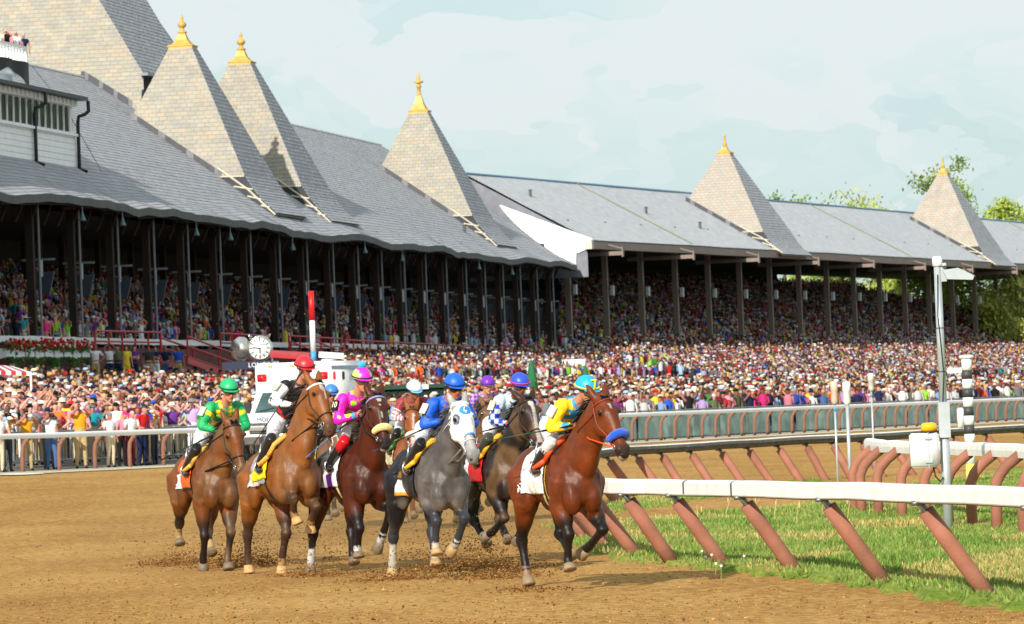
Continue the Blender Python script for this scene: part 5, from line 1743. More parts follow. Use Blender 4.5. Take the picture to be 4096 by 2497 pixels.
# A: leading bay with blue noseband roll
def silks_A(part, u, a, b, v):
    if part == 'torso':
        if (Vector((u * .5 - .36, a + .06, 0))).length < .055 or (Vector((u * .5 - .13, a + .075, 0))).length < .055 or Vector((u * .5 - .28, a - .1, 0)).length < .05: return rgb(245, 205, 40)
        return rgb(20, 140, 190)
    return rgb(20, 150, 195) if dots(v, 8.5, .40, .3) and u > .55 else rgb(245, 200, 30)
legs_A = {
    'RH': [(-.52, -.19, .96), (-.78, -.165, .52), (-.72, -.15, .19), (-.66, -.15, 0.02)],
    'LH': [(-.35, .19, .92), (-.42, .16, .58), (-.14, .14, .44), (-.02, .14, .33)],
    'RF': [(.50, -.16, .92), (.64, -.14, .60), (.55, -.13, .33), (.60, -.13, .21)],
    'LF': [(.52, .17, .93), (.84, .19, .64), (.52, .15, .46), (.36, .11, .37)]}
horse(dict(x=557, d=55.9, psi=14, label='leading bright bay horse with a blue fleece noseband beside the near rail', legs=legs_A,
    poll=(1.10, .18, 2.07), muz=(1.42, .30, 1.56), coat=dict(body=rgb(118, 52, 12), dark=rgb(30, 20, 18), hair=rgb(18, 13, 12), muz=rgb(58, 40, 34)),
    socks={'RH': 1}, sockcol=rgb(150, 120, 90), lip=True, roll=rgb(26, 84, 205), bridle=mat('red_brown_leather', rgb(120, 44, 22), .45), reinmat=mat('orange_rein', rgb(215, 70, 24), .5), nonose=True,
    blaze=[(.10, .16, .012, .008, 0)], hoofcol=rgb(140, 120, 92),
    cloth=[('saddle_cloth', -.42, .22, 1.06, cloth_plain(W3, [(-.05, .10, 1.0, 1.2, (.70, .66, .52))]), .016)], girths=[(.15, rgb(190, 176, 120), .05), (.21, rgb(30, 26, 26), .035), (.255, rgb(200, 160, 70), .02)], saddle=rgb(120, 60, 40), padcol=rgb(215, 80, 30),
    jockey=dict(label='jockey in turquoise silks with yellow dots, yellow sleeves and cap number 7', head=(.66, .13, 2.20), hip=(-.16, .02, 1.80), neck=(-.17, -.02, -.17), face=(.85, .30, -.42), hands=[(.62, -.03, 1.80), (.70, .20, 1.78)],
        silks=silks_A, cap=lambda x, y, z: rgb(28, 160, 205), peak=rgb(28, 150, 195), band=rgb(240, 205, 40), capnum='7', capside=.0, badge=(None, (.70, .70, .66)), boot=(.014, .014, .016), kneecol=(.66, .66, .68), pole=(-.5, -.1, -.7),
        whip=dict(label='dark green whip held across by the jockey in turquoise and yellow', pts=[(.66, -.05, 1.80), (.10, -.88, 1.66)], mat=mat('dark_green_whip', rgb(26, 70, 52), .5)))))

# B: leftmost bay, green and yellow silks
def silks_B(part, u, a, b, v):
    G, Yl = rgb(24, 160, 92), rgb(238, 214, 24)
    if part == 'torso':
        if u < .30: return G
        return Yl if (int(math.floor(a / .085 + 50.5)) + int(math.floor(u * 5.5))) % 2 == 0 else G
    if abs(u - .33) < .09: return Yl
    return G
legs_B = {
    'RH': [(-.60, -.19, .95), (-.80, -.17, .64), (-.92, -.16, .46), (-.86, -.16, .34)],
    'LH': [(-.40, .18, .93), (-.55, .16, .52), (-.36, .13, .30), (-.26, .12, .21)],
    'RF': [(.44, -.17, .90), (.50, -.17, .47), (.34, -.16, .17), (.30, -.16, .03)],
    'LF': [(.54, .16, .90), (.76, .12, .50), (.72, .07, .17), (.78, .06, .02)]}
horse(dict(x=204, d=67, psi=12, label='bay horse at the far left with an orange saddle cloth', legs=legs_B, poll=(1.07, .15, 1.96), muz=(1.24, .24, 1.34),
    coat=dict(body=rgb(124, 68, 28), dark=rgb(40, 28, 24), hair=rgb(22, 15, 13), muz=rgb(80, 58, 46)), socks={'RH': 3, 'LH': 2}, sockcol=rgb(190, 160, 110), dust=.45,
    cloth=[('saddle_cloth', -.42, .20, 1.10, cloth_plain(rgb(232, 92, 22), [(-.60, -.22, 1.0, 1.30, W3)], (1.125, BLK)), .016)], padcol=rgb(205, 160, 70),
    jockey=dict(label='jockey in green and yellow checked silks and plain green cap', head=(.54, .24, 2.40), hip=(-.16, .08, 1.84), neck=(-.13, -.02, -.22), face=(.9, .08, -.40), hands=[(.66, .03, 1.86), (.68, .28, 1.84)],
        silks=silks_B, cap=lambda x, y, z: rgb(30, 170, 105), boot=(.014, .014, .016), badge=(None, (.6, .58, .5)), pole=(-.25, 0, -.9),
        whip=dict(label='thin whip pointing down and back from the green jockey', pts=[(.68, .03, 1.84), (.10, -.62, 1.50)]))))

# C: bay lifting its forehand, black and red silks
def silks_C(part, u, a, b, v):
    if part == 'torso':
        if u < .42: return rgb(205, 24, 30) if (int(math.floor(a / .06 + 50)) + int(math.floor(u * 9))) % 2 == 0 else BLK
        return BLK
    if u < .12 or 0.92 < u < 1.02: return BLK
    return (.72, .71, .74)
legs_C = {
    'RH': [(-.62, -.19, .94), (-.86, -.18, .52), (-.92, -.17, .19), (-.90, -.17, .02)],
    'LH': [(-.42, .18, .92), (-.28, .15, .52), (-.42, .12, .17), (-.42, .11, .01)],
    'RF': [(.58, -.15, 1.04), (.86, -.12, .98), (.70, -.08, .80), (.74, -.04, .66)],
    'LF': [(.56, .18, 1.00), (.80, .20, .86), (.55, .20, .68), (.52, .20, .55)]}
horse(dict(x=279, d=63.9, psi=15, pitch=.11, label='light bay horse rearing slightly with a white star and bright yellow saddle cloth', legs=legs_C, poll=(.92, .23, 2.41), muz=(1.24, .32, 1.90), twist=.25,
    coat=dict(body=rgb(146, 84, 32), dark=rgb(34, 24, 20), hair=rgb(22, 15, 13), muz=rgb(90, 64, 50), leg=rgb(72, 48, 36)), blaze=[(.06, .13, .016, .034, 0), (.13, .24, .012, .006, 0)], brow=mat('white_band', (.70, .70, .70), .5), sockcol=rgb(180, 140, 90), socks={'LH': 1, 'RF': 1, 'LF': 1}, hoofcol=rgb(190, 150, 100), dust=.35,
    cloth=[('saddle_cloth', -.40, .16, 1.10, cloth_plain(rgb(150, 150, 152), [(-.60, -.12, 1.1, 1.26, (.6, .56, .54))]), .014), ('number_cloth', -.26, .24, 1.16, cloth_plain(rgb(236, 208, 10)), .026)], girths=[(.10, rgb(34, 28, 26), .06)], padcol=rgb(214, 160, 70),
    jockey=dict(label='jockey in black and red silks with white sleeves and red cap', head=(.32, .28, 2.63), hip=(-.22, .08, 1.90), neck=(-.12, -.02, -.22), face=(.9, .16, -.40), hands=[(.50, .02, 2.16), (.56, .22, 2.10)], knee=(.30, .27, 1.64), foot=(-.04, .32, 1.32),
        silks=silks_C, cap=lambda x, y, z: rgb(205, 36, 48), boot=(.014, .014, .016), badge=(None, (.45, .45, .38)), pole=(-.4, -.3, -.5),
        whip=dict(label='long dark whip held upright by the jockey in black and red', pts=[(.62, .14, 2.58), (.20, -.42, 1.66)]))))

# D: dark bay, pink silks
def silks_D(part, u, a, b, v):
    if dots(v, 7.6, .37, .1 if part == 'torso' else .55): return rgb(170, 235, 40)
    return rgb(226, 24, 176)
legs_D = {
    'RH': [(-.68, -.19, .95), (-.98, -.20, .50), (-1.06, -.21, .18), (-1.12, -.21, .02)],
    'LH': [(-.42, .18, .92), (-.50, .15, .52), (-.34, .10, .25), (-.28, .09, .12)],
    'RF': [(.52, -.16, .90), (.66, -.15, .58), (.52, -.14, .34), (.55, -.14, .22)],
    'LF': [(.54, .17, .94), (.86, .20, .80), (.62, .17, .48), (.46, .14, .30)]}
horse(dict(x=350, d=63.3, psi=15, pitch=.05, label='dark bay horse with a cream fleece noseband and purple and white saddle cloth', legs=legs_D, poll=(1.0, .05, 2.22), muz=(1.32, .06, 1.68),
    coat=dict(body=rgb(84, 32, 10), dark=rgb(32, 22, 24), hair=rgb(16, 12, 12), muz=rgb(40, 30, 28)), roll=rgb(232, 208, 140), blaze=[(.075, .115, .026, .02, 0), (.145, .17, .012, .012, -.005), (.24, .30, .008, .008, 0)], brow=mat('blue_white_band', rgb(130, 140, 190), .5, var=.5, scale=60),
    socks={'RH': 2, 'RF': 1, 'LF': 1}, sockcol=(.62, .60, .56), nonose=True, lip=True,
    cloth=[('saddle_cloth', -.44, .22, 1.08, cloth_plain(W3, [(-.20, .06, .9, 1.24, rgb(84, 30, 120))]), .016)], girths=[(.13, rgb(225, 205, 130), .05), (.20, BLK, .04)],
    jockey=dict(label='jockey in bright pink silks with lime dots and blue pompom on his cap', head=(.50, .02, 2.45), hip=(-.18, .02, 1.86), neck=(-.13, -.01, -.22), face=(.92, .04, -.36), hands=[(.58, -.10, 2.0), (.62, .16, 1.98)], foot=(-.02, .335, 1.34),
        silks=silks_D, cap=lambda x, y, z: rgb(228, 40, 190) if abs(y) < .62 else rgb(190, 235, 110), pom=rgb(40, 175, 215), cuff=rgb(40, 160, 210), kneecol=rgb(200, 20, 36), badge=('10', rgb(24, 20, 20)), badge_text=mat('badge_cream', rgb(236, 228, 190), .6, var=0), pole=(-.35, 0, -.7),
        whip=dict(label='black and blue whip slanting down from the jockey in pink', pts=[(.60, -.10, 2.0), (.05, -.60, 1.50)], mat=mat('blue_whip', rgb(50, 130, 200), .5)))))

# E: grey, blue silks, white hood
legs_E = {
    'RH': [(-.66, -.19, .95), (-.94, -.19, .50), (-1.02, -.19, .18), (-1.06, -.19, .02)],
    'LH': [(-.42, .18, .92), (-.40, .14, .54), (-.22, .10, .28), (-.16, .09, .14)],
    'RF': [(.50, -.16, .96), (.68, -.14, .70), (.56, -.13, .42), (.60, -.13, .30)],
    'LF': [(.54, .17, .94), (.82, .17, .72), (.60, .13, .44), (.44, .10, .32)]}
horse(dict(x=428, d=60.5, psi=12, label='dappled grey horse wearing a white hood with a blue badge', legs=legs_E, poll=(1.08, .13, 2.05), muz=(1.38, .20, 1.52), hood=True,
    coat=dict(body=rgb(104, 96, 92), dark=rgb(46, 48, 56), hair=rgb(60, 58, 60), muz=rgb(150, 146, 146), head=rgb(178, 174, 172), neck=rgb(96, 90, 88), rump=rgb(30, 30, 36), leg=rgb(58, 60, 68), dapple=.30, belly=rgb(140, 130, 120)), socks={'RH': 3, 'RF': 1, 'LF': 1, 'LH': 1}, sockcol=(.60, .56, .46), hoofcol=rgb(170, 140, 96),
    bridle=mat('white_bridle', (.55, .52, .52), .5), cloth=[('saddle_cloth', -.40, .20, 1.00, cloth_plain(BLK, [(-.70, -.26, 1.05, 1.20, W3), (-.8, -.24, 1.0, 1.05, rgb(230, 140, 20)), (-.7, -.26, 1.22, 1.30, rgb(150, 100, 10))]), .016)], padcol=rgb(225, 170, 40),
    jockey=dict(label='jockey in plain royal blue silks and blue cap behind the white hooded grey', head=(.58, .19, 2.31), hip=(-.18, .05, 1.80), neck=(-.15, -.02, -.20), face=(.9, .10, -.42), hands=[(.64, .02, 1.90), (.70, .24, 1.88)],
        silks=lambda part, u, a, b, v: BLK if part == 'sleeve' and .60 < u < .68 else rgb(16, 86, 205), cap=lambda x, y, z: rgb(22, 92, 210), badge=(None, (.62, .60, .46)), kneecol=BLK, lens=mat('dark_goggle', (.01, .01, .012), .08, .2, var=0), pole=(-.35, 0, -.8), skin=rgb(170, 100, 66),
        whip=dict(label='black whip trailing down from the jockey in royal blue', pts=[(.66, .0, 1.90), (-.05, -.66, 1.56)]))))

# F: black horse with white blaze, white and blue silks
def silks_F(part, u, a, b, v):
    if part == 'torso':
        return rgb(190, 214, 230) if u > .45 else rgb(120, 128, 134)
    if u > 1.75: return rgb(220, 60, 40)
    k = (int(math.floor(v.z * 16)) + int(math.floor((v.x + v.y) * 13))) % 2
    if u < .2: return rgb(190, 214, 230)
    return rgb(28, 50, 170) if k else rgb(200, 214, 224)
legs_F = {
    'RH': [(-.50, -.19, .93), (-.45, -.17, .56), (-.20, -.14, .36), (-.10, -.12, .24)],
    'LH': [(-.40, .19, .93), (-.42, .17, .56), (-.15, .15, .38), (-.04, .15, .28)],
    'RF': [(.52, -.16, .90), (.74, -.14, .60), (.46, -.22, .42), (.30, -.28, .36)],
    'LF': [(.54, .17, .92), (.82, .17, .62), (.52, .14, .40), (.40, .12, .28)]}
horse(dict(x=494, d=65, psi=12, label='nearly black horse with a broad white blaze and red saddle cloth', legs=legs_F, poll=(1.04, .16, 2.10), muz=(1.34, .22, 1.60), lean=.10,
    coat=dict(body=rgb(38, 29, 26), dark=rgb(30, 26, 26), hair=rgb(12, 10, 10), muz=rgb(36, 28, 28), head=rgb(56, 38, 30)), dust=.55, blaze=[(.05, .12, .030, .034, .004), (.12, .30, .022, .016, .008), (.30, .56, .016, .034, .008)], ears=.25,
    cloth=[('saddle_cloth', -.44, .24, 1.08, cloth_plain(rgb(190, 16, 24), [(-.9, -.28, 1.0, 1.36, (.70, .66, .70))]), .016)], padcol=rgb(222, 165, 40),
    jockey=dict(label='jockey in white and blue silks and a blue cap with red band', head=(.56, .20, 2.31), hip=(-.18, .05, 1.80), neck=(-.15, -.02, -.19), face=(.92, .05, -.38), hands=[(.64, .04, 1.80), (.68, .26, 1.80)],
        silks=silks_F, cap=lambda x, y, z: rgb(40, 76, 205) if z > .02 else rgb(220, 50, 70), band=rgb(225, 50, 80), peak=rgb(50, 60, 190), badge=(None, (.60, .58, .40)), boot=rgb(56, 54, 46), kneecol=rgb(66, 64, 56), pole=(-.35, 0, -.7), skin=rgb(130, 76, 54),
        whip=dict(label='thin black whip held back by the jockey in white and blue', pts=[(.66, .02, 1.80), (-.05, -.60, 1.62)]))))

# back row
legs_G = {
    'RH': [(-.60, -.19, .95), (-.80, -.17, .55), (-.80, -.16, .20), (-.76, -.16, .02)], 'LH': [(-.42, .18, .92), (-.50, .15, .55), (-.30, .12, .35), (-.2, .12, .22)],
    'RF': [(.50, -.16, .92), (.68, -.16, .60), (.60, -.16, .30), (.62, -.16, .16)], 'LF': [(.54, .17, .94), (.84, .17, .66), (.58, .14, .45), (.44, .12, .36)]}
def silks_G(part, u, a, b, v):
    k = (int(math.floor(v.z * 15 + v.y * 15)) + int(math.floor(v.z * 15 - v.y * 15 + 40))) % 2
    if part == 'torso': return rgb(92, 52, 110) if k else rgb(170, 146, 178)
    return rgb(176, 140, 200) if u > .6 or k else rgb(110, 60, 140)
horse(dict(x=472, d=86, psi=8, label='dusty brown horse mostly hidden behind the grey', legs={k: [tuple(q) for q in v] for k, v in legs_G.items()}, poll=(1.1, .05, 2.02), muz=(1.42, .06, 1.50), dust=.6,
    coat=dict(body=rgb(120, 84, 54), dark=rgb(60, 46, 38), hair=rgb(30, 22, 18), muz=rgb(70, 52, 44)), cloth=[('saddle_cloth', -.42, .20, 1.1, cloth_plain(rgb(60, 50, 120)), .014)],
    jockey=dict(label='jockey in purple diamond silks and plain purple cap', head=(.52, .18, 2.37), hip=(-.16, .05, 1.86), hands=[(.62, .0, 1.84), (.66, .2, 1.84)], silks=silks_G, cap=lambda x, y, z: rgb(110, 36, 168), skin=rgb(196, 140, 116), lens=mat('yellow_goggle', rgb(190, 160, 90), .15, .2, var=0), band=rgb(90, 60, 100), cuff=rgb(60, 60, 110))))
def silks_H(part, u, a, b, v):
    if part == 'torso' or u < .5: return rgb(140, 50, 60)
    return rgb(185, 90, 90) if int(math.floor(u * 9)) % 2 else rgb(190, 210, 215)
horse(dict(x=405, d=83, psi=4, label='chestnut horse with white blaze and white fleece noseband in the second row', legs={k: [tuple(q) for q in v] for k, v in legs_G.items()}, poll=(1.05, .0, 2.02), muz=(1.30, -.01, 1.50), roll=(.62, .60, .56), nonose=True,
    coat=dict(body=rgb(158, 84, 36), dark=rgb(120, 70, 40), hair=rgb(110, 62, 34), muz=rgb(150, 100, 90), points=False), blaze=[(.10, .16, .006, .022, .006), (.16, .38, .012, .016, .006), (.38, .60, .03, .04, 0)], dust=.3,
    cloth=[('saddle_cloth', -.42, .20, 1.1, cloth_plain(rgb(200, 190, 150)), .014)], padcol=rgb(60, 120, 60),
    jockey=dict(label='jockey in maroon silks and white cap with pale blue band', head=(.50, .12, 2.34), hip=(-.16, .03, 1.86), hands=[(.60, -.05, 1.84), (.64, .18, 1.84)], face=(.8, .25, -.55), silks=silks_H, cap=lambda x, y, z: (.66, .72, .72) if z > .05 else rgb(110, 170, 220), band=rgb(110, 170, 220), skin=rgb(150, 92, 66))))
horse(dict(x=327, d=86, psi=6, label='brown horse with a white bridle just visible between two front runners', legs={k: [tuple(q) for q in v] for k, v in legs_G.items()}, poll=(1.05, .0, 1.98), muz=(1.32, .0, 1.46),
    coat=dict(body=rgb(128, 84, 56), dark=rgb(60, 46, 38), hair=rgb(40, 28, 22), muz=rgb(110, 84, 70)), blaze=[(.12, .55, .02, .012, .01)], bridle=MATS['white_bridle'], dust=.3,
    cloth=[('saddle_cloth', -.42, .20, 1.1, cloth_plain(rgb(180, 180, 60)), .014)],
    jockey=dict(label='jockey in a light blue cap half hidden behind the pink jockey', head=(.50, .02, 2.32), hip=(-.16, .0, 1.84), hands=[(.60, -.12, 1.82), (.64, .12, 1.82)], silks=lambda part, u, a, b, v: rgb(200, 200, 190) if part == 'torso' else rgb(180, 130, 60), cap=lambda x, y, z: rgb(60, 120, 205), skin=rgb(176, 112, 84))))
# ================================================================== people
CLOTHC = {'white': (.72, .72, .72), 'cream': rgb(225, 215, 190), 'navy': rgb(28, 36, 66), 'black': rgb(24, 24, 26), 'grey': rgb(120, 122, 126), 'pale blue': rgb(150, 180, 215), 'royal blue': rgb(36, 80, 180), 'red': rgb(190, 30, 36), 'pink': rgb(230, 140, 160), 'hot pink': rgb(230, 50, 130), 'yellow': rgb(232, 205, 60), 'mustard': rgb(214, 150, 30), 'lime': rgb(150, 210, 60), 'green': rgb(50, 120, 60), 'olive': rgb(96, 104, 70), 'teal': rgb(30, 140, 150), 'purple': rgb(96, 50, 130), 'lavender': rgb(190, 160, 210), 'orange': rgb(232, 110, 40), 'maroon': rgb(100, 24, 36), 'tan': rgb(190, 160, 120), 'brown': rgb(100, 70, 50), 'khaki': rgb(176, 152, 110), 'denim': rgb(70, 96, 140), 'charcoal': rgb(56, 58, 62), 'beige': rgb(205, 188, 160)}
for k, c in CLOTHC.items(): mat('cloth ' + k, c, .85, var=.10, scale=9, bump=.4, bscale=14, spec=.2)
SKINC = [rgb(198, 140, 122), rgb(184, 124, 104), rgb(160, 100, 80), rgb(104, 66, 52), rgb(208, 156, 140)]
for i, c in enumerate(SKINC): mat('skin %d' % i, c, .6, var=.06, scale=12)
HAIRC = {'dark': rgb(30, 22, 18), 'brown': rgb(72, 48, 30), 'blond': rgb(200, 160, 96), 'grey': rgb(170, 168, 164), 'auburn': rgb(110, 50, 26)}
for k, c in HAIRC.items(): mat('hair ' + k, c, .6, var=.25, scale=25)

def person_mesh(pose, female=False):
    """one continuous figure facing +X, feet at z 0, 1.72 tall; slots: skin, top, bottom, shoe, hair"""
    B = Body(); Yv = Vector((0, 1, 0)); Xv = Vector((1, 0, 0)); Zv_ = Vector((0, 0, 1))
    ln = {'lean': .28, 'rail': .20}.get(pose, .02)
    def T(x, y, z): return Vector((x + ln * max(0, z - .9), y, z - .12 * ln * max(0, z - .9)))
    sw = .175 if female else .20
    B.loft([(T(0, 0, .82), Yv, Xv, .13, .10), (T(0, 0, .92), Yv, Xv, .165, .12), (T(0, 0, 1.0), Yv, Xv, .155, .115)], 'bot', 14)
    B.loft([(T(0, 0, .98), Yv, Xv, .15, .115), (T(.005, 0, 1.12), Yv, Xv, .14 if female else .155, .115), (T(.012, 0, 1.28), Yv, Xv, .165, .125), (T(.0, 0, 1.40), Yv, Xv, sw - .02, .105), (T(-.005, 0, 1.46), Yv, Xv, .10, .075), (T(0, 0, 1.49), Yv, Xv, .05, .05)], 'top', 16)
    B.limb([T(0, 0, 1.44), T(.01, 0, 1.53)], [.058, .055], 'skin', 10)
    hc_ = T(.015, 0, 1.61)
    B.ell(hc_, (.092, .073, .115), 'head', n=14, m=10)
    B.ell(hc_ + Vector((.035, 0, -.065)), (.055, .05, .055), 'head')
    B.ell(hc_ + Vector((.098, 0, -.02)), (.022, .016, .026), 'head')
    for s in (-1, 1): B.ell(hc_ + Vector((-.005, s * .075, -.01)), (.022, .012, .03), 'head')
    for s in (-1, 1):
        S0 = T(0, s * sw, 1.405)
        if pose == 'stand': hand = T(.06, s * .27, .86) ; pole = (-1, s * .3, 0)
        elif pose == 'camera': hand = hc_ + Vector((.16, s * .055, .0)); pole = (0, s * 1.0, -1.0)
        elif pose == 'phone': hand = (hc_ + Vector((.22, -.16, .20))) if s < 0 else T(.14, .20, 1.02); pole = (0, s, -.6)
        elif pose == 'bothup': hand = hc_ + Vector((.20, s * .08, .14)); pole = (.2, s, -.8)
        elif pose == 'fold': hand = T(.19, -s * .06, 1.20); pole = (-.3, s, -.5)
        elif pose == 'hips': hand = T(.08, s * .17, 1.02); pole = (-.6, s * 1.2, 0)
        elif pose == 'rail': hand = T(.30, s * .16, 1.06); pole = (-.5, s * .7, -.6)
        elif pose == 'point': hand = (T(.52, -.22, 1.38) if s < 0 else T(.06, .27, .88)); pole = (-.5, s * .4, -.6)
        else: hand = T(.34, s * .15, 1.0); pole = (-.5, s * .7, -.6)
        el = ik(S0, hand, .30, .26, pole)
        B.limb([S0 - Yv * (s * .05), S0, S0.lerp(el, .55)], [.07, .068, .055], 'top', 10)
        B.limb([S0.lerp(el, .5), el, el.lerp(hand, .5), hand], [.048, .044, .038, .030], 'skin', 10)
        d_ = (hand - el).normalized()
        B.ell(hand + d_ * .05, (.05, .03, .038), 'skin', ax=frame_of(d_))
        for q in range(3): B.limb([hand + d_ * .08 + Vector((0, (q - 1) * .02, 0)), hand + d_ * .13 + Vector((0, (q - 1) * .024, -.015))], [.014, .011], 'skin', 6)
        B.limb([hand + d_ * .03, hand + d_ * .07 + Vector((0, -s * .04, .01))], [.016, .012], 'skin', 6)
        hj = T(0, s * .085, .88); kn = Vector((.03, s * .10, .48)); an = Vector((-.01, s * .115, .09))
        B.limb([hj, hj.lerp(kn, .5), kn], [.098, .085, .063], 'bot', 12)
        B.limb([kn, kn.lerp(an, .4), an], [.060, .058, .045], 'bot', 12)
        B.limb([an + Vector((-.03, 0, -.035)), an + Vector((.08, s * .01, -.045)), an + Vector((.15, s * .02, -.05))], [.040, .040, .032], 'shoe', 8)
    me, co, tg = B.skin(0.026, 2)
    for m_ in ('skin 0', 'cloth white', 'cloth khaki', 'cloth black', 'hair dark'): me.materials.append(MATS[m_]) if False else None
    me.materials.clear()
    for m_ in ('skin 0', 'cloth white', 'cloth khaki', 'cloth black', 'hair dark'): me.materials.append(MATS[m_])
    idx = {'skin': 0, 'top': 1, 'bot': 2, 'shoe': 3}
    mi = []
    from collections import Counter
    for p in me.polygons:
        t = Counter(tg[i] for i in p.vertices).most_common(1)[0][0]
        if t == 'head':
            q = p.center - hc_
            mi.append(4 if (q.z > .045 and q.x < .075) or (q.x < -.02 and q.z > -.05) or q.z > .085 else 0)
        else: mi.append(idx[t])
    me.polygons.foreach_set('material_index', mi)
    me.polygons.foreach_set('use_smooth', [True] * len(me.polygons))
    me.name = 'person_' + pose
    return me, hc_
POSES = ['stand', 'camera', 'phone', 'bothup', 'fold', 'hips', 'rail', 'point', 'lean']
PM = {}
for po_ in POSES: PM[po_] = person_mesh(po_)
for po_ in ('stand', 'phone', 'fold'): PM['f' + po_] = person_mesh(po_, True)
# headwear and long hair, built round the head centre
def hat_cap():
    mb = MB(); mb.ball((-.005, 0, .045), (.103, .084, .085), 14, 8)
    mb.add([(.07, -.075, .05), (.07, .075, .05), (.185, .05, .04), (.20, 0, .042), (.185, -.05, .04), (.08, 0, .075)], [(0, 5, 4), (5, 3, 4), (5, 2, 3), (5, 1, 2), (0, 4, 3, 2, 1)]); return mb
def hat_brim(r, h):
    mb = MB(); mb.lathe((0, 0, .055), [(r, 0), (r, .012), (.095, .016), (.09, h * .6), (.075, h), (.02, h + .01)], 16); return mb
def hair_long():
    mb = MB(); mb.loft([(Vector((-.02, 0, .11)), Vector((0, 1, 0)), Vector((1, 0, 0)), .05, .06), (Vector((-.025, 0, .07)), Vector((0, 1, 0)), Vector((1, 0, 0)), .092, .085), (Vector((-.045, 0, 0)), Vector((0, 1, 0)), Vector((1, 0, 0)), .10, .07), (Vector((-.06, 0, -.10)), Vector((0, 1, 0)), Vector((1, 0, 0)), .105, .06), (Vector((-.075, 0, -.22)), Vector((0, 1, 0)), Vector((1, 0, 0)), .085, .04)], 12); return mb
HATM = {'baseball cap': hat_cap(), 'straw hat': hat_brim(.19, .10), 'wide brimmed hat': hat_brim(.27, .09), 'bucket hat': hat_brim(.135, .09)}
HATM = {k: v.mesh('hat', [MATS['cloth white']], True) for k, v in HATM.items()}
HAIRL = hair_long().mesh('hair', [MATS['hair dark']], True)
def set_mats(o, ms):
    for i, m_ in enumerate(ms):
        o.material_slots[i].link = 'OBJECT'; o.material_slots[i].material = m_
SEEN = set()
def place_person(loc, ang, pose, top, bot, label, group, hat=None, hatc='white', hair='dark', skin=0, sc=1.0, long_hair=False, shoe='black'):
    key = ('f' + pose) if long_hair and ('f' + pose) in PM else pose
    me, hc_ = PM[key]
    o = link_mesh('person', me, None, tuple(loc))
    o.rotation_euler = (0, 0, ang); o.scale = (sc, sc, sc)
    set_mats(o, [MATS['skin %d' % skin], MATS['cloth ' + top], MATS['cloth ' + bot], MATS['cloth ' + shoe], MATS['hair ' + hair]])
    tag(o, label, 'person', group)
    if hat:
        h = link_mesh('hat', HATM[hat], o, tuple(hc_)); set_mats(h, [MATS['cloth ' + hatc]])
    if long_hair:
        h = link_mesh('hair', HAIRL, o, tuple(hc_)); set_mats(h, [MATS['hair ' + hair]])
    return o
def aim(p, tx=1.0, ty=60.0, j=0.0):
    return math.atan2(ty - p.y, tx - p.x) + j
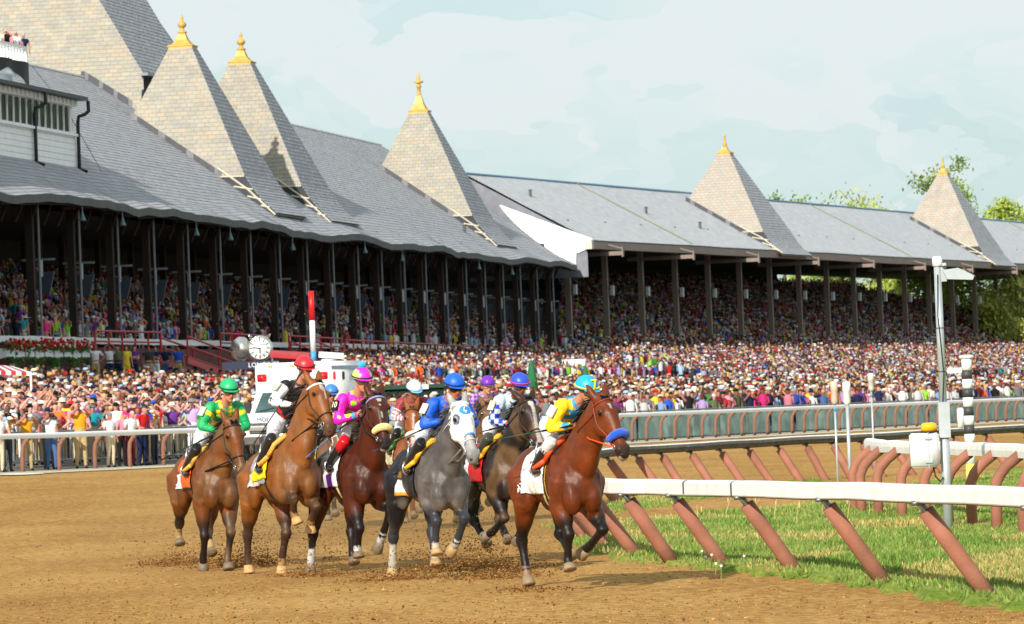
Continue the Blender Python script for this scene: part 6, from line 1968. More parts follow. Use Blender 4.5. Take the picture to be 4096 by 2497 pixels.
# ---- photographers and rail-side people at the left, one by one
cam_me = None
def photo_camera(p, ang, pose, lens, label):
    hc_ = PM[pose][1]
    t = thing('camera', label, 'camera', tuple(p + Vector((math.cos(ang), math.sin(ang), 0)) * (hc_.x + .16) + Vector((0, 0, hc_.z - .01))), ang, 'cameras of the rail side photographers')
    MB().box((0, 0, 0), (.075, .15, .105)).build('camera_body', M_LEATHERB, t, off=(0, 0, 0))
    MB().lathe((.03, 0, -.005), [(.038, 0), (.04, lens * .5), (.052, lens * .55), (.055, lens)], 12, axis=(1, 0, 0)).build('lens', M_LEATHERB if lens < .25 else mat('white_lens', rgb(205, 202, 195), .5), t, True, off=(0, 0, 0))
    return t
G1 = 'photographers and officials standing along the outer rail'
RAILF = [  # x, offset behind rail, pose, top, bottom, hat, hat colour, hair, long, label, camera lens, scale, turn
    (13, .6, 'rail', 'white', 'beige', 'baseball cap', 'cream', 'grey', 0, 'elderly person in white shirt, beige trousers and cream cap at the far left rail', 0, .98, .5),
    (27, 1.0, 'fold', 'pale blue', 'charcoal', 'baseball cap', 'grey', 'brown', 0, 'person in pale blue shirt, charcoal trousers and grey cap by the left rail', 0, 1.05, .3),
    (37, 1.1, 'camera', 'mustard', 'charcoal', None, '', 'dark', 0, 'photographer in mustard vest and charcoal trousers aiming a camera', .2, 1.0, .2),
    (51, .9, 'camera', 'mustard', 'khaki', None, '', 'brown', 0, 'photographer in mustard vest and khaki trousers beside the jeans wearer', .3, .97, .2),
    (72, .8, 'camera', 'white', 'denim', None, '', 'dark', 0, 'photographer in white shirt and blue jeans with camera raised', .2, .97, .1),
    (85, 1.3, 'stand', 'charcoal', 'black', 'baseball cap', 'navy', 'dark', 0, 'person in charcoal top and navy cap between two photographers', 0, 1.03, .1),
    (98, .7, 'camera', 'mustard', 'khaki', None, '', 'dark', 0, 'tall photographer in mustard vest and khaki trousers gripping a camera', .25, 1.08, .1),
    (124, .6, 'stand', 'white', 'beige', 'baseball cap', 'grey', 'grey', 0, 'small elderly person in white shirt and grey cap by the rail', 0, .92, .7),
    (144, .6, 'rail', 'white', 'maroon', None, '', 'grey', 0, 'grey haired person in white top and dark red trousers leaning on the rail', 0, .95, .6),
    (151, 1.1, 'lean', 'pink', 'black', 'baseball cap', 'hot pink', 'blond', 1, 'person in pink top and hot pink cap bending over the rail', 0, .95, .5),
    (161, .8, 'rail', 'red', 'navy', None, '', 'brown', 0, 'person in red shirt and navy trousers with back half turned', 0, 1.03, .8),
    (169, 1.0, 'rail', 'royal blue', 'navy', 'baseball cap', 'navy', 'brown', 0, 'person in royal blue shirt and navy cap at the rail', 0, 1.05, .5),
    (177, 1.2, 'fold', 'red', 'khaki', None, '', 'dark', 0, 'person in red shirt and khaki trousers near the green jockey', 0, 1.0, .4),
    (187, 1.4, 'camera', 'mustard', 'charcoal', None, '', 'dark', 1, 'long haired photographer in mustard vest behind the green jockey', .35, 1.0, .2),
    (196, 1.6, 'stand', 'tan', 'navy', 'bucket hat', 'khaki', 'brown', 0, 'person in tan shirt and khaki bucket hat close to the green jockey', 0, 1.0, .2)]
for (x, off_, pose, top, bot, hat, hatc, hair, lh, lab, lens, sc, tr_) in RAILF:
    p = rail_pt(x); p.z = 0; p = p + RN * off_
    p.z = rail_z(x) + .015
    a = aim(p, 1, 60, tr_)
    place_person(p, a, pose, top, bot, lab, G1, hat, hatc or 'white', hair, rnd.choice([0, 1, 2, 4]), sc, bool(lh))
    if lens: photo_camera(Vector((p.x, p.y, p.z + (sc - 1) * 1.6)), a, pose, lens, {37: 'black camera held by the mustard vest photographer in charcoal trousers', 51: 'pale long lens camera beside the jeans wearer', 72: 'black camera held by the photographer in jeans', 98: 'camera gripped by the tall mustard vest photographer', 187: 'pale long lens of the long haired photographer'}[x])
# ---- the crowd
TOPS = ['white'] * 7 + ['cream', 'navy', 'navy', 'navy', 'black', 'black', 'black', 'grey', 'grey', 'pale blue', 'pale blue', 'pale blue', 'royal blue', 'royal blue', 'red', 'red', 'pink', 'pink', 'hot pink', 'yellow', 'lime', 'green', 'olive', 'teal', 'purple', 'lavender', 'lavender', 'orange', 'maroon', 'tan', 'charcoal', 'charcoal', 'denim']
POSE_T = {'stand': 'upright', 'camera': 'holding binoculars', 'phone': 'one hand raised', 'bothup': 'hands at face', 'fold': 'arms folded', 'hips': 'hands on hips', 'point': 'pointing ahead', 'rail': 'leaning slightly forward', 'lean': 'bending'}
def where(x, y):
    if x < 60: return 'far left crowd'
    if x < 130: return 'crowd behind photographers'
    if x < 195: return 'crowd near red stairs'
    if x < 260: return 'crowd behind green jockey'
    if x < 400: return 'crowd behind ambulance'
    if x < 520: return 'crowd above grey horse'
    if x < 640: return 'crowd above leading horse'
    if x < 800: return 'crowd behind green screen'
    return 'far right crowd'
def make_individual(p, group, place=None, poses=('stand', 'stand', 'stand', 'rail', 'fold', 'fold', 'hips', 'camera', 'phone', 'bothup'), sc=None):
    x, y, d = px(p + Vector((0, 0, 1.5)))
    for _ in range(200):
        top = rnd.choice(TOPS); pose = rnd.choice(poses)
        lh = rnd.random() < .38
        hat = rnd.choice(['baseball cap', 'baseball cap', 'straw hat', 'bucket hat', 'wide brimmed hat']) if rnd.random() < .32 else None
        hatc = rnd.choice(['white', 'white', 'navy', 'navy', 'red', 'black', 'black', 'tan', 'royal blue', 'grey']) if hat else 'white'
        if hat in ('straw hat',): hatc = rnd.choice(['beige', 'cream', 'tan'])
        hair = rnd.choice(['dark', 'dark', 'brown', 'brown', 'blond', 'grey', 'auburn'])
        hd_ = ('%s %s' % (hatc, hat)) if hat else ('long %s hair' % hair if lh else 'short %s hair' % hair)
        lab = 'person in %s top, %s, %s, %s' % (top, hd_, POSE_T[pose], place or where(x, y))
        if lab not in SEEN: break
    SEEN.add(lab)
    return place_person(p, aim(p, rnd.uniform(-2, 3), 60, rnd.uniform(-.35, .35)), pose, top, rnd.choice(['khaki', 'navy', 'denim', 'black', 'beige', 'grey', 'white']), lab, group, hat, hatc, hair, rnd.choice([0, 0, 1, 1, 2, 3, 4]), sc or rnd.uniform(.93, 1.06), lh)
cand = []          # apron spots, nearest first
for row in range(400):
    pass
def apron_spots():
    res = []
    x_step_m = .62
    # rows of constant fraction are slanted like the rail; step in metres from the rail
    for r in range(140):
        off_ = 2.3 + r * .85 + (0 if r < 30 else (r - 30) * .5)
        for k in range(int((RLEN + 40) / x_step_m)):
            t = -8 + k * x_step_m * 1.35 + rnd.uniform(-.25, .25) + (r % 2) * .4
            p = rail_at(t) + RN * (off_ + rnd.uniform(-.3, .3))
            x = 512 + FPX * p.x / p.y
            if x < -8 or x > 1034: continue
            d0 = FPX / rail_s(x); d1 = stand_d(x)
            v = (p.y - d0) / (d1 - d0)
            if v < 0 or v > .97: continue
            if (p - B0).dot(BN) > -12.4 and (p - B0).dot(BD) > -4: continue
            if x > 600 and r > 22 and rnd.random() < .45: continue
            p.z = apron(x, v).z
            res.append((p, x, v))
    return res
spots = apron_spots()
def keep_spot(p, x):
    # leave the strip in front of the boards (stairs, platforms) a little thinner
    return rnd.random() < .93
spots = [s_ for s_ in spots if keep_spot(s_[0], s_[1])]
spots.sort(key=lambda s_: s_[0].y)
used = 0; rest_spots = []
for p, x, v in spots:
    near_vis = x < 232 or 395 < x < 700
    if used < 218 and x > -3 and x < 1024 and near_vis and not (300 < x < 380):
        make_individual(p, 'people in the crowd on the apron'); used += 1
    else:
        rest_spots.append((p, x))
# people in the boxes and on the roof deck
G3 = 'people on the rooftop viewing deck'
for i, (x2, dz, top, pose) in enumerate(((10, 0, 'black', 'camera'), (22, .02, 'pink', 'rail'), (33, .1, 'white', 'stand'), (45, .15, 'royal blue', 'rail'), (52, .1, 'navy', 'point'), (2, .1, 'cream', 'stand'))):
    t = solve_t(PA, 5.0, zf + 1, x2)
    p = PA(t, 4.9 + .2 * (i % 2), zf)
    place_person(p, aim(p, 20, 60), pose, top, 'khaki', 'person in %s top watching from the white rooftop deck' % top, G3, None, 'white', rnd.choice(['dark', 'brown', 'grey']), i % 3, 1.0, i == 1)
box_spots = []
for k in range(NA):
    t = TA0
    while t < TA1 - 1:
        t += rnd.uniform(.62, .95)
        if rnd.random() < .10: continue
        p = PA(t, 1.45 + RUNA * k + rnd.uniform(-.1, .1), ZA0 + RISEA * k)
        x = px(p)[0]
        if x < -6 or x > 600: continue
        box_spots.append((p, x, k))
front = sorted([b for b in box_spots if b[2] <= 1], key=lambda b: b[0].y)
n_box = 0
for p, x, k in front:
    if n_box < 50 and min(abs(x - px(PA(t, 1.2, 4))[0]) for t in acol) > 4:
        make_individual(p, 'people in the boxes of the old grandstand', 'front boxes of old stand' if k == 0 else 'second box row', ('stand', 'camera', 'fold', 'bothup', 'point')); n_box += 1
    else: rest_spots.append((p, x))
rest_spots += [(p, x) for p, x, k in box_spots if k > 1]
for k in range(NB_):
    t = -2.0
    while t < endB(k) - .5:
        t += rnd.uniform(.48, .78)
        if rnd.random() < .05: continue
        p = PB(t, 1.45 + RUNB * k + rnd.uniform(-.1, .1), ZB0 + RISEB * k)
        x = px(p)[0]
        if 560 < x < 1030: rest_spots.append((p, x))

# standing rows on the steps below the boxes and in front of the newer stand
for r in range(8):
    o_ = -6.2 + .75 * r; t = solve_t(PA, o_, 1, 800)
    while t < TA1 + 2:
        t += rnd.uniform(.55, .95)
        if rnd.random() < .12 + .25 * (r > 5): continue
        p = PA(t, o_ + rnd.uniform(-.2, .2), lerp(.55, 1.75 + .5 * smooth(60, 140, t), r / 7)); rest_spots.append((p, px(p)[0]))
for r in range(16):
    o_ = -11.6 + .80 * r; t = -3.5
    while t < TB1:
        t += rnd.uniform(.48, .82)
        if rnd.random() < .05: continue
        p = PB(t, o_ + rnd.uniform(-.12, .12), lerp(-.35, 2.5, r / 15)); rest_spots.append((p, px(p)[0]))
# ---- the rest of the crowd as one mass of small figures
def low_person(pose, far=False):
    mb = MB(); parts = []
    def ring(c, a, b, n, z): return [(c[0] + b * math.cos(2 * math.pi * k / n), c[1] + a * math.sin(2 * math.pi * k / n), z) for k in range(n)]
    def loft(rs, n, tg, cap=True):
        vs = [v for r in rs for v in r]
        fs = [(i * n + k, i * n + (k + 1) % n, (i + 1) * n + (k + 1) % n, (i + 1) * n + k) for i in range(len(rs) - 1) for k in range(n)]
        if cap: fs.append(tuple((len(rs) - 1) * n + k for k in range(n)))
        mb.add(vs, fs); parts.extend([tg] * len(vs))
    if far:
        loft([ring((0, 0), .165, .12, 5, .80), ring((0, 0), .19, .115, 5, 1.36), ring((0, 0), .07, .06, 5, 1.48)], 5, 1, False)
        loft([ring((.015, 0), .055, .06, 5, 1.46), ring((.02, 0), .078, .09, 5, 1.62)], 5, 0, False)
        loft([ring((.0, 0), .084, .095, 5, 1.61), ring((-.01, 0), .05, .06, 5, 1.735)], 5, 3)
        if pose == 0: return np.array(mb.v, np.float32), mb.f, np.array(parts)
    else:
        loft([ring((0, 0), .13, .09, 4, .35), ring((0, 0), .17, .12, 4, .95)], 4, 2, False)
        loft([ring((0, 0), .165, .12, 6, .92), ring((0, 0), .19, .11, 6, 1.38), ring((0, 0), .08, .07, 6, 1.47)], 6, 1, False)
        loft([ring((.01, 0), .05, .055, 6, 1.46), ring((.02, 0), .072, .085, 6, 1.55), ring((.015, 0), .078, .092, 6, 1.63)], 6, 0, False)
        loft([ring((.005, 0), .083, .094, 6, 1.62), ring((-.005, 0), .078, .09, 6, 1.69), ring((-.01, 0), .04, .05, 6, 1.735)], 6, 3)
    for s in (-1, 1):
        if pose == 0: pts = [(0, s * .19, 1.38), (.0, s * .25, 1.12), (.1, s * .22, .92)]
        elif pose == 1: pts = [(0, s * .19, 1.38), (.14, s * .27, 1.30), (.17, s * .06, 1.58)]
        elif pose == 2: pts = [(0, s * .19, 1.38), (.12, s * .26, 1.45 if s < 0 else 1.12), (.2, s * .2, 1.75 if s < 0 else 1.1)]
        else: pts = [(0, s * .19, 1.38), (.05, s * .24, 1.14), (.26, s * .16, 1.08)]
        na = 3 if far else 4; n0 = len(mb.v); mb.tube(pts, [.058, .05, .04], na, cap=False); k = len(mb.v) - n0
        parts.extend([1 if i < na + 1 else 0 for i in range(k)])
    return np.array(mb.v, np.float32), mb.f, np.array(parts)
def low_hat():
    mb = MB(); mb.lathe((0, 0, 1.655), [(.16, 0), (.085, .09)], 5); return np.array(mb.v, np.float32), mb.f
LP = [low_person(i) for i in range(4)]; LPF = [low_person(i, True) for i in range(4)]; HV, HF = low_hat()
allv = []; allf = []; allc = []; vo_ = 0
tops_c = [CLOTHC[t] for t in TOPS]; hair_c = list(HAIRC.values()); hat_c = [(.72, .72, .72), (.70, .70, .70), CLOTHC['cream'], CLOTHC['beige'], CLOTHC['navy'], CLOTHC['navy'], CLOTHC['red'], CLOTHC['black'], CLOTHC['pale blue'], (.7, .7, .7)]
bots_c = [CLOTHC[k] for k in ('khaki', 'navy', 'denim', 'black', 'beige')]
for p, x in rest_spots:
    V, Fc, pt = (LPF if p.y > 265 else LP)[rnd.choice([0, 0, 0, 1, 1, 2, 3, 3, 3])]
    a = aim(p, rnd.uniform(-3, 6), 60, rnd.uniform(-.5, .5)); sc = rnd.uniform(.92, 1.06)
    ca, sa = math.cos(a) * sc, math.sin(a) * sc
    W = np.empty_like(V); W[:, 0] = V[:, 0] * ca - V[:, 1] * sa + p.x; W[:, 1] = V[:, 0] * sa + V[:, 1] * ca + p.y; W[:, 2] = V[:, 2] * sc + p.z
    hat = rnd.random() < .28
    hcol = rnd.choice(hat_c) if hat else rnd.choice(hair_c)
    pal = np.array([rnd.choice(SKINC), rnd.choice(tops_c), rnd.choice(bots_c), hcol], np.float32) * rnd.uniform(.55, .95)
    allv.append(W); allc.append(pal[pt]); allf.extend(tuple(i + vo_ for i in f) for f in Fc); vo_ += len(V)
    if hat and rnd.random() < .6:
        W = np.empty_like(HV); W[:, 0] = HV[:, 0] * ca - HV[:, 1] * sa + p.x; W[:, 1] = HV[:, 0] * sa + HV[:, 1] * ca + p.y; W[:, 2] = HV[:, 2] * sc + p.z
        allv.append(W); allc.append(np.tile(np.array(hcol, np.float32), (len(HV), 1))); allf.extend(tuple(i + vo_ for i in f) for f in HF); vo_ += len(HV)
co = np.vstack(allv)
me = bpy.data.meshes.new('crowd'); me.from_pydata(co.tolist(), [], allf)
set_cols(me, np.vstack(allc)); me.materials.append(mat_attr('crowd_cloth', .8, .2, var=.08, scale=4)); me.update()
me.polygons.foreach_set('use_smooth', [True] * len(me.polygons))
tag(link_mesh('crowd', me), 'dense mass of spectators filling the apron and both grandstands', 'crowd', kind='stuff')
print('CROWD', len(rest_spots), len(me.polygons), 'individuals', used, n_box)
# ================================================================== vehicles, signs, stairs, poles
M_VAN = mat('ambulance_white', (.78, .79, .80), .3, var=.03, scale=1, coat=.3)
M_VGLASS = mat('windscreen', rgb(60, 84, 84), .06, .1, var=.5, scale=2.0, spec=.8)
M_REDL = mat('red_lens', rgb(214, 24, 28), .2, var=.1)
M_CHROME = mat('chrome', (.62, .60, .55), .18, .9, var=.2, scale=9)
def local_box(mb, c, s, col=None): return mb.box(c, s, col=col)
yaw = R(15); dA = 152.0
fwd = Vector((-math.sin(yaw), -math.cos(yaw), 0))
xA = (291 - 512 + 0.04 * -60) / FPX * dA
vz = .60
am = thing('ambulance', 'white box ambulance with red corner lights following the horses', 'ambulance', (xA, dA + 1.0, vz), math.atan2(fwd.y, fwd.x))
O = (0, 0, 0)
# local: x forward, y left
def bev_box(mb, c, s, b=.06):
    x, y, z = s[0] / 2, s[1] / 2, s[2] / 2
    bm = bmesh.new(); bmesh.ops.create_cube(bm, size=1.0)
    for v in bm.verts: v.co = Vector((v.co.x * s[0], v.co.y * s[1], v.co.z * s[2]))
    bmesh.ops.bevel(bm, geom=list(bm.edges), offset=b, segments=2, affect='EDGES')
    bm.verts.index_update()
    mb.add([v.co + Vector(c) for v in bm.verts], [tuple(v.index for v in f.verts) for f in bm.faces]); bm.free(); return mb
bev_box(MB(), (-1.9, 0, 1.93), (3.8, 2.42, 2.06), .07).build('box_body', M_VAN, am, True, off=O)
MB().box((-1.9, 1.222, 2.75), (3.6, .02, .12)).build('side_trim', mat('pale_blue_trim', rgb(140, 170, 200), .4), am, off=O)
for y in (-.98, .98):
    bev_box(MB(), (.02, y, 2.52), (.07, .30, .22), .02).build('warning_light', M_REDL, am, True, off=O)
for x_ in (-.35, -1.3, -2.6):
    bev_box(MB(), (x_, 1.235, 2.5), (.16, .05, .26), .02).build('side_light', M_REDL if x_ == -.35 else mat('dark_vent', rgb(60, 66, 72), .5), am, off=O)
for y in (-.7, 0, .7):
    MB().box((.012, y, 2.86), (.03, .14, .05)).build('marker_light', mat('amber_marker', rgb(225, 150, 70), .4), am, off=O)
# cab: profile swept across the width
prof = [(.0, .55), (2.35, .55), (2.45, .75), (2.42, 1.05), (2.25, 1.20), (1.25, 1.42), (.55, 2.08), (.0, 2.14)]
def sweep(mb, prof, y0, y1, taper=.0):
    n = len(prof); vs = [(x, y0, z) for x, z in prof] + [(x, y1, z) for x, z in prof]
    fs = [(i, (i + 1) % n, n + (i + 1) % n, n + i) for i in range(n)] + [tuple(range(n - 1, -1, -1)), tuple(range(n, 2 * n))]
    return mb.add(vs, fs)
sweep(MB(), prof, -1.0, 1.0).build('cab', M_VAN, am, off=O)
mb = MB(); mb.add([(1.235, -.86, 1.455), (1.235, .86, 1.455), (.60, .78, 2.06), (.60, -.78, 2.06)], [(0, 1, 2, 3)]); mb.add([(1.245, -.86, 1.46), (1.245, .86, 1.46), (.61, .78, 2.065), (.61, -.78, 2.065)], [(0, 1, 2, 3)])
mb.build('windscreen', M_VGLASS, am, off=O)
for y in (-.42, .42): MB().tube([(1.25, y - .35, 1.48), (1.12, y + .2, 1.60)], .012, 4).build('wiper', M_DARK, am, off=O)
gr_ = bev_box(MB(), (2.44, 0, .98), (.05, 1.3, .34), .015).build('grille', mat('grille_dark', rgb(46, 44, 40), .5), am, off=O)
for k in range(4): MB().box((2.475, 0, .86 + .085 * k), (.02, 1.28, .028)).build('grille_bar', M_CHROME, gr_, off=O)
for y in (-.80, .80):
    bev_box(MB(), (2.43, y, .99), (.07, .30, .30), .02).build('headlight', mat('headlamp_glass', (.75, .75, .72), .1, .2, var=.1), am, off=O)
    MB().box((2.44, y, 1.19), (.05, .30, .07)).build('indicator', M_REDL, am, off=O)
bev_box(MB(), (2.52, 0, .62), (.18, 2.0, .24), .03).build('bumper', M_CHROME, am, off=O)
text_mesh('hood_lettering', 'MOHAWK', .19, mat('lettering_navy', rgb(40, 54, 70), .5, var=0), am, Matrix(((0, .22, .976, 2.315), (1, 0, 0, 0), (0, .976, -.22, 1.235), (0, 0, 0, 1))) @ Matrix.Scale(1, 4), .004)
for x_, y in ((1.7, -1), (1.7, 1), (-2.7, -1), (-2.7, 1)):
    wh = MB().lathe((x_, y * .98, .40), [(.18, -.13), (.39, -.12), (.41, -.05), (.41, .05), (.39, .12), (.18, .13)], 18, axis=(0, 1, 0)).build('tyre', M_DARK, am, True, off=O)
    MB().lathe((x_, y * .98, .40), [(.06, -.135), (.19, -.137), (.19, .137), (.06, .135)], 12, axis=(0, 1, 0)).build('rim', M_CHROME, wh, True, off=O)
for y in (-1.2, 1.2):
    MB().box((.85, y, 1.62), (.12, .22, .34)).build('mirror', M_DARK, am, off=O)

# striped start pole
def pole_thing(name, label, cat, base, segs, n=12):
    t = thing(name, label, cat, tuple(base))
    for nm, r, z0, z1, m_ in segs:
        MB().lathe((0, 0, z0), [(r, 0), (r, z1 - z0)], n).build(nm, m_, t, True, off=O)
    return t
M_PRED = mat('pole_red', rgb(214, 26, 34), .4, var=.05); M_PWH = mat('pole_white', (.78, .78, .78), .4, var=.03); M_PBL = mat('pole_blue', rgb(70, 150, 215), .4, var=.05); M_PBK = mat('pole_black', (.05, .05, .05), .5, var=.1)
d0 = 163.0; pb = at2(756, 900, d0); zt0 = at2(750, 700, d0).z; z1_ = at2(752, 771, d0).z; z2_ = at2(754, 845, d0).z; z3_ = at2(755, 872, d0).z
gz = .6
pole_thing('marker_pole', 'tall red, white and blue marker pole behind the ambulance', 'pole', (pb.x, pb.y, gz), [('red_band', .092, z1_ - gz, zt0 - gz, M_PRED), ('white_band', .090, z2_ - gz, z1_ - gz - .002, M_PWH), ('blue_band', .092, z3_ - gz, z2_ - gz - .002, M_PBL), ('lower_band', .090, 0, z3_ - gz - .002, M_PWH)])
# clock on a post with its sign
dC = 186.0; cc = at2(625, 838, dC); rC = 25.0 / 2.40625 / (FPX / dC)
ck = thing('clock', 'round silver rimmed clock above a navy sign behind the crowd', 'clock', (cc.x, cc.y, 2.0))
cz = cc.z - 2.0
MB().lathe((0, .25, cz), [(rC * 1.0, -.5), (rC * 1.22, -.22), (rC * 1.25, .0), (rC * 1.2, .16), (rC * 1.04, .30), (rC * 1.02, .24)], 28, axis=(0, -1, 0)).build('housing', M_CHROME, ck, True, off=O)
fc = MB().lathe((0, .02, cz), [(rC * 1.02, 0), (rC * 1.0, .03)], 28, axis=(0, -1, 0)).build('face', mat('clock_face', (.76, .80, .82), .4, var=.02), ck, True, off=O)
for k in range(12):
    a = math.pi / 6 * k
    MB().box((rC * .82 * math.sin(a), -.02, cz + rC * .82 * math.cos(a)), (.035 * rC / .4, .012, .13 * rC / .4), (Vector((math.cos(a), 0, -math.sin(a))), Vector((0, 1, 0)), Vector((math.sin(a), 0, math.cos(a))))).build('hour_mark', M_DARK, fc, off=(0, 0, 0))
for nm, a, l in (('minute_hand', R(278), .72), ('hour_hand', R(176), .50)):
    dv = Vector((math.sin(a), 0, math.cos(a)))
    MB().box(Vector((0, -.028, cz)) + dv * rC * l * .42, (.04, .012, rC * l * 1.1), (Vector((math.cos(a), 0, -math.sin(a))), Vector((0, 1, 0)), dv)).build(nm, M_DARK, fc, off=O)
text_mesh('face_lettering', 'LONGINES', .085, M_DARK, fc, Matrix(((1, 0, 0, 0), (0, 0, -1, -.022), (0, 1, 0, cz + rC * .36), (0, 0, 0, 1))), .002)
for s in (-1, 1):
    MB().tube([(s * rC * .85, .1, cz + rC * .9), (s * rC * .98, .1, cz + rC * 1.35), (s * rC * .75, .1, cz + rC * 1.1)], .05, 6).build('lug', M_CHROME, ck, True, off=O)
MB().lathe((-rC * 1.75, .35, cz), [(rC * .8, -.2), (rC * 1.15, -.1), (rC * 1.2, .1), (rC * .9, .3)], 20, axis=(-.85, -.5, 0)).build('side_housing', M_CHROME, ck, True, off=O)
MB().lathe((0, .3, 0), [(.09, 0), (.07, cz - rC * 1.0)], 10).build('post', M_CHROME, ck, True, off=O)
sgp = at2(625, 878, dC)
sg = MB().box((sgp.x - cc.x - .35, .05, sgp.z - 2.0), (2.1, .12, .30)).build('sign_board', mat('navy_sign', rgb(22, 34, 62), .5, var=.05), ck, off=O)
text_mesh('sign_lettering', 'LONGINES', .24, M_PWH, sg, Matrix(((1, 0, 0, sgp.x - cc.x + .15), (0, 0, -1, -.016), (0, 1, 0, sgp.z - 2.0), (0, 0, 0, 1))), .003)
# white surveillance camera beside it
dV = 170.0; vp = at2(797, 855, dV)
sv = thing('surveillance_camera', 'white boxed surveillance camera on a post above the ambulance', 'camera', (vp.x, vp.y, .8))
MB().box((0, 0, vp.z - .8), (.85, .35, .2), (Vector((.98, 0, -.1)), Vector((0, 1, 0)), Vector((.1, 0, .98)))).build('hood', M_PWH, sv, off=O)
bev_box(MB(), (-.1, 0, vp.z - .8 - .20), (.5, .3, .18), .03).build('camera_body', mat('pale_grey', rgb(200, 206, 208), .4), sv, True, off=O)
MB().lathe((.05, -.1, vp.z - 1.05), [(.10, -.1), (.13, 0), (.10, .08)], 10).build('dome', M_VGLASS, sv, True, off=O)
MB().lathe((-.2, .1, 0), [(.05, 0), (.05, vp.z - .8 - .25)], 8).build('post', M_GREYP, sv, True, off=O)

# light pole with control box in the infield
dL = 79.6; bL = at2(2281, 1250, 70.2); bL.z = 0.0; sL = FPX / bL.y
lp = thing('light_pole', 'tall grey light pole with white control box, amber beacon and angled floodlight', 'light pole', (bL.x, bL.y, 0))
M_GALV = mat('galvanised_steel', rgb(178, 184, 188), .4, .35, var=.12, scale=4)
hL = 4.2
zz = lambda y2: at2(2270, y2, bL.y).z
MB().lathe(O, [(.066, -.1), (.066, zz(990))], 14).build('lower_pole', M_GALV, lp, True, off=O)
MB().lathe((0, 0, zz(990)), [(.055, 0), (.052, zz(635) - zz(990))], 14).build('upper_pole', M_GALV, lp, True, off=O)
MB().lathe((0, 0, zz(640)), [(.072, 0), (.072, .10), (.060, .13), (.06, .14)], 14).build('cap', M_PWH, lp, True, off=O)
MB().box((0, -.02, zz(1010)), (.16, .17, .5)).build('sleeve', M_GALV, lp, off=O)
bx_ = bev_box(MB(), (-.30, -.10, (zz(1040) + zz(1122)) / 2), (.40, .26, zz(1040) - zz(1122)), .02).build('control_box', M_PWH, lp, True, off=O)
MB().box((-.25, -.235, zz(1081)), (.012, .012, .5)).build('door_seam', M_GALV, bx_, off=O)
for z_ in (zz(1052), zz(1108)): MB().box((-.25, -.245, z_), (.10, .03, .04)).build('latch', M_GALV, bx_, off=O)
bz = zz(1040)
MB().lathe((-.22, -.10, bz), [(.13, 0), (.135, .02), (.12, .03)], 18).build('beacon_base', M_DARK, lp, True, off=O)
MB().lathe((-.22, -.10, bz + .03), [(.115, 0), (.118, .06), (.105, .10), (.06, .115)], 18).build('beacon', mat('amber_lens', rgb(245, 170, 10), .15, var=.1, coat=.5), lp, True, off=O)
mb = MB(); mb.add([(.05, -.14, zz(640)), (.05, .14, zz(640)), (.30, .16, zz(640) + .02), (.30, -.16, zz(640) + .02), (.52, -.15, zz(668)), (.52, .15, zz(668))], [(0, 1, 2, 3), (3, 2, 5, 4)])
mb.add([(.06, -.12, zz(650)), (.06, .12, zz(650)), (.12, .12, zz(672)), (.12, -.12, zz(672)), (.48, -.12, zz(676)), (.48, .12, zz(676)), (.50, .12, zz(666)), (.50, -.12, zz(666)), (.28, -.12, zz(646)), (.28, .12, zz(646))], [(0, 3, 4, 7, 8), (1, 9, 6, 5, 2), (3, 2, 5, 4), (0, 1, 2, 3)])
mb.build('floodlight', M_GALV, lp, off=O)
MB().box((.07, 0, zz(655)), (.10, .06, .26)).build('bracket', M_GALV, lp, off=O)
MB().tube([(-.01, -.075, zz(660)), (-.03, -.075, zz(760)), (.02, -.075, zz(900)), (-.02, -.075, zz(985))], .008, 5).build('cable', M_LEATHERB, lp, True, off=O)
MB().tube([(-.18, -.1, zz(1122)), (-.16, -.12, zz(1145)), (-.09, -.12, zz(1158)), (-.05, -.08, zz(1148))], .012, 6).build('cable', M_LEATHERB, lp, True, off=O)
for y2 in (790, 895): MB().lathe((0, 0, zz(y2)), [(.058, 0), (.058, .012)], 12).build('strap', M_LEATHERB, lp, True, off=O)
# black and white distance post
bD = on_z(2338 * K, 1168 * K, .0); sD = FPX / bD.y * 2.40625
ds = thing('distance_post', 'black and white banded post with a yellow foot in the infield', 'post', tuple(bD))
zd = lambda y2: at2(2336, y2, bD.y).z
ys_ = [862, 890, 912, 934, 956, 978, 1000, 1022, 1044, 1066]
MB().lathe((0, 0, zd(862)), [(.115, 0), (.15, .01), (.15, .05), (.10, .07)], 14).build('cap', M_PWH, ds, True, off=O)
for i in range(len(ys_) - 1):
    MB().lathe((0, 0, zd(ys_[i + 1])), [(.107, .001), (.107, zd(ys_[i]) - zd(ys_[i + 1]) - .001)], 14).build('band', M_PWH if i % 2 == 0 else M_PBK, ds, True, off=O)
MB().lathe(O, [(.107, .45), (.107, zd(1066))], 14).build('shaft', M_PWH, ds, True, off=O)
MB().lathe(O, [(.12, -.1), (.10, .45)], 14).build('foot', mat('yellow_sleeve', rgb(214, 200, 90), .6), ds, True, off=O)
bev_box(MB(), (-.17, -.02, zd(1005)), (.13, .13, .42), .02).build('junction_box', M_PWH, ds, True, off=O)
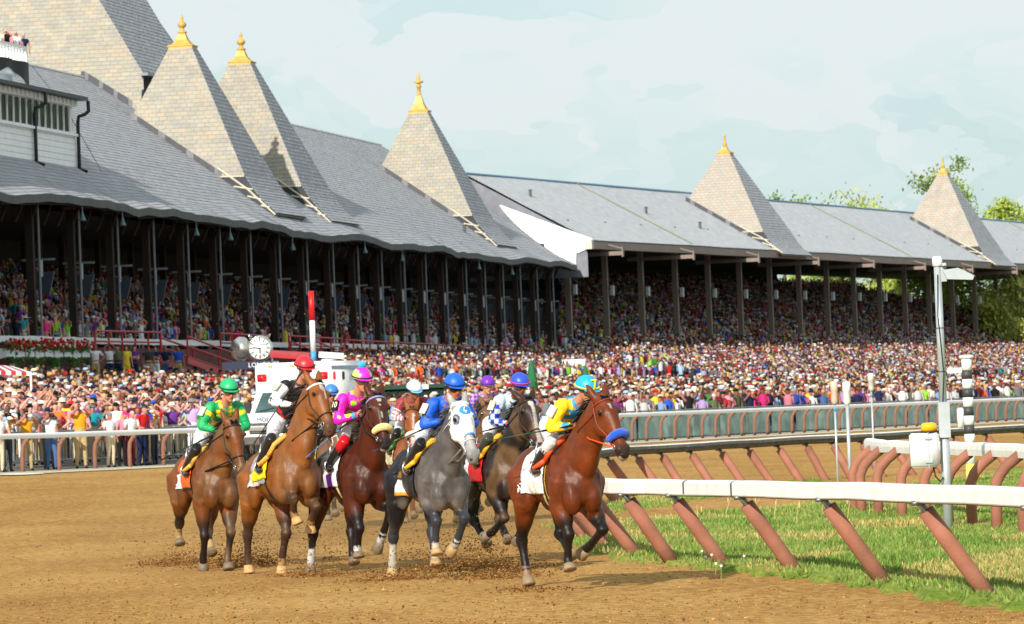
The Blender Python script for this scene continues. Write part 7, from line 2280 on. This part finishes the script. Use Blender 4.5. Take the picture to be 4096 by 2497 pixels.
# sensor posts
for (x2, ytop, ymid, yb, dd, r, m_, lab) in ((2011, 917, 968, 1200, 90, .062, mat('pinkish_plastic', rgb(214, 186, 170), .5), 'thin post with a pinkish cylinder head in the infield'), (2041, 918, 970, 1205, 88, .066, M_PWH, 'post with a white cylinder head beside the pinkish one'), (2097, 898, 937, 1120, 108, .065, mat('grey_plastic', rgb(200, 200, 192), .5), 'slim post with a pale grey cylinder head standing alone')):
    b = at2(x2 + 7, yb, dd); b.z = 0
    t = thing('sensor_post', lab, 'post', tuple(b), 0, 'sensor posts in the infield')
    za, zm = at2(x2, ytop, dd).z, at2(x2, ymid, dd).z
    MB().lathe(O, [(.02 if m_ is not M_PWH else .032, 0), (.02 if m_ is not M_PWH else .032, zm)], 10).build('pole', M_GALV, t, True, off=O)
    MB().lathe((0, 0, zm), [(.035, -.04), (.05, 0), (r, .02), (r, (za - zm) * .55), (r * 1.08, (za - zm) * .56), (r * 1.08, (za - zm) * .95), (r * .8, za - zm)], 14).build('head', m_, t, True, off=O)
    MB().lathe((0, 0, zm - .16), [(.026, 0), (.026, .07)], 10).build('blue_band', M_PBL, t, True, off=O)
# red staircases from the boxes down to the apron
def stair(top2, bot2, o_, lab, width=1.3):
    pl = PA(0, o_, 0)
    a = ray_plane(top2[0], top2[1], pl, AN); b = ray_plane(bot2[0], bot2[1], pl, AN)
    t = thing('staircase', lab, 'stairs', tuple(b), 0, 'red staircases in front of the old stand')
    for off_ in (0, width):
        w_ = -AN * off_
        for dz, r in ((0, .05), (-.45, .04)):
            MB().tube([a + w_ + Vector((0, 0, dz)), b + w_ + Vector((0, 0, dz))], r, 6).build('handrail', M_RED, t)
        MB().box((a + b) / 2 + w_ + Vector((0, 0, -1.15)), ((a - b).length + .3, .06, .30), ((a - b).normalized(), AN, (a - b).normalized().cross(AN))).build('stringer', M_RED, t)
        for f in (0, .33, .66, 1):
            p = a.lerp(b, f) + w_
            MB().tube([p + Vector((0, 0, .03)), p + Vector((0, 0, -1.1))], .045, 6).build('post', M_RED, t)
    for k in range(9):
        p = a.lerp(b, (k + .5) / 9) - AN * (width / 2) + Vector((0, 0, -1.08))
        MB().box(p, (.32, width, .05), (AD, AN, Zv)).build('step', mat('grey_tread', rgb(110, 104, 100), .8), t)
    return t
stair((386, 812), (610, 893), -.8, 'red steel staircase left of the clock below the boxes')
stair((700, 822), (905, 905), -.8, 'red steel staircase right of the ambulance below the boxes')
stair((1165, 832), (1300, 890), -.8, 'small distant red staircase near the end of the old stand')
def guard(x0, x1, y, o_, lab, h=.95):
    pl = PA(0, o_, 0); a = ray_plane(x0, y[0], pl, AN); b = ray_plane(x1, y[1], pl, AN)
    t = thing('guard_rail', lab, 'railing', tuple(a - Vector((0, 0, h))), 0, 'red guard rails along the boxes')
    for dz in (0, -h * .5): MB().tube([a + Vector((0, 0, dz)), b + Vector((0, 0, dz))], .05, 6).build('rail', M_RED, t)
    n = max(2, int((b - a).length / 2.4))
    for k in range(n + 1): 
        p = a.lerp(b, k / n); MB().tube([p, p - Vector((0, 0, h))], .05, 6).build('post', M_RED, t)
guard(228, 386, (796, 800), -.5, 'red guard rail above the dark suited people left of the stairs')
guard(530, 640, (802, 808), -.5, 'red guard rail behind the clock')
guard(695, 820, (808, 815), -.5, 'red guard rail at the head of the second staircase')
guard(830, 1150, (818, 834), -.5, 'long red guard rail along the far boxes')
# raised terrace with people against the boards
te0 = solve_t(PA, -2, 1.5, 200); te1 = solve_t(PA, -2, 1.5, 470)
TZ = 1.45
MB().box(PA((te0 + te1) / 2, -1.6, TZ - .9), (te1 - te0, 3.4, 1.8), (AD, AN, Zv)).build('terrace', M_MAROON, old)
G4 = 'people standing on the raised terrace below the boxes'
for x2, top, bot, hair, pose, lab in ((229, 'white', 'khaki', 'brown', 'phone', 'person in white shirt raising a hand at the left end of the terrace'), (263, 'white', 'navy', 'dark', 'bothup', 'person in white shirt shading the eyes on the terrace'), (283, 'olive', 'navy', 'brown', 'stand', 'person in olive shirt on the terrace'), (303, 'yellow', 'yellow', 'brown', 'stand', 'person in a bright yellow dress on the terrace'), (323, 'purple', 'navy', 'dark', 'fold', 'person in purple top on the terrace'), (357, 'charcoal', 'khaki', 'dark', 'stand', 'person in charcoal top on the terrace left of the stairs'), (374, 'navy', 'white', 'brown', 'fold', 'person in navy top and white trousers on the terrace'), (398, 'navy', 'denim', 'dark', 'hips', 'person in navy top with hands on hips under the stairs'), (428, 'royal blue', 'khaki', 'brown', 'stand', 'person in royal blue shirt and khaki trousers beneath the red stairs')):
    t = solve_t(PA, -2.2, TZ + 1.4, x2); p = PA(t, -2.2, TZ + .01)
    place_person(p, aim(p, 3, 60, rnd.uniform(-.2, .2)), pose, top, bot, lab, G4, None, 'white', hair, rnd.choice([0, 1, 2]), 1.02, top in ('yellow', 'purple'))
# flower trough at the left and a striped awning
pl0 = solve_t(PA, .1, 3, -10); pl1 = solve_t(PA, .1, 3, 196)
zfl = at2(100, 852, px(PA((pl0 + pl1) / 2, -.1, 3))[2]).z - CZ
tr = thing('flower_trough', 'long white trough of red geraniums with trailing green leaves on the left wall', 'planter', tuple(PA(pl0, -.1, zfl - .5)))
n_p = 9
for k in range(n_p):
    a = lerp(pl0, pl1, (k + .08) / n_p); b = lerp(pl0, pl1, (k + .92) / n_p)
    MB().box(PA((a + b) / 2, -.15, zfl), (b - a, .35, .42), (AD, AN, Zv)).build('trough_box', M_WBOARD, tr)
mb = MB(); mf = MB()
for k in range(3400):
    t = rnd.uniform(pl0, pl1); h = rnd.random()
    dz = rnd.gauss(.30, .10) if h < .5 else -.2 - abs(rnd.gauss(0, .8)) * max(0, math.sin(t * 1.9))
    p = PA(t, -.38 + rnd.uniform(-.22, .2), zfl + dz)
    u = Vector((rnd.uniform(-1, 1), rnd.uniform(-1, 1), rnd.uniform(-1, 1))).normalized(); v = u.orthogonal().normalized(); s_ = rnd.uniform(.05, .11)
    g = rnd.uniform(.6, 1.3)
    mb.add([p - u * s_, p + v * s_ * .6, p + u * s_, p - v * s_ * .6], [(0, 1, 2, 3)], tuple(c * g for c in rgb(70, 110, 40)))
for k in range(420):
    t = rnd.uniform(pl0, pl1); p = PA(t, -.40 + rnd.uniform(-.25, .1), zfl + .36 + rnd.gauss(.06, .11))
    mf.ball(p, rnd.uniform(.04, .075), 6, 4, col=rgb(200, 20, 26) if rnd.random() < .8 else (.7, .68, .68))
tag(mb.build('foliage', mat_attr('leaf', .6, .3, var=.2, trans=.25), tr), kind='stuff'); tag(mf.build('blossoms', mat_attr('petal', .6, .2), tr, True), kind='stuff')
dW = 166.0
aw = thing('awning', 'red and white striped awning at the left edge above the crowd', 'awning', tuple(at2(20, 930, dW)))
for k in range(11):
    xa = lerp(-60, 76, k / 11); xb = lerp(-60, 76, (k + 1) / 11)
    A_ = at2(lerp(-60, 30, k / 11), 874 + k * .6, dW + 2.2); B_ = at2(lerp(-60, 30, (k + 1) / 11), 874 + (k + 1) * .6, dW + 2.2)
    c1 = at2(xa, 890 + k * .5, dW); c2 = at2(xb, 890 + (k + 1) * .5, dW); e1 = at2(xa, 899 + k * .5, dW); e2 = at2(xb, 899 + (k + 1) * .5, dW)
    mb = MB(); mb.add([A_, B_, c2, c1, e2, e1], [(0, 3, 2, 1), (3, 5, 4, 2)]); mb.build('stripe', M_RED if k % 2 else M_PWH, aw)
for x_ in (-20, 74): q = at2(x_, 897, dW); MB().tube([q, Vector((q.x, q.y, 1.0))], .04, 6).build('pole', M_PWH, aw)
dR = 184
ra = thing('awning', 'plain red flat awning beside the clock', 'awning', tuple(at2(700, 870, dR)))
mb = MB(); q = [at2(650, 842, dR), at2(745, 848, dR), at2(745, 858, dR - 1.5), at2(650, 852, dR - 1.5)]; mb.add(q + [p - Vector((0, 0, .12)) for p in q], [(0, 1, 2, 3), (7, 6, 5, 4), (3, 2, 6, 7), (0, 3, 7, 4), (1, 5, 6, 2)]); mb.build('canopy', M_RED, ra)
for x_ in (655, 740): q = at2(x_, 853, dR - .7); MB().tube([q, Vector((q.x, q.y, 1.2))], .04, 6).build('pole', M_GREYP, ra)
# closed green parasols, white hoardings, green lattice screen in the crowd
for x2, yt, yb, dd, lab in ((1278, 862, 925, 215, 'closed dark green parasol left of the leading jockey'), (1408, 876, 925, 222, 'closed dark green parasol behind the leading jockey')):
    a = at2(x2, yt, dd); b = at2(x2, yb, dd)
    t = thing('parasol', lab, 'parasol', (a.x, a.y, b.z - 1.0), 0, 'closed green parasols')
    h = a.z - b.z + 1.0
    MB().lathe(O, [(.03, 0), (.03, h)], 8).build('pole', M_GREYP, t, True, off=O)
    MB().lathe(O, [(.10, h * .32), (.27, h * .38), (.22, h * .6), (.10, h * .9), (.03, h * .97)], 9).build('canopy', mat('dark_green_canvas', rgb(36, 100, 62), .8, var=.2), t, True, off=O)
for i, (x0, x1, y0, y1, dd, lab) in enumerate(((1352, 1408, 866, 880, 330, 'white hoarding in the middle of the crowd above the leading horse'), (2280, 2322, 886, 896, 300, 'small white hoarding in the right crowd'))):
    a = at2(x0, y0, dd); b = at2(x1, y1, dd)
    t = thing('hoarding', lab, 'hoarding', (a.x, a.y, b.z - .4), 0, 'white hoardings in the crowd')
    w_ = b.x - a.x; h = a.z - b.z
    MB().box((w_ / 2, 0, .4 + h / 2), (w_, .08, h)).build('panel', M_PWH, t, off=O)
    for xx in (.1, w_ - .1): MB().box((xx, .1, -.3), (.06, .06, 1.6)).build('post', M_GREYP, t, off=O)
dG = 178.0; a = at2(905, 934, dG); b = at2(1068, 940, dG)
gl = thing('lattice_screen', 'dark green lattice screen behind the riders with a white notice', 'screen', (a.x, a.y, .8))
M_LAT = mat('dark_green_lattice', rgb(28, 58, 44), .7, var=.15)
w_ = b.x - a.x; h = a.z - .8
MB().box((w_ / 2, .1, h / 2), (w_, .05, h)).build('backing', mat('green_backing', rgb(16, 34, 26), .8), gl, off=O)
MB().box((w_ / 2, 0, h), (w_ + .1, .16, .14)).build('top_rail', M_LAT, gl, off=O)
k = -h
while k < w_:
    for s in (-1, 1):
        x0, x1 = (k, k + h); x0c, x1c = max(0, x0), min(w_, x1)
        z0, z1 = (x0c - x0), (x1c - x0)
        if s < 0: z0, z1 = h - z0, h - z1
        MB().tube([(x0c, .06 - .01 * s, z0), (x1c, .06 - .01 * s, z1)], .022, 4).build('slat', M_LAT, gl, off=O)
    k += .30
MB().box((w_ - .75, -.06, h - .02), (.42, .05, .16)).build('notice', M_PWH, gl, off=O)
# ================================================================== vegetation and loose earth
M_LEAF = MATS['leaf']; M_BARK = mat('bark', rgb(84, 70, 56), .9, var=.25, scale=3)
def tree(base, h, cr, label, seed, tone, sparse=1.0, low=.25):
    rr = random.Random(seed)
    t = thing('tree', label, 'tree', tuple(base), 0, 'trees behind the far end of the stands')
    mb = MB(); mb.tube([(0, 0, -.5), (.1, 0, h * .25), (.0, .2, h * .5), (.2, .1, h * .85)], [.42, .34, .24, .06], 8)
    limbs = []
    for k in range(11):
        z = h * rr.uniform(low, .85); a = rr.uniform(0, 2 * math.pi); L_ = cr * rr.uniform(.55, 1.0) * (1.1 - .6 * (z / h - low))
        e_ = Vector((math.cos(a) * L_, math.sin(a) * L_, z + L_ * rr.uniform(.25, .7)))
        mb.tube([(0.1, 0.1, z), Vector((0.1, 0.1, z)).lerp(e_, .5) + Vector((0, 0, .3)), e_], [.16, .09, .03], 5); limbs.append((Vector((0, 0, z)), e_))
    mb.build('trunk', M_BARK, t, True, off=O)
    vs = []; fs = []; cs = []
    clumps = []
    for a, e_ in limbs:
        for f in (.45, .7, .9, 1.05): clumps.append((a.lerp(e_, f) + Vector((rr.gauss(0, .5), rr.gauss(0, .5), rr.gauss(0, .5))), rr.uniform(.9, 1.7) * cr / 5))
    for k in range(int(26 * sparse)):
        z = rr.uniform(low, 1.0); a = rr.uniform(0, 2 * math.pi); q = cr * math.sqrt(rr.random()) * math.sin(math.pi * min(.97, .18 + (z - low) / (1.02 - low) * .8)) 
        clumps.append((Vector((math.cos(a) * q, math.sin(a) * q, h * z)), rr.uniform(.8, 1.6) * cr / 5))
    for c, r in clumps:
        ct = rr.uniform(.65, 1.25)
        for k in range(int(85 * sparse)):
            d_ = Vector((rr.gauss(0, 1), rr.gauss(0, 1), rr.gauss(0, .8)))
            p = c + d_ * (r * .55)
            u = Vector((rr.gauss(0, 1), rr.gauss(0, 1), rr.gauss(0, 1))).normalized(); v = u.orthogonal().normalized(); s_ = rr.uniform(.16, .34)
            o0 = len(vs); vs += [p - u * s_, p + v * s_ * .55, p + u * s_, p - v * s_ * .55]; fs.append((o0, o0 + 1, o0 + 2, o0 + 3))
            g = ct * rr.uniform(.8, 1.2); cs += [tuple(x * g for x in tone)] * 4
    me = bpy.data.meshes.new('crown'); me.from_pydata([tuple(v) for v in vs], [], fs); set_cols(me, np.array(cs, np.float32)); me.materials.append(M_LEAF); me.update()
    link_mesh('crown', me, t)
G1_, G2_, G3_ = rgb(158, 172, 74), rgb(128, 152, 68), rgb(184, 188, 96)
for i, (x2, ytop, d, cr, tone, sp, lab) in enumerate(((1895, 462, 560, 4.5, G2_, .8, 'dark tree peeping over the roof beside the first short spire'), (2035, 462, 545, 6.0, G1_, 1.0, 'broad tree left of the last spire, above the roof'), (2115, 470, 580, 5.5, G3_, 1.0, 'yellow green tree seen through the open end of the stand'), (2295, 378, 570, 5.8, G2_, 1.0, 'tall sparse tree rising behind the last spire'), (2345, 590, 520, 5.5, G3_, 1.1, 'pale leafy tree under the eaves right of the light pole'), (2425, 495, 560, 5.4, G1_, 1.2, 'tree at the right edge behind the roof'), (2235, 640, 530, 6.0, G1_, 1.1, 'rounded tree filling the gap left of the light pole'), (2470, 640, 500, 5.0, G3_, 1.0, 'light green tree at the far right below the roof'), (1985, 640, 560, 5.5, G2_, 1.0, 'shaded tree seen over the top rows of spectators'), (2500, 520, 590, 6.0, G2_, 1.0, 'dark tree just inside the right edge'))):
    p = at2(x2, 850, d); zt_ = at2(x2, ytop, d).z
    base = Vector((p.x, p.y, 1.0 if d < 1e4 else 0))
    tree(base, (zt_ - 1.0) * {3: 1.06, 0: 1.0, 1: .98, 2: .98, 5: 1.02, 9: 1.02}.get(i, .92), cr, lab, 40 + i, tone, sp, .22)
# distant hedge line closing the view beyond the stands
mb = MB()
vs = []; fs = []; cs = []
rr = random.Random(5)
for k in range(26000):
    x = rr.uniform(-40, 150); z = abs(rr.gauss(0, 4.5)); y = 640 + rr.uniform(0, 30)
    if z > 11 + 2 * noise.noise(Vector((x * .1, 0, 0))): continue
    p = Vector((x, y, z)); u = Vector((rr.gauss(0, 1), rr.gauss(0, 1), rr.gauss(0, 1))).normalized(); v = u.orthogonal().normalized(); s_ = rr.uniform(.25, .55)
    o0 = len(vs); vs += [p - u * s_, p + v * s_ * .6, p + u * s_, p - v * s_ * .6]; fs.append((o0, o0 + 1, o0 + 2, o0 + 3)); g = rr.uniform(.6, 1.2); cs += [tuple(c * g for c in G2_)] * 4
me = bpy.data.meshes.new('treeline'); me.from_pydata([tuple(v) for v in vs], [], fs); set_cols(me, np.array(cs, np.float32)); me.materials.append(M_LEAF); me.update()
tag(link_mesh('treeline', me), 'low belt of far green trees beyond the stands', 'treeline', kind='stuff')

# grass blades on the infield bank
M_GRASS = mat_attr('grass_blades', .6, .25, var=.15, scale=2, trans=.3)
vs = []; fs = []; cs = []
rr = random.Random(11)
POLY_IN = [p for p in POLY]
cnt = 0
tries = 0
while cnt < 70000 and tries < 400000:
    tries += 1
    Y = 44 + 70 * rr.random() ** 1.7
    X = lerp(-.5, .1035 * Y * 1.02, rr.random())
    if not in_nose(X, Y): continue
    k = noise.noise(Vector((X * .8, Y * .35, 2))); dry = noise.noise(Vector((X * .5 + 9, Y * .2, 4)))
    ed_ = 3 - sum(in_nose(X - q_, Y - q_ * 1.5) for q_ in (.15, .35, .6))
    if ed_ and rr.random() < .27 * ed_ + .25 * (noise.noise(Vector((X * 2.5, Y * 1.2, 7))) > 0): continue
    z = z_grass(X, Y)
    h = (.035 + .05 * rr.random()) * (1.0 + .9 * max(0, k)) * (1.25 if ditch(X, Y) < 1.0 else .8)
    a = rr.uniform(0, 2 * math.pi); w_ = .009 + .005 * rr.random() + .0001 * Y
    dx, dy = math.cos(a) * w_, math.sin(a) * w_
    lx, ly = rr.gauss(0, .4) * h, rr.gauss(0, .4) * h
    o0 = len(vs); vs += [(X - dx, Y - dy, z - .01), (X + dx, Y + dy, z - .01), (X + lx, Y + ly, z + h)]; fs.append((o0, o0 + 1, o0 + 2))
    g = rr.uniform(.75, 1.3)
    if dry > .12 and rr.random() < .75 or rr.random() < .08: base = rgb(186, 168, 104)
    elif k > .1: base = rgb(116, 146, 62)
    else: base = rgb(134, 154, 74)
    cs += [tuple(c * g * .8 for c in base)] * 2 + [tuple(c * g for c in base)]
    cnt += 1
me = bpy.data.meshes.new('grass'); me.from_pydata(vs, [], fs); set_cols(me, np.array(cs, np.float32)); me.materials.append(M_GRASS); me.update()
tag(link_mesh('grass', me), 'rough green grass with dry patches on the infield bank', 'grass', kind='stuff')
# dandelion clocks
for i, (x2, y2) in enumerate(((1688, 1340), (1712, 1356), (1697, 1368), (1722, 1372), (1735, 1385), (1790, 1366), (1705, 1325))):
    p = on_z(x2 * K, (y2 + 12) * K, .02); hh = .13 + .03 * (i % 3)
    t = thing('dandelion', 'dandelion clock in the grass by the padded posts, %s from the left' % ORD[[0, 3, 1, 4, 5, 6, 2][i]], 'flower', tuple(p), 0, 'dandelion clocks near the posts')
    MB().tube([O, (.01, 0, hh)], .004, 5).build('stem', mat('stem_green', rgb(130, 150, 80), .7), t, off=O)
    MB().ball((.01, 0, hh), .017, 8, 6).build('seed_head', mat('seed_white', (.7, .7, .66), .9, var=.2, scale=60), t, True, off=O)
for i in range(9):
    x2 = 1640 + 55 * i + rr.uniform(-15, 15); p = on_z(x2 * K, rr.uniform(1255, 1300) * K, -.1)
    t = thing('dry_stalk', 'dry straw coloured stalk standing in the ditch grass, %s from the left' % ORD[i], 'plant', tuple(p), 0, 'dry stalks along the ditch')
    MB().tube([O, (rr.uniform(-.05, .08), 0, .28), (rr.uniform(-.05, .12), 0, .42 + .2 * rr.random())], [.006, .005, .003], 5).build('stem', mat('straw', rgb(200, 176, 120), .8), t, off=O)
    MB().ball((.03, 0, .46), (.012, .012, .05), 6, 5).build('seed_head', MATS['straw'], t, True, off=O)

# loose clods lying on the track, kicked earth and flying crumbs at the hooves
octv = np.array([(1, 0, 0), (-1, 0, 0), (0, 1, 0), (0, -1, 0), (0, 0, 1), (0, 0, -1)], np.float32); octf = [(0, 2, 4), (2, 1, 4), (1, 3, 4), (3, 0, 4), (2, 0, 5), (1, 2, 5), (3, 1, 5), (0, 3, 5)]
def clods(pts, name, label, cols):
    vs = []; fs = []; cs = []
    for p, r in pts:
        o0 = len(vs); j = nr.normal(1, .28, (6, 1)).astype(np.float32)
        vv = octv * j * r * np.array((1, 1, .75), np.float32) + np.array(p, np.float32)
        vs += vv.tolist(); fs += [tuple(i + o0 for i in f) for f in octf]
        c = rr.choice(cols); g = rr.uniform(.75, 1.2); cs += [tuple(x * g for x in c)] * 6
    me = bpy.data.meshes.new(name); me.from_pydata(vs, [], fs); set_cols(me, np.array(cs, np.float32)); me.materials.append(mat_attr('loose_dirt', .95, .1, var=.15, scale=20)); me.update()
    return tag(link_mesh(name, me), label, 'dirt', kind='stuff')
DC = [rgb(168, 122, 66), rgb(146, 102, 54), rgb(188, 142, 84), rgb(112, 76, 40)]
pts = []
for k in range(26000):
    Y = 45 + 45 * rr.random() ** 1.8
    X = rr.uniform(-.106, .106) * Y
    if in_nose(X, Y): continue
    r = .004 + .009 * rr.random() ** 2 + (.012 if rr.random() < .015 else 0)
    pts.append(((X, Y, zt(X, Y) + r * .3), r))
clods(pts, 'dirt', 'loose clods of brown dirt scattered over the track', DC)
pts = []
def mound(x, y, w_, h, n):
    p = on_z(x, y, 0.0)
    for k in range(n):
        a, b = rr.gauss(0, w_ * .45), rr.gauss(0, .35)
        z = abs(rr.gauss(0, h * .5)) * math.exp(-(a / w_) ** 2)
        pts.append(((p.x + a, p.y + b, zt(p.x + a, p.y + b) + z), rr.uniform(.004, .015)))
def spray(x, y, dx, hgt, n):
    p = on_z(x, y, 0.0)
    for k in range(int(n * 1.25)):
        t = rr.random() ** 1.6
        a = rr.gauss(0, .28 + .25 * t) + dx * t; z = hgt * t * rr.uniform(.2, 1.3)
        pts.append(((p.x + a, p.y + rr.uniform(.2, 2.6) * t, z), rr.uniform(.004, .013) * (1.3 - t * .6)))
for x, y, w_, h, n in ((180, 564, .7, .14, 1300), (245, 567, .75, .20, 1500), (312, 576, .5, .05, 500), (395, 580, .7, .06, 700), (470, 570, 1.3, .09, 1600), (500, 578, .6, .12, 900), (528, 589, .5, .04, 300)): mound(x, y, w_, h, n)
for x, y, dx, hgt, n in ((180, 566, -.3, .6, 500), (250, 567, .2, 1.3, 900), (312, 576, .2, .7, 500), (400, 580, .5, .6, 500), (470, 566, .1, .9, 1100), (500, 575, .1, .6, 700), (225, 560, 0, 1.0, 500), (430, 560, 0, 1.2, 250), (330, 560, 0, 1.6, 250)): spray(x, y, dx, hgt, n)
# fine crumbs hanging in the air behind the field
for k in range(700):
    Y = rr.uniform(62, 95); x = rr.uniform(200, 560); X = (x - 512) / FPX * Y
    pts.append(((X, Y, z_track(X, Y) + 3.6 * rr.random() ** 1.5 + .2), rr.uniform(.004, .009)))
clods(pts, 'dirt', 'dark clods and crumbs of dirt kicked up round the hooves', [rgb(140, 98, 52), rgb(118, 82, 44), rgb(160, 116, 64), rgb(92, 62, 34)])

# thin dust hanging low behind the front row
mb = MB(); mb.box((-2.6, 76.0, .70), (8.6, 22.0, 1.5))
dm = bpy.data.materials.new('track_dust'); dm.use_nodes = True
n = dm.node_tree; n.nodes.clear()
o_ = n.nodes.new('ShaderNodeOutputMaterial'); pv = n.nodes.new('ShaderNodeVolumePrincipled'); pv.inputs['Color'].default_value = rgb(200, 165, 120) + (1,)
pv.inputs['Anisotropy'].default_value = 0.2
tcn = n.nodes.new('ShaderNodeTexCoord'); sx = n.nodes.new('ShaderNodeSeparateXYZ'); n.links.new(tcn.outputs['Generated'], sx.inputs[0])
fz = n.nodes.new('ShaderNodeMapRange'); fz.inputs[1].default_value = 1.0; fz.inputs[2].default_value = 0.0; fz.inputs[3].default_value = 0.0; fz.inputs[4].default_value = 1.0; n.links.new(sx.outputs['Z'], fz.inputs[0])
nz = n.nodes.new('ShaderNodeTexNoise'); nz.inputs['Scale'].default_value = 0.9; nz.inputs['Detail'].default_value = 3; n.links.new(tcn.outputs['Object'], nz.inputs['Vector'])
nr_ = n.nodes.new('ShaderNodeMapRange'); nr_.inputs[1].default_value = 0.45; nr_.inputs[2].default_value = 0.75; n.links.new(nz.outputs['Fac'], nr_.inputs[0])
# fade to nothing at the sides of the cloud
ex = []
for ax_ in ('X', 'Y'):
    m1_ = n.nodes.new('ShaderNodeMath'); m1_.operation = 'SUBTRACT'; m1_.inputs[1].default_value = 0.5; n.links.new(sx.outputs[ax_], m1_.inputs[0])
    m2_ = n.nodes.new('ShaderNodeMath'); m2_.operation = 'ABSOLUTE'; n.links.new(m1_.outputs[0], m2_.inputs[0])
    m3_ = n.nodes.new('ShaderNodeMapRange'); m3_.inputs[1].default_value = 0.5; m3_.inputs[2].default_value = 0.25; n.links.new(m2_.outputs[0], m3_.inputs[0]); ex.append(m3_.outputs[0])
cur = nr_.outputs[0]
for q in [fz.outputs[0], fz.outputs[0]] + ex:
    mm = n.nodes.new('ShaderNodeMath'); mm.operation = 'MULTIPLY'; n.links.new(cur, mm.inputs[0]); n.links.new(q, mm.inputs[1]); cur = mm.outputs[0]
mm = n.nodes.new('ShaderNodeMath'); mm.operation = 'MULTIPLY'; mm.inputs[1].default_value = 0.16; n.links.new(cur, mm.inputs[0]); n.links.new(mm.outputs[0], pv.inputs['Density'])
n.links.new(pv.outputs[0], o_.inputs['Volume'])
tag(mb.build('dust', dm), 'thin tan dust hanging low among the galloping horses', 'dust', kind='stuff')
S.cycles.volume_step_rate = 4.0
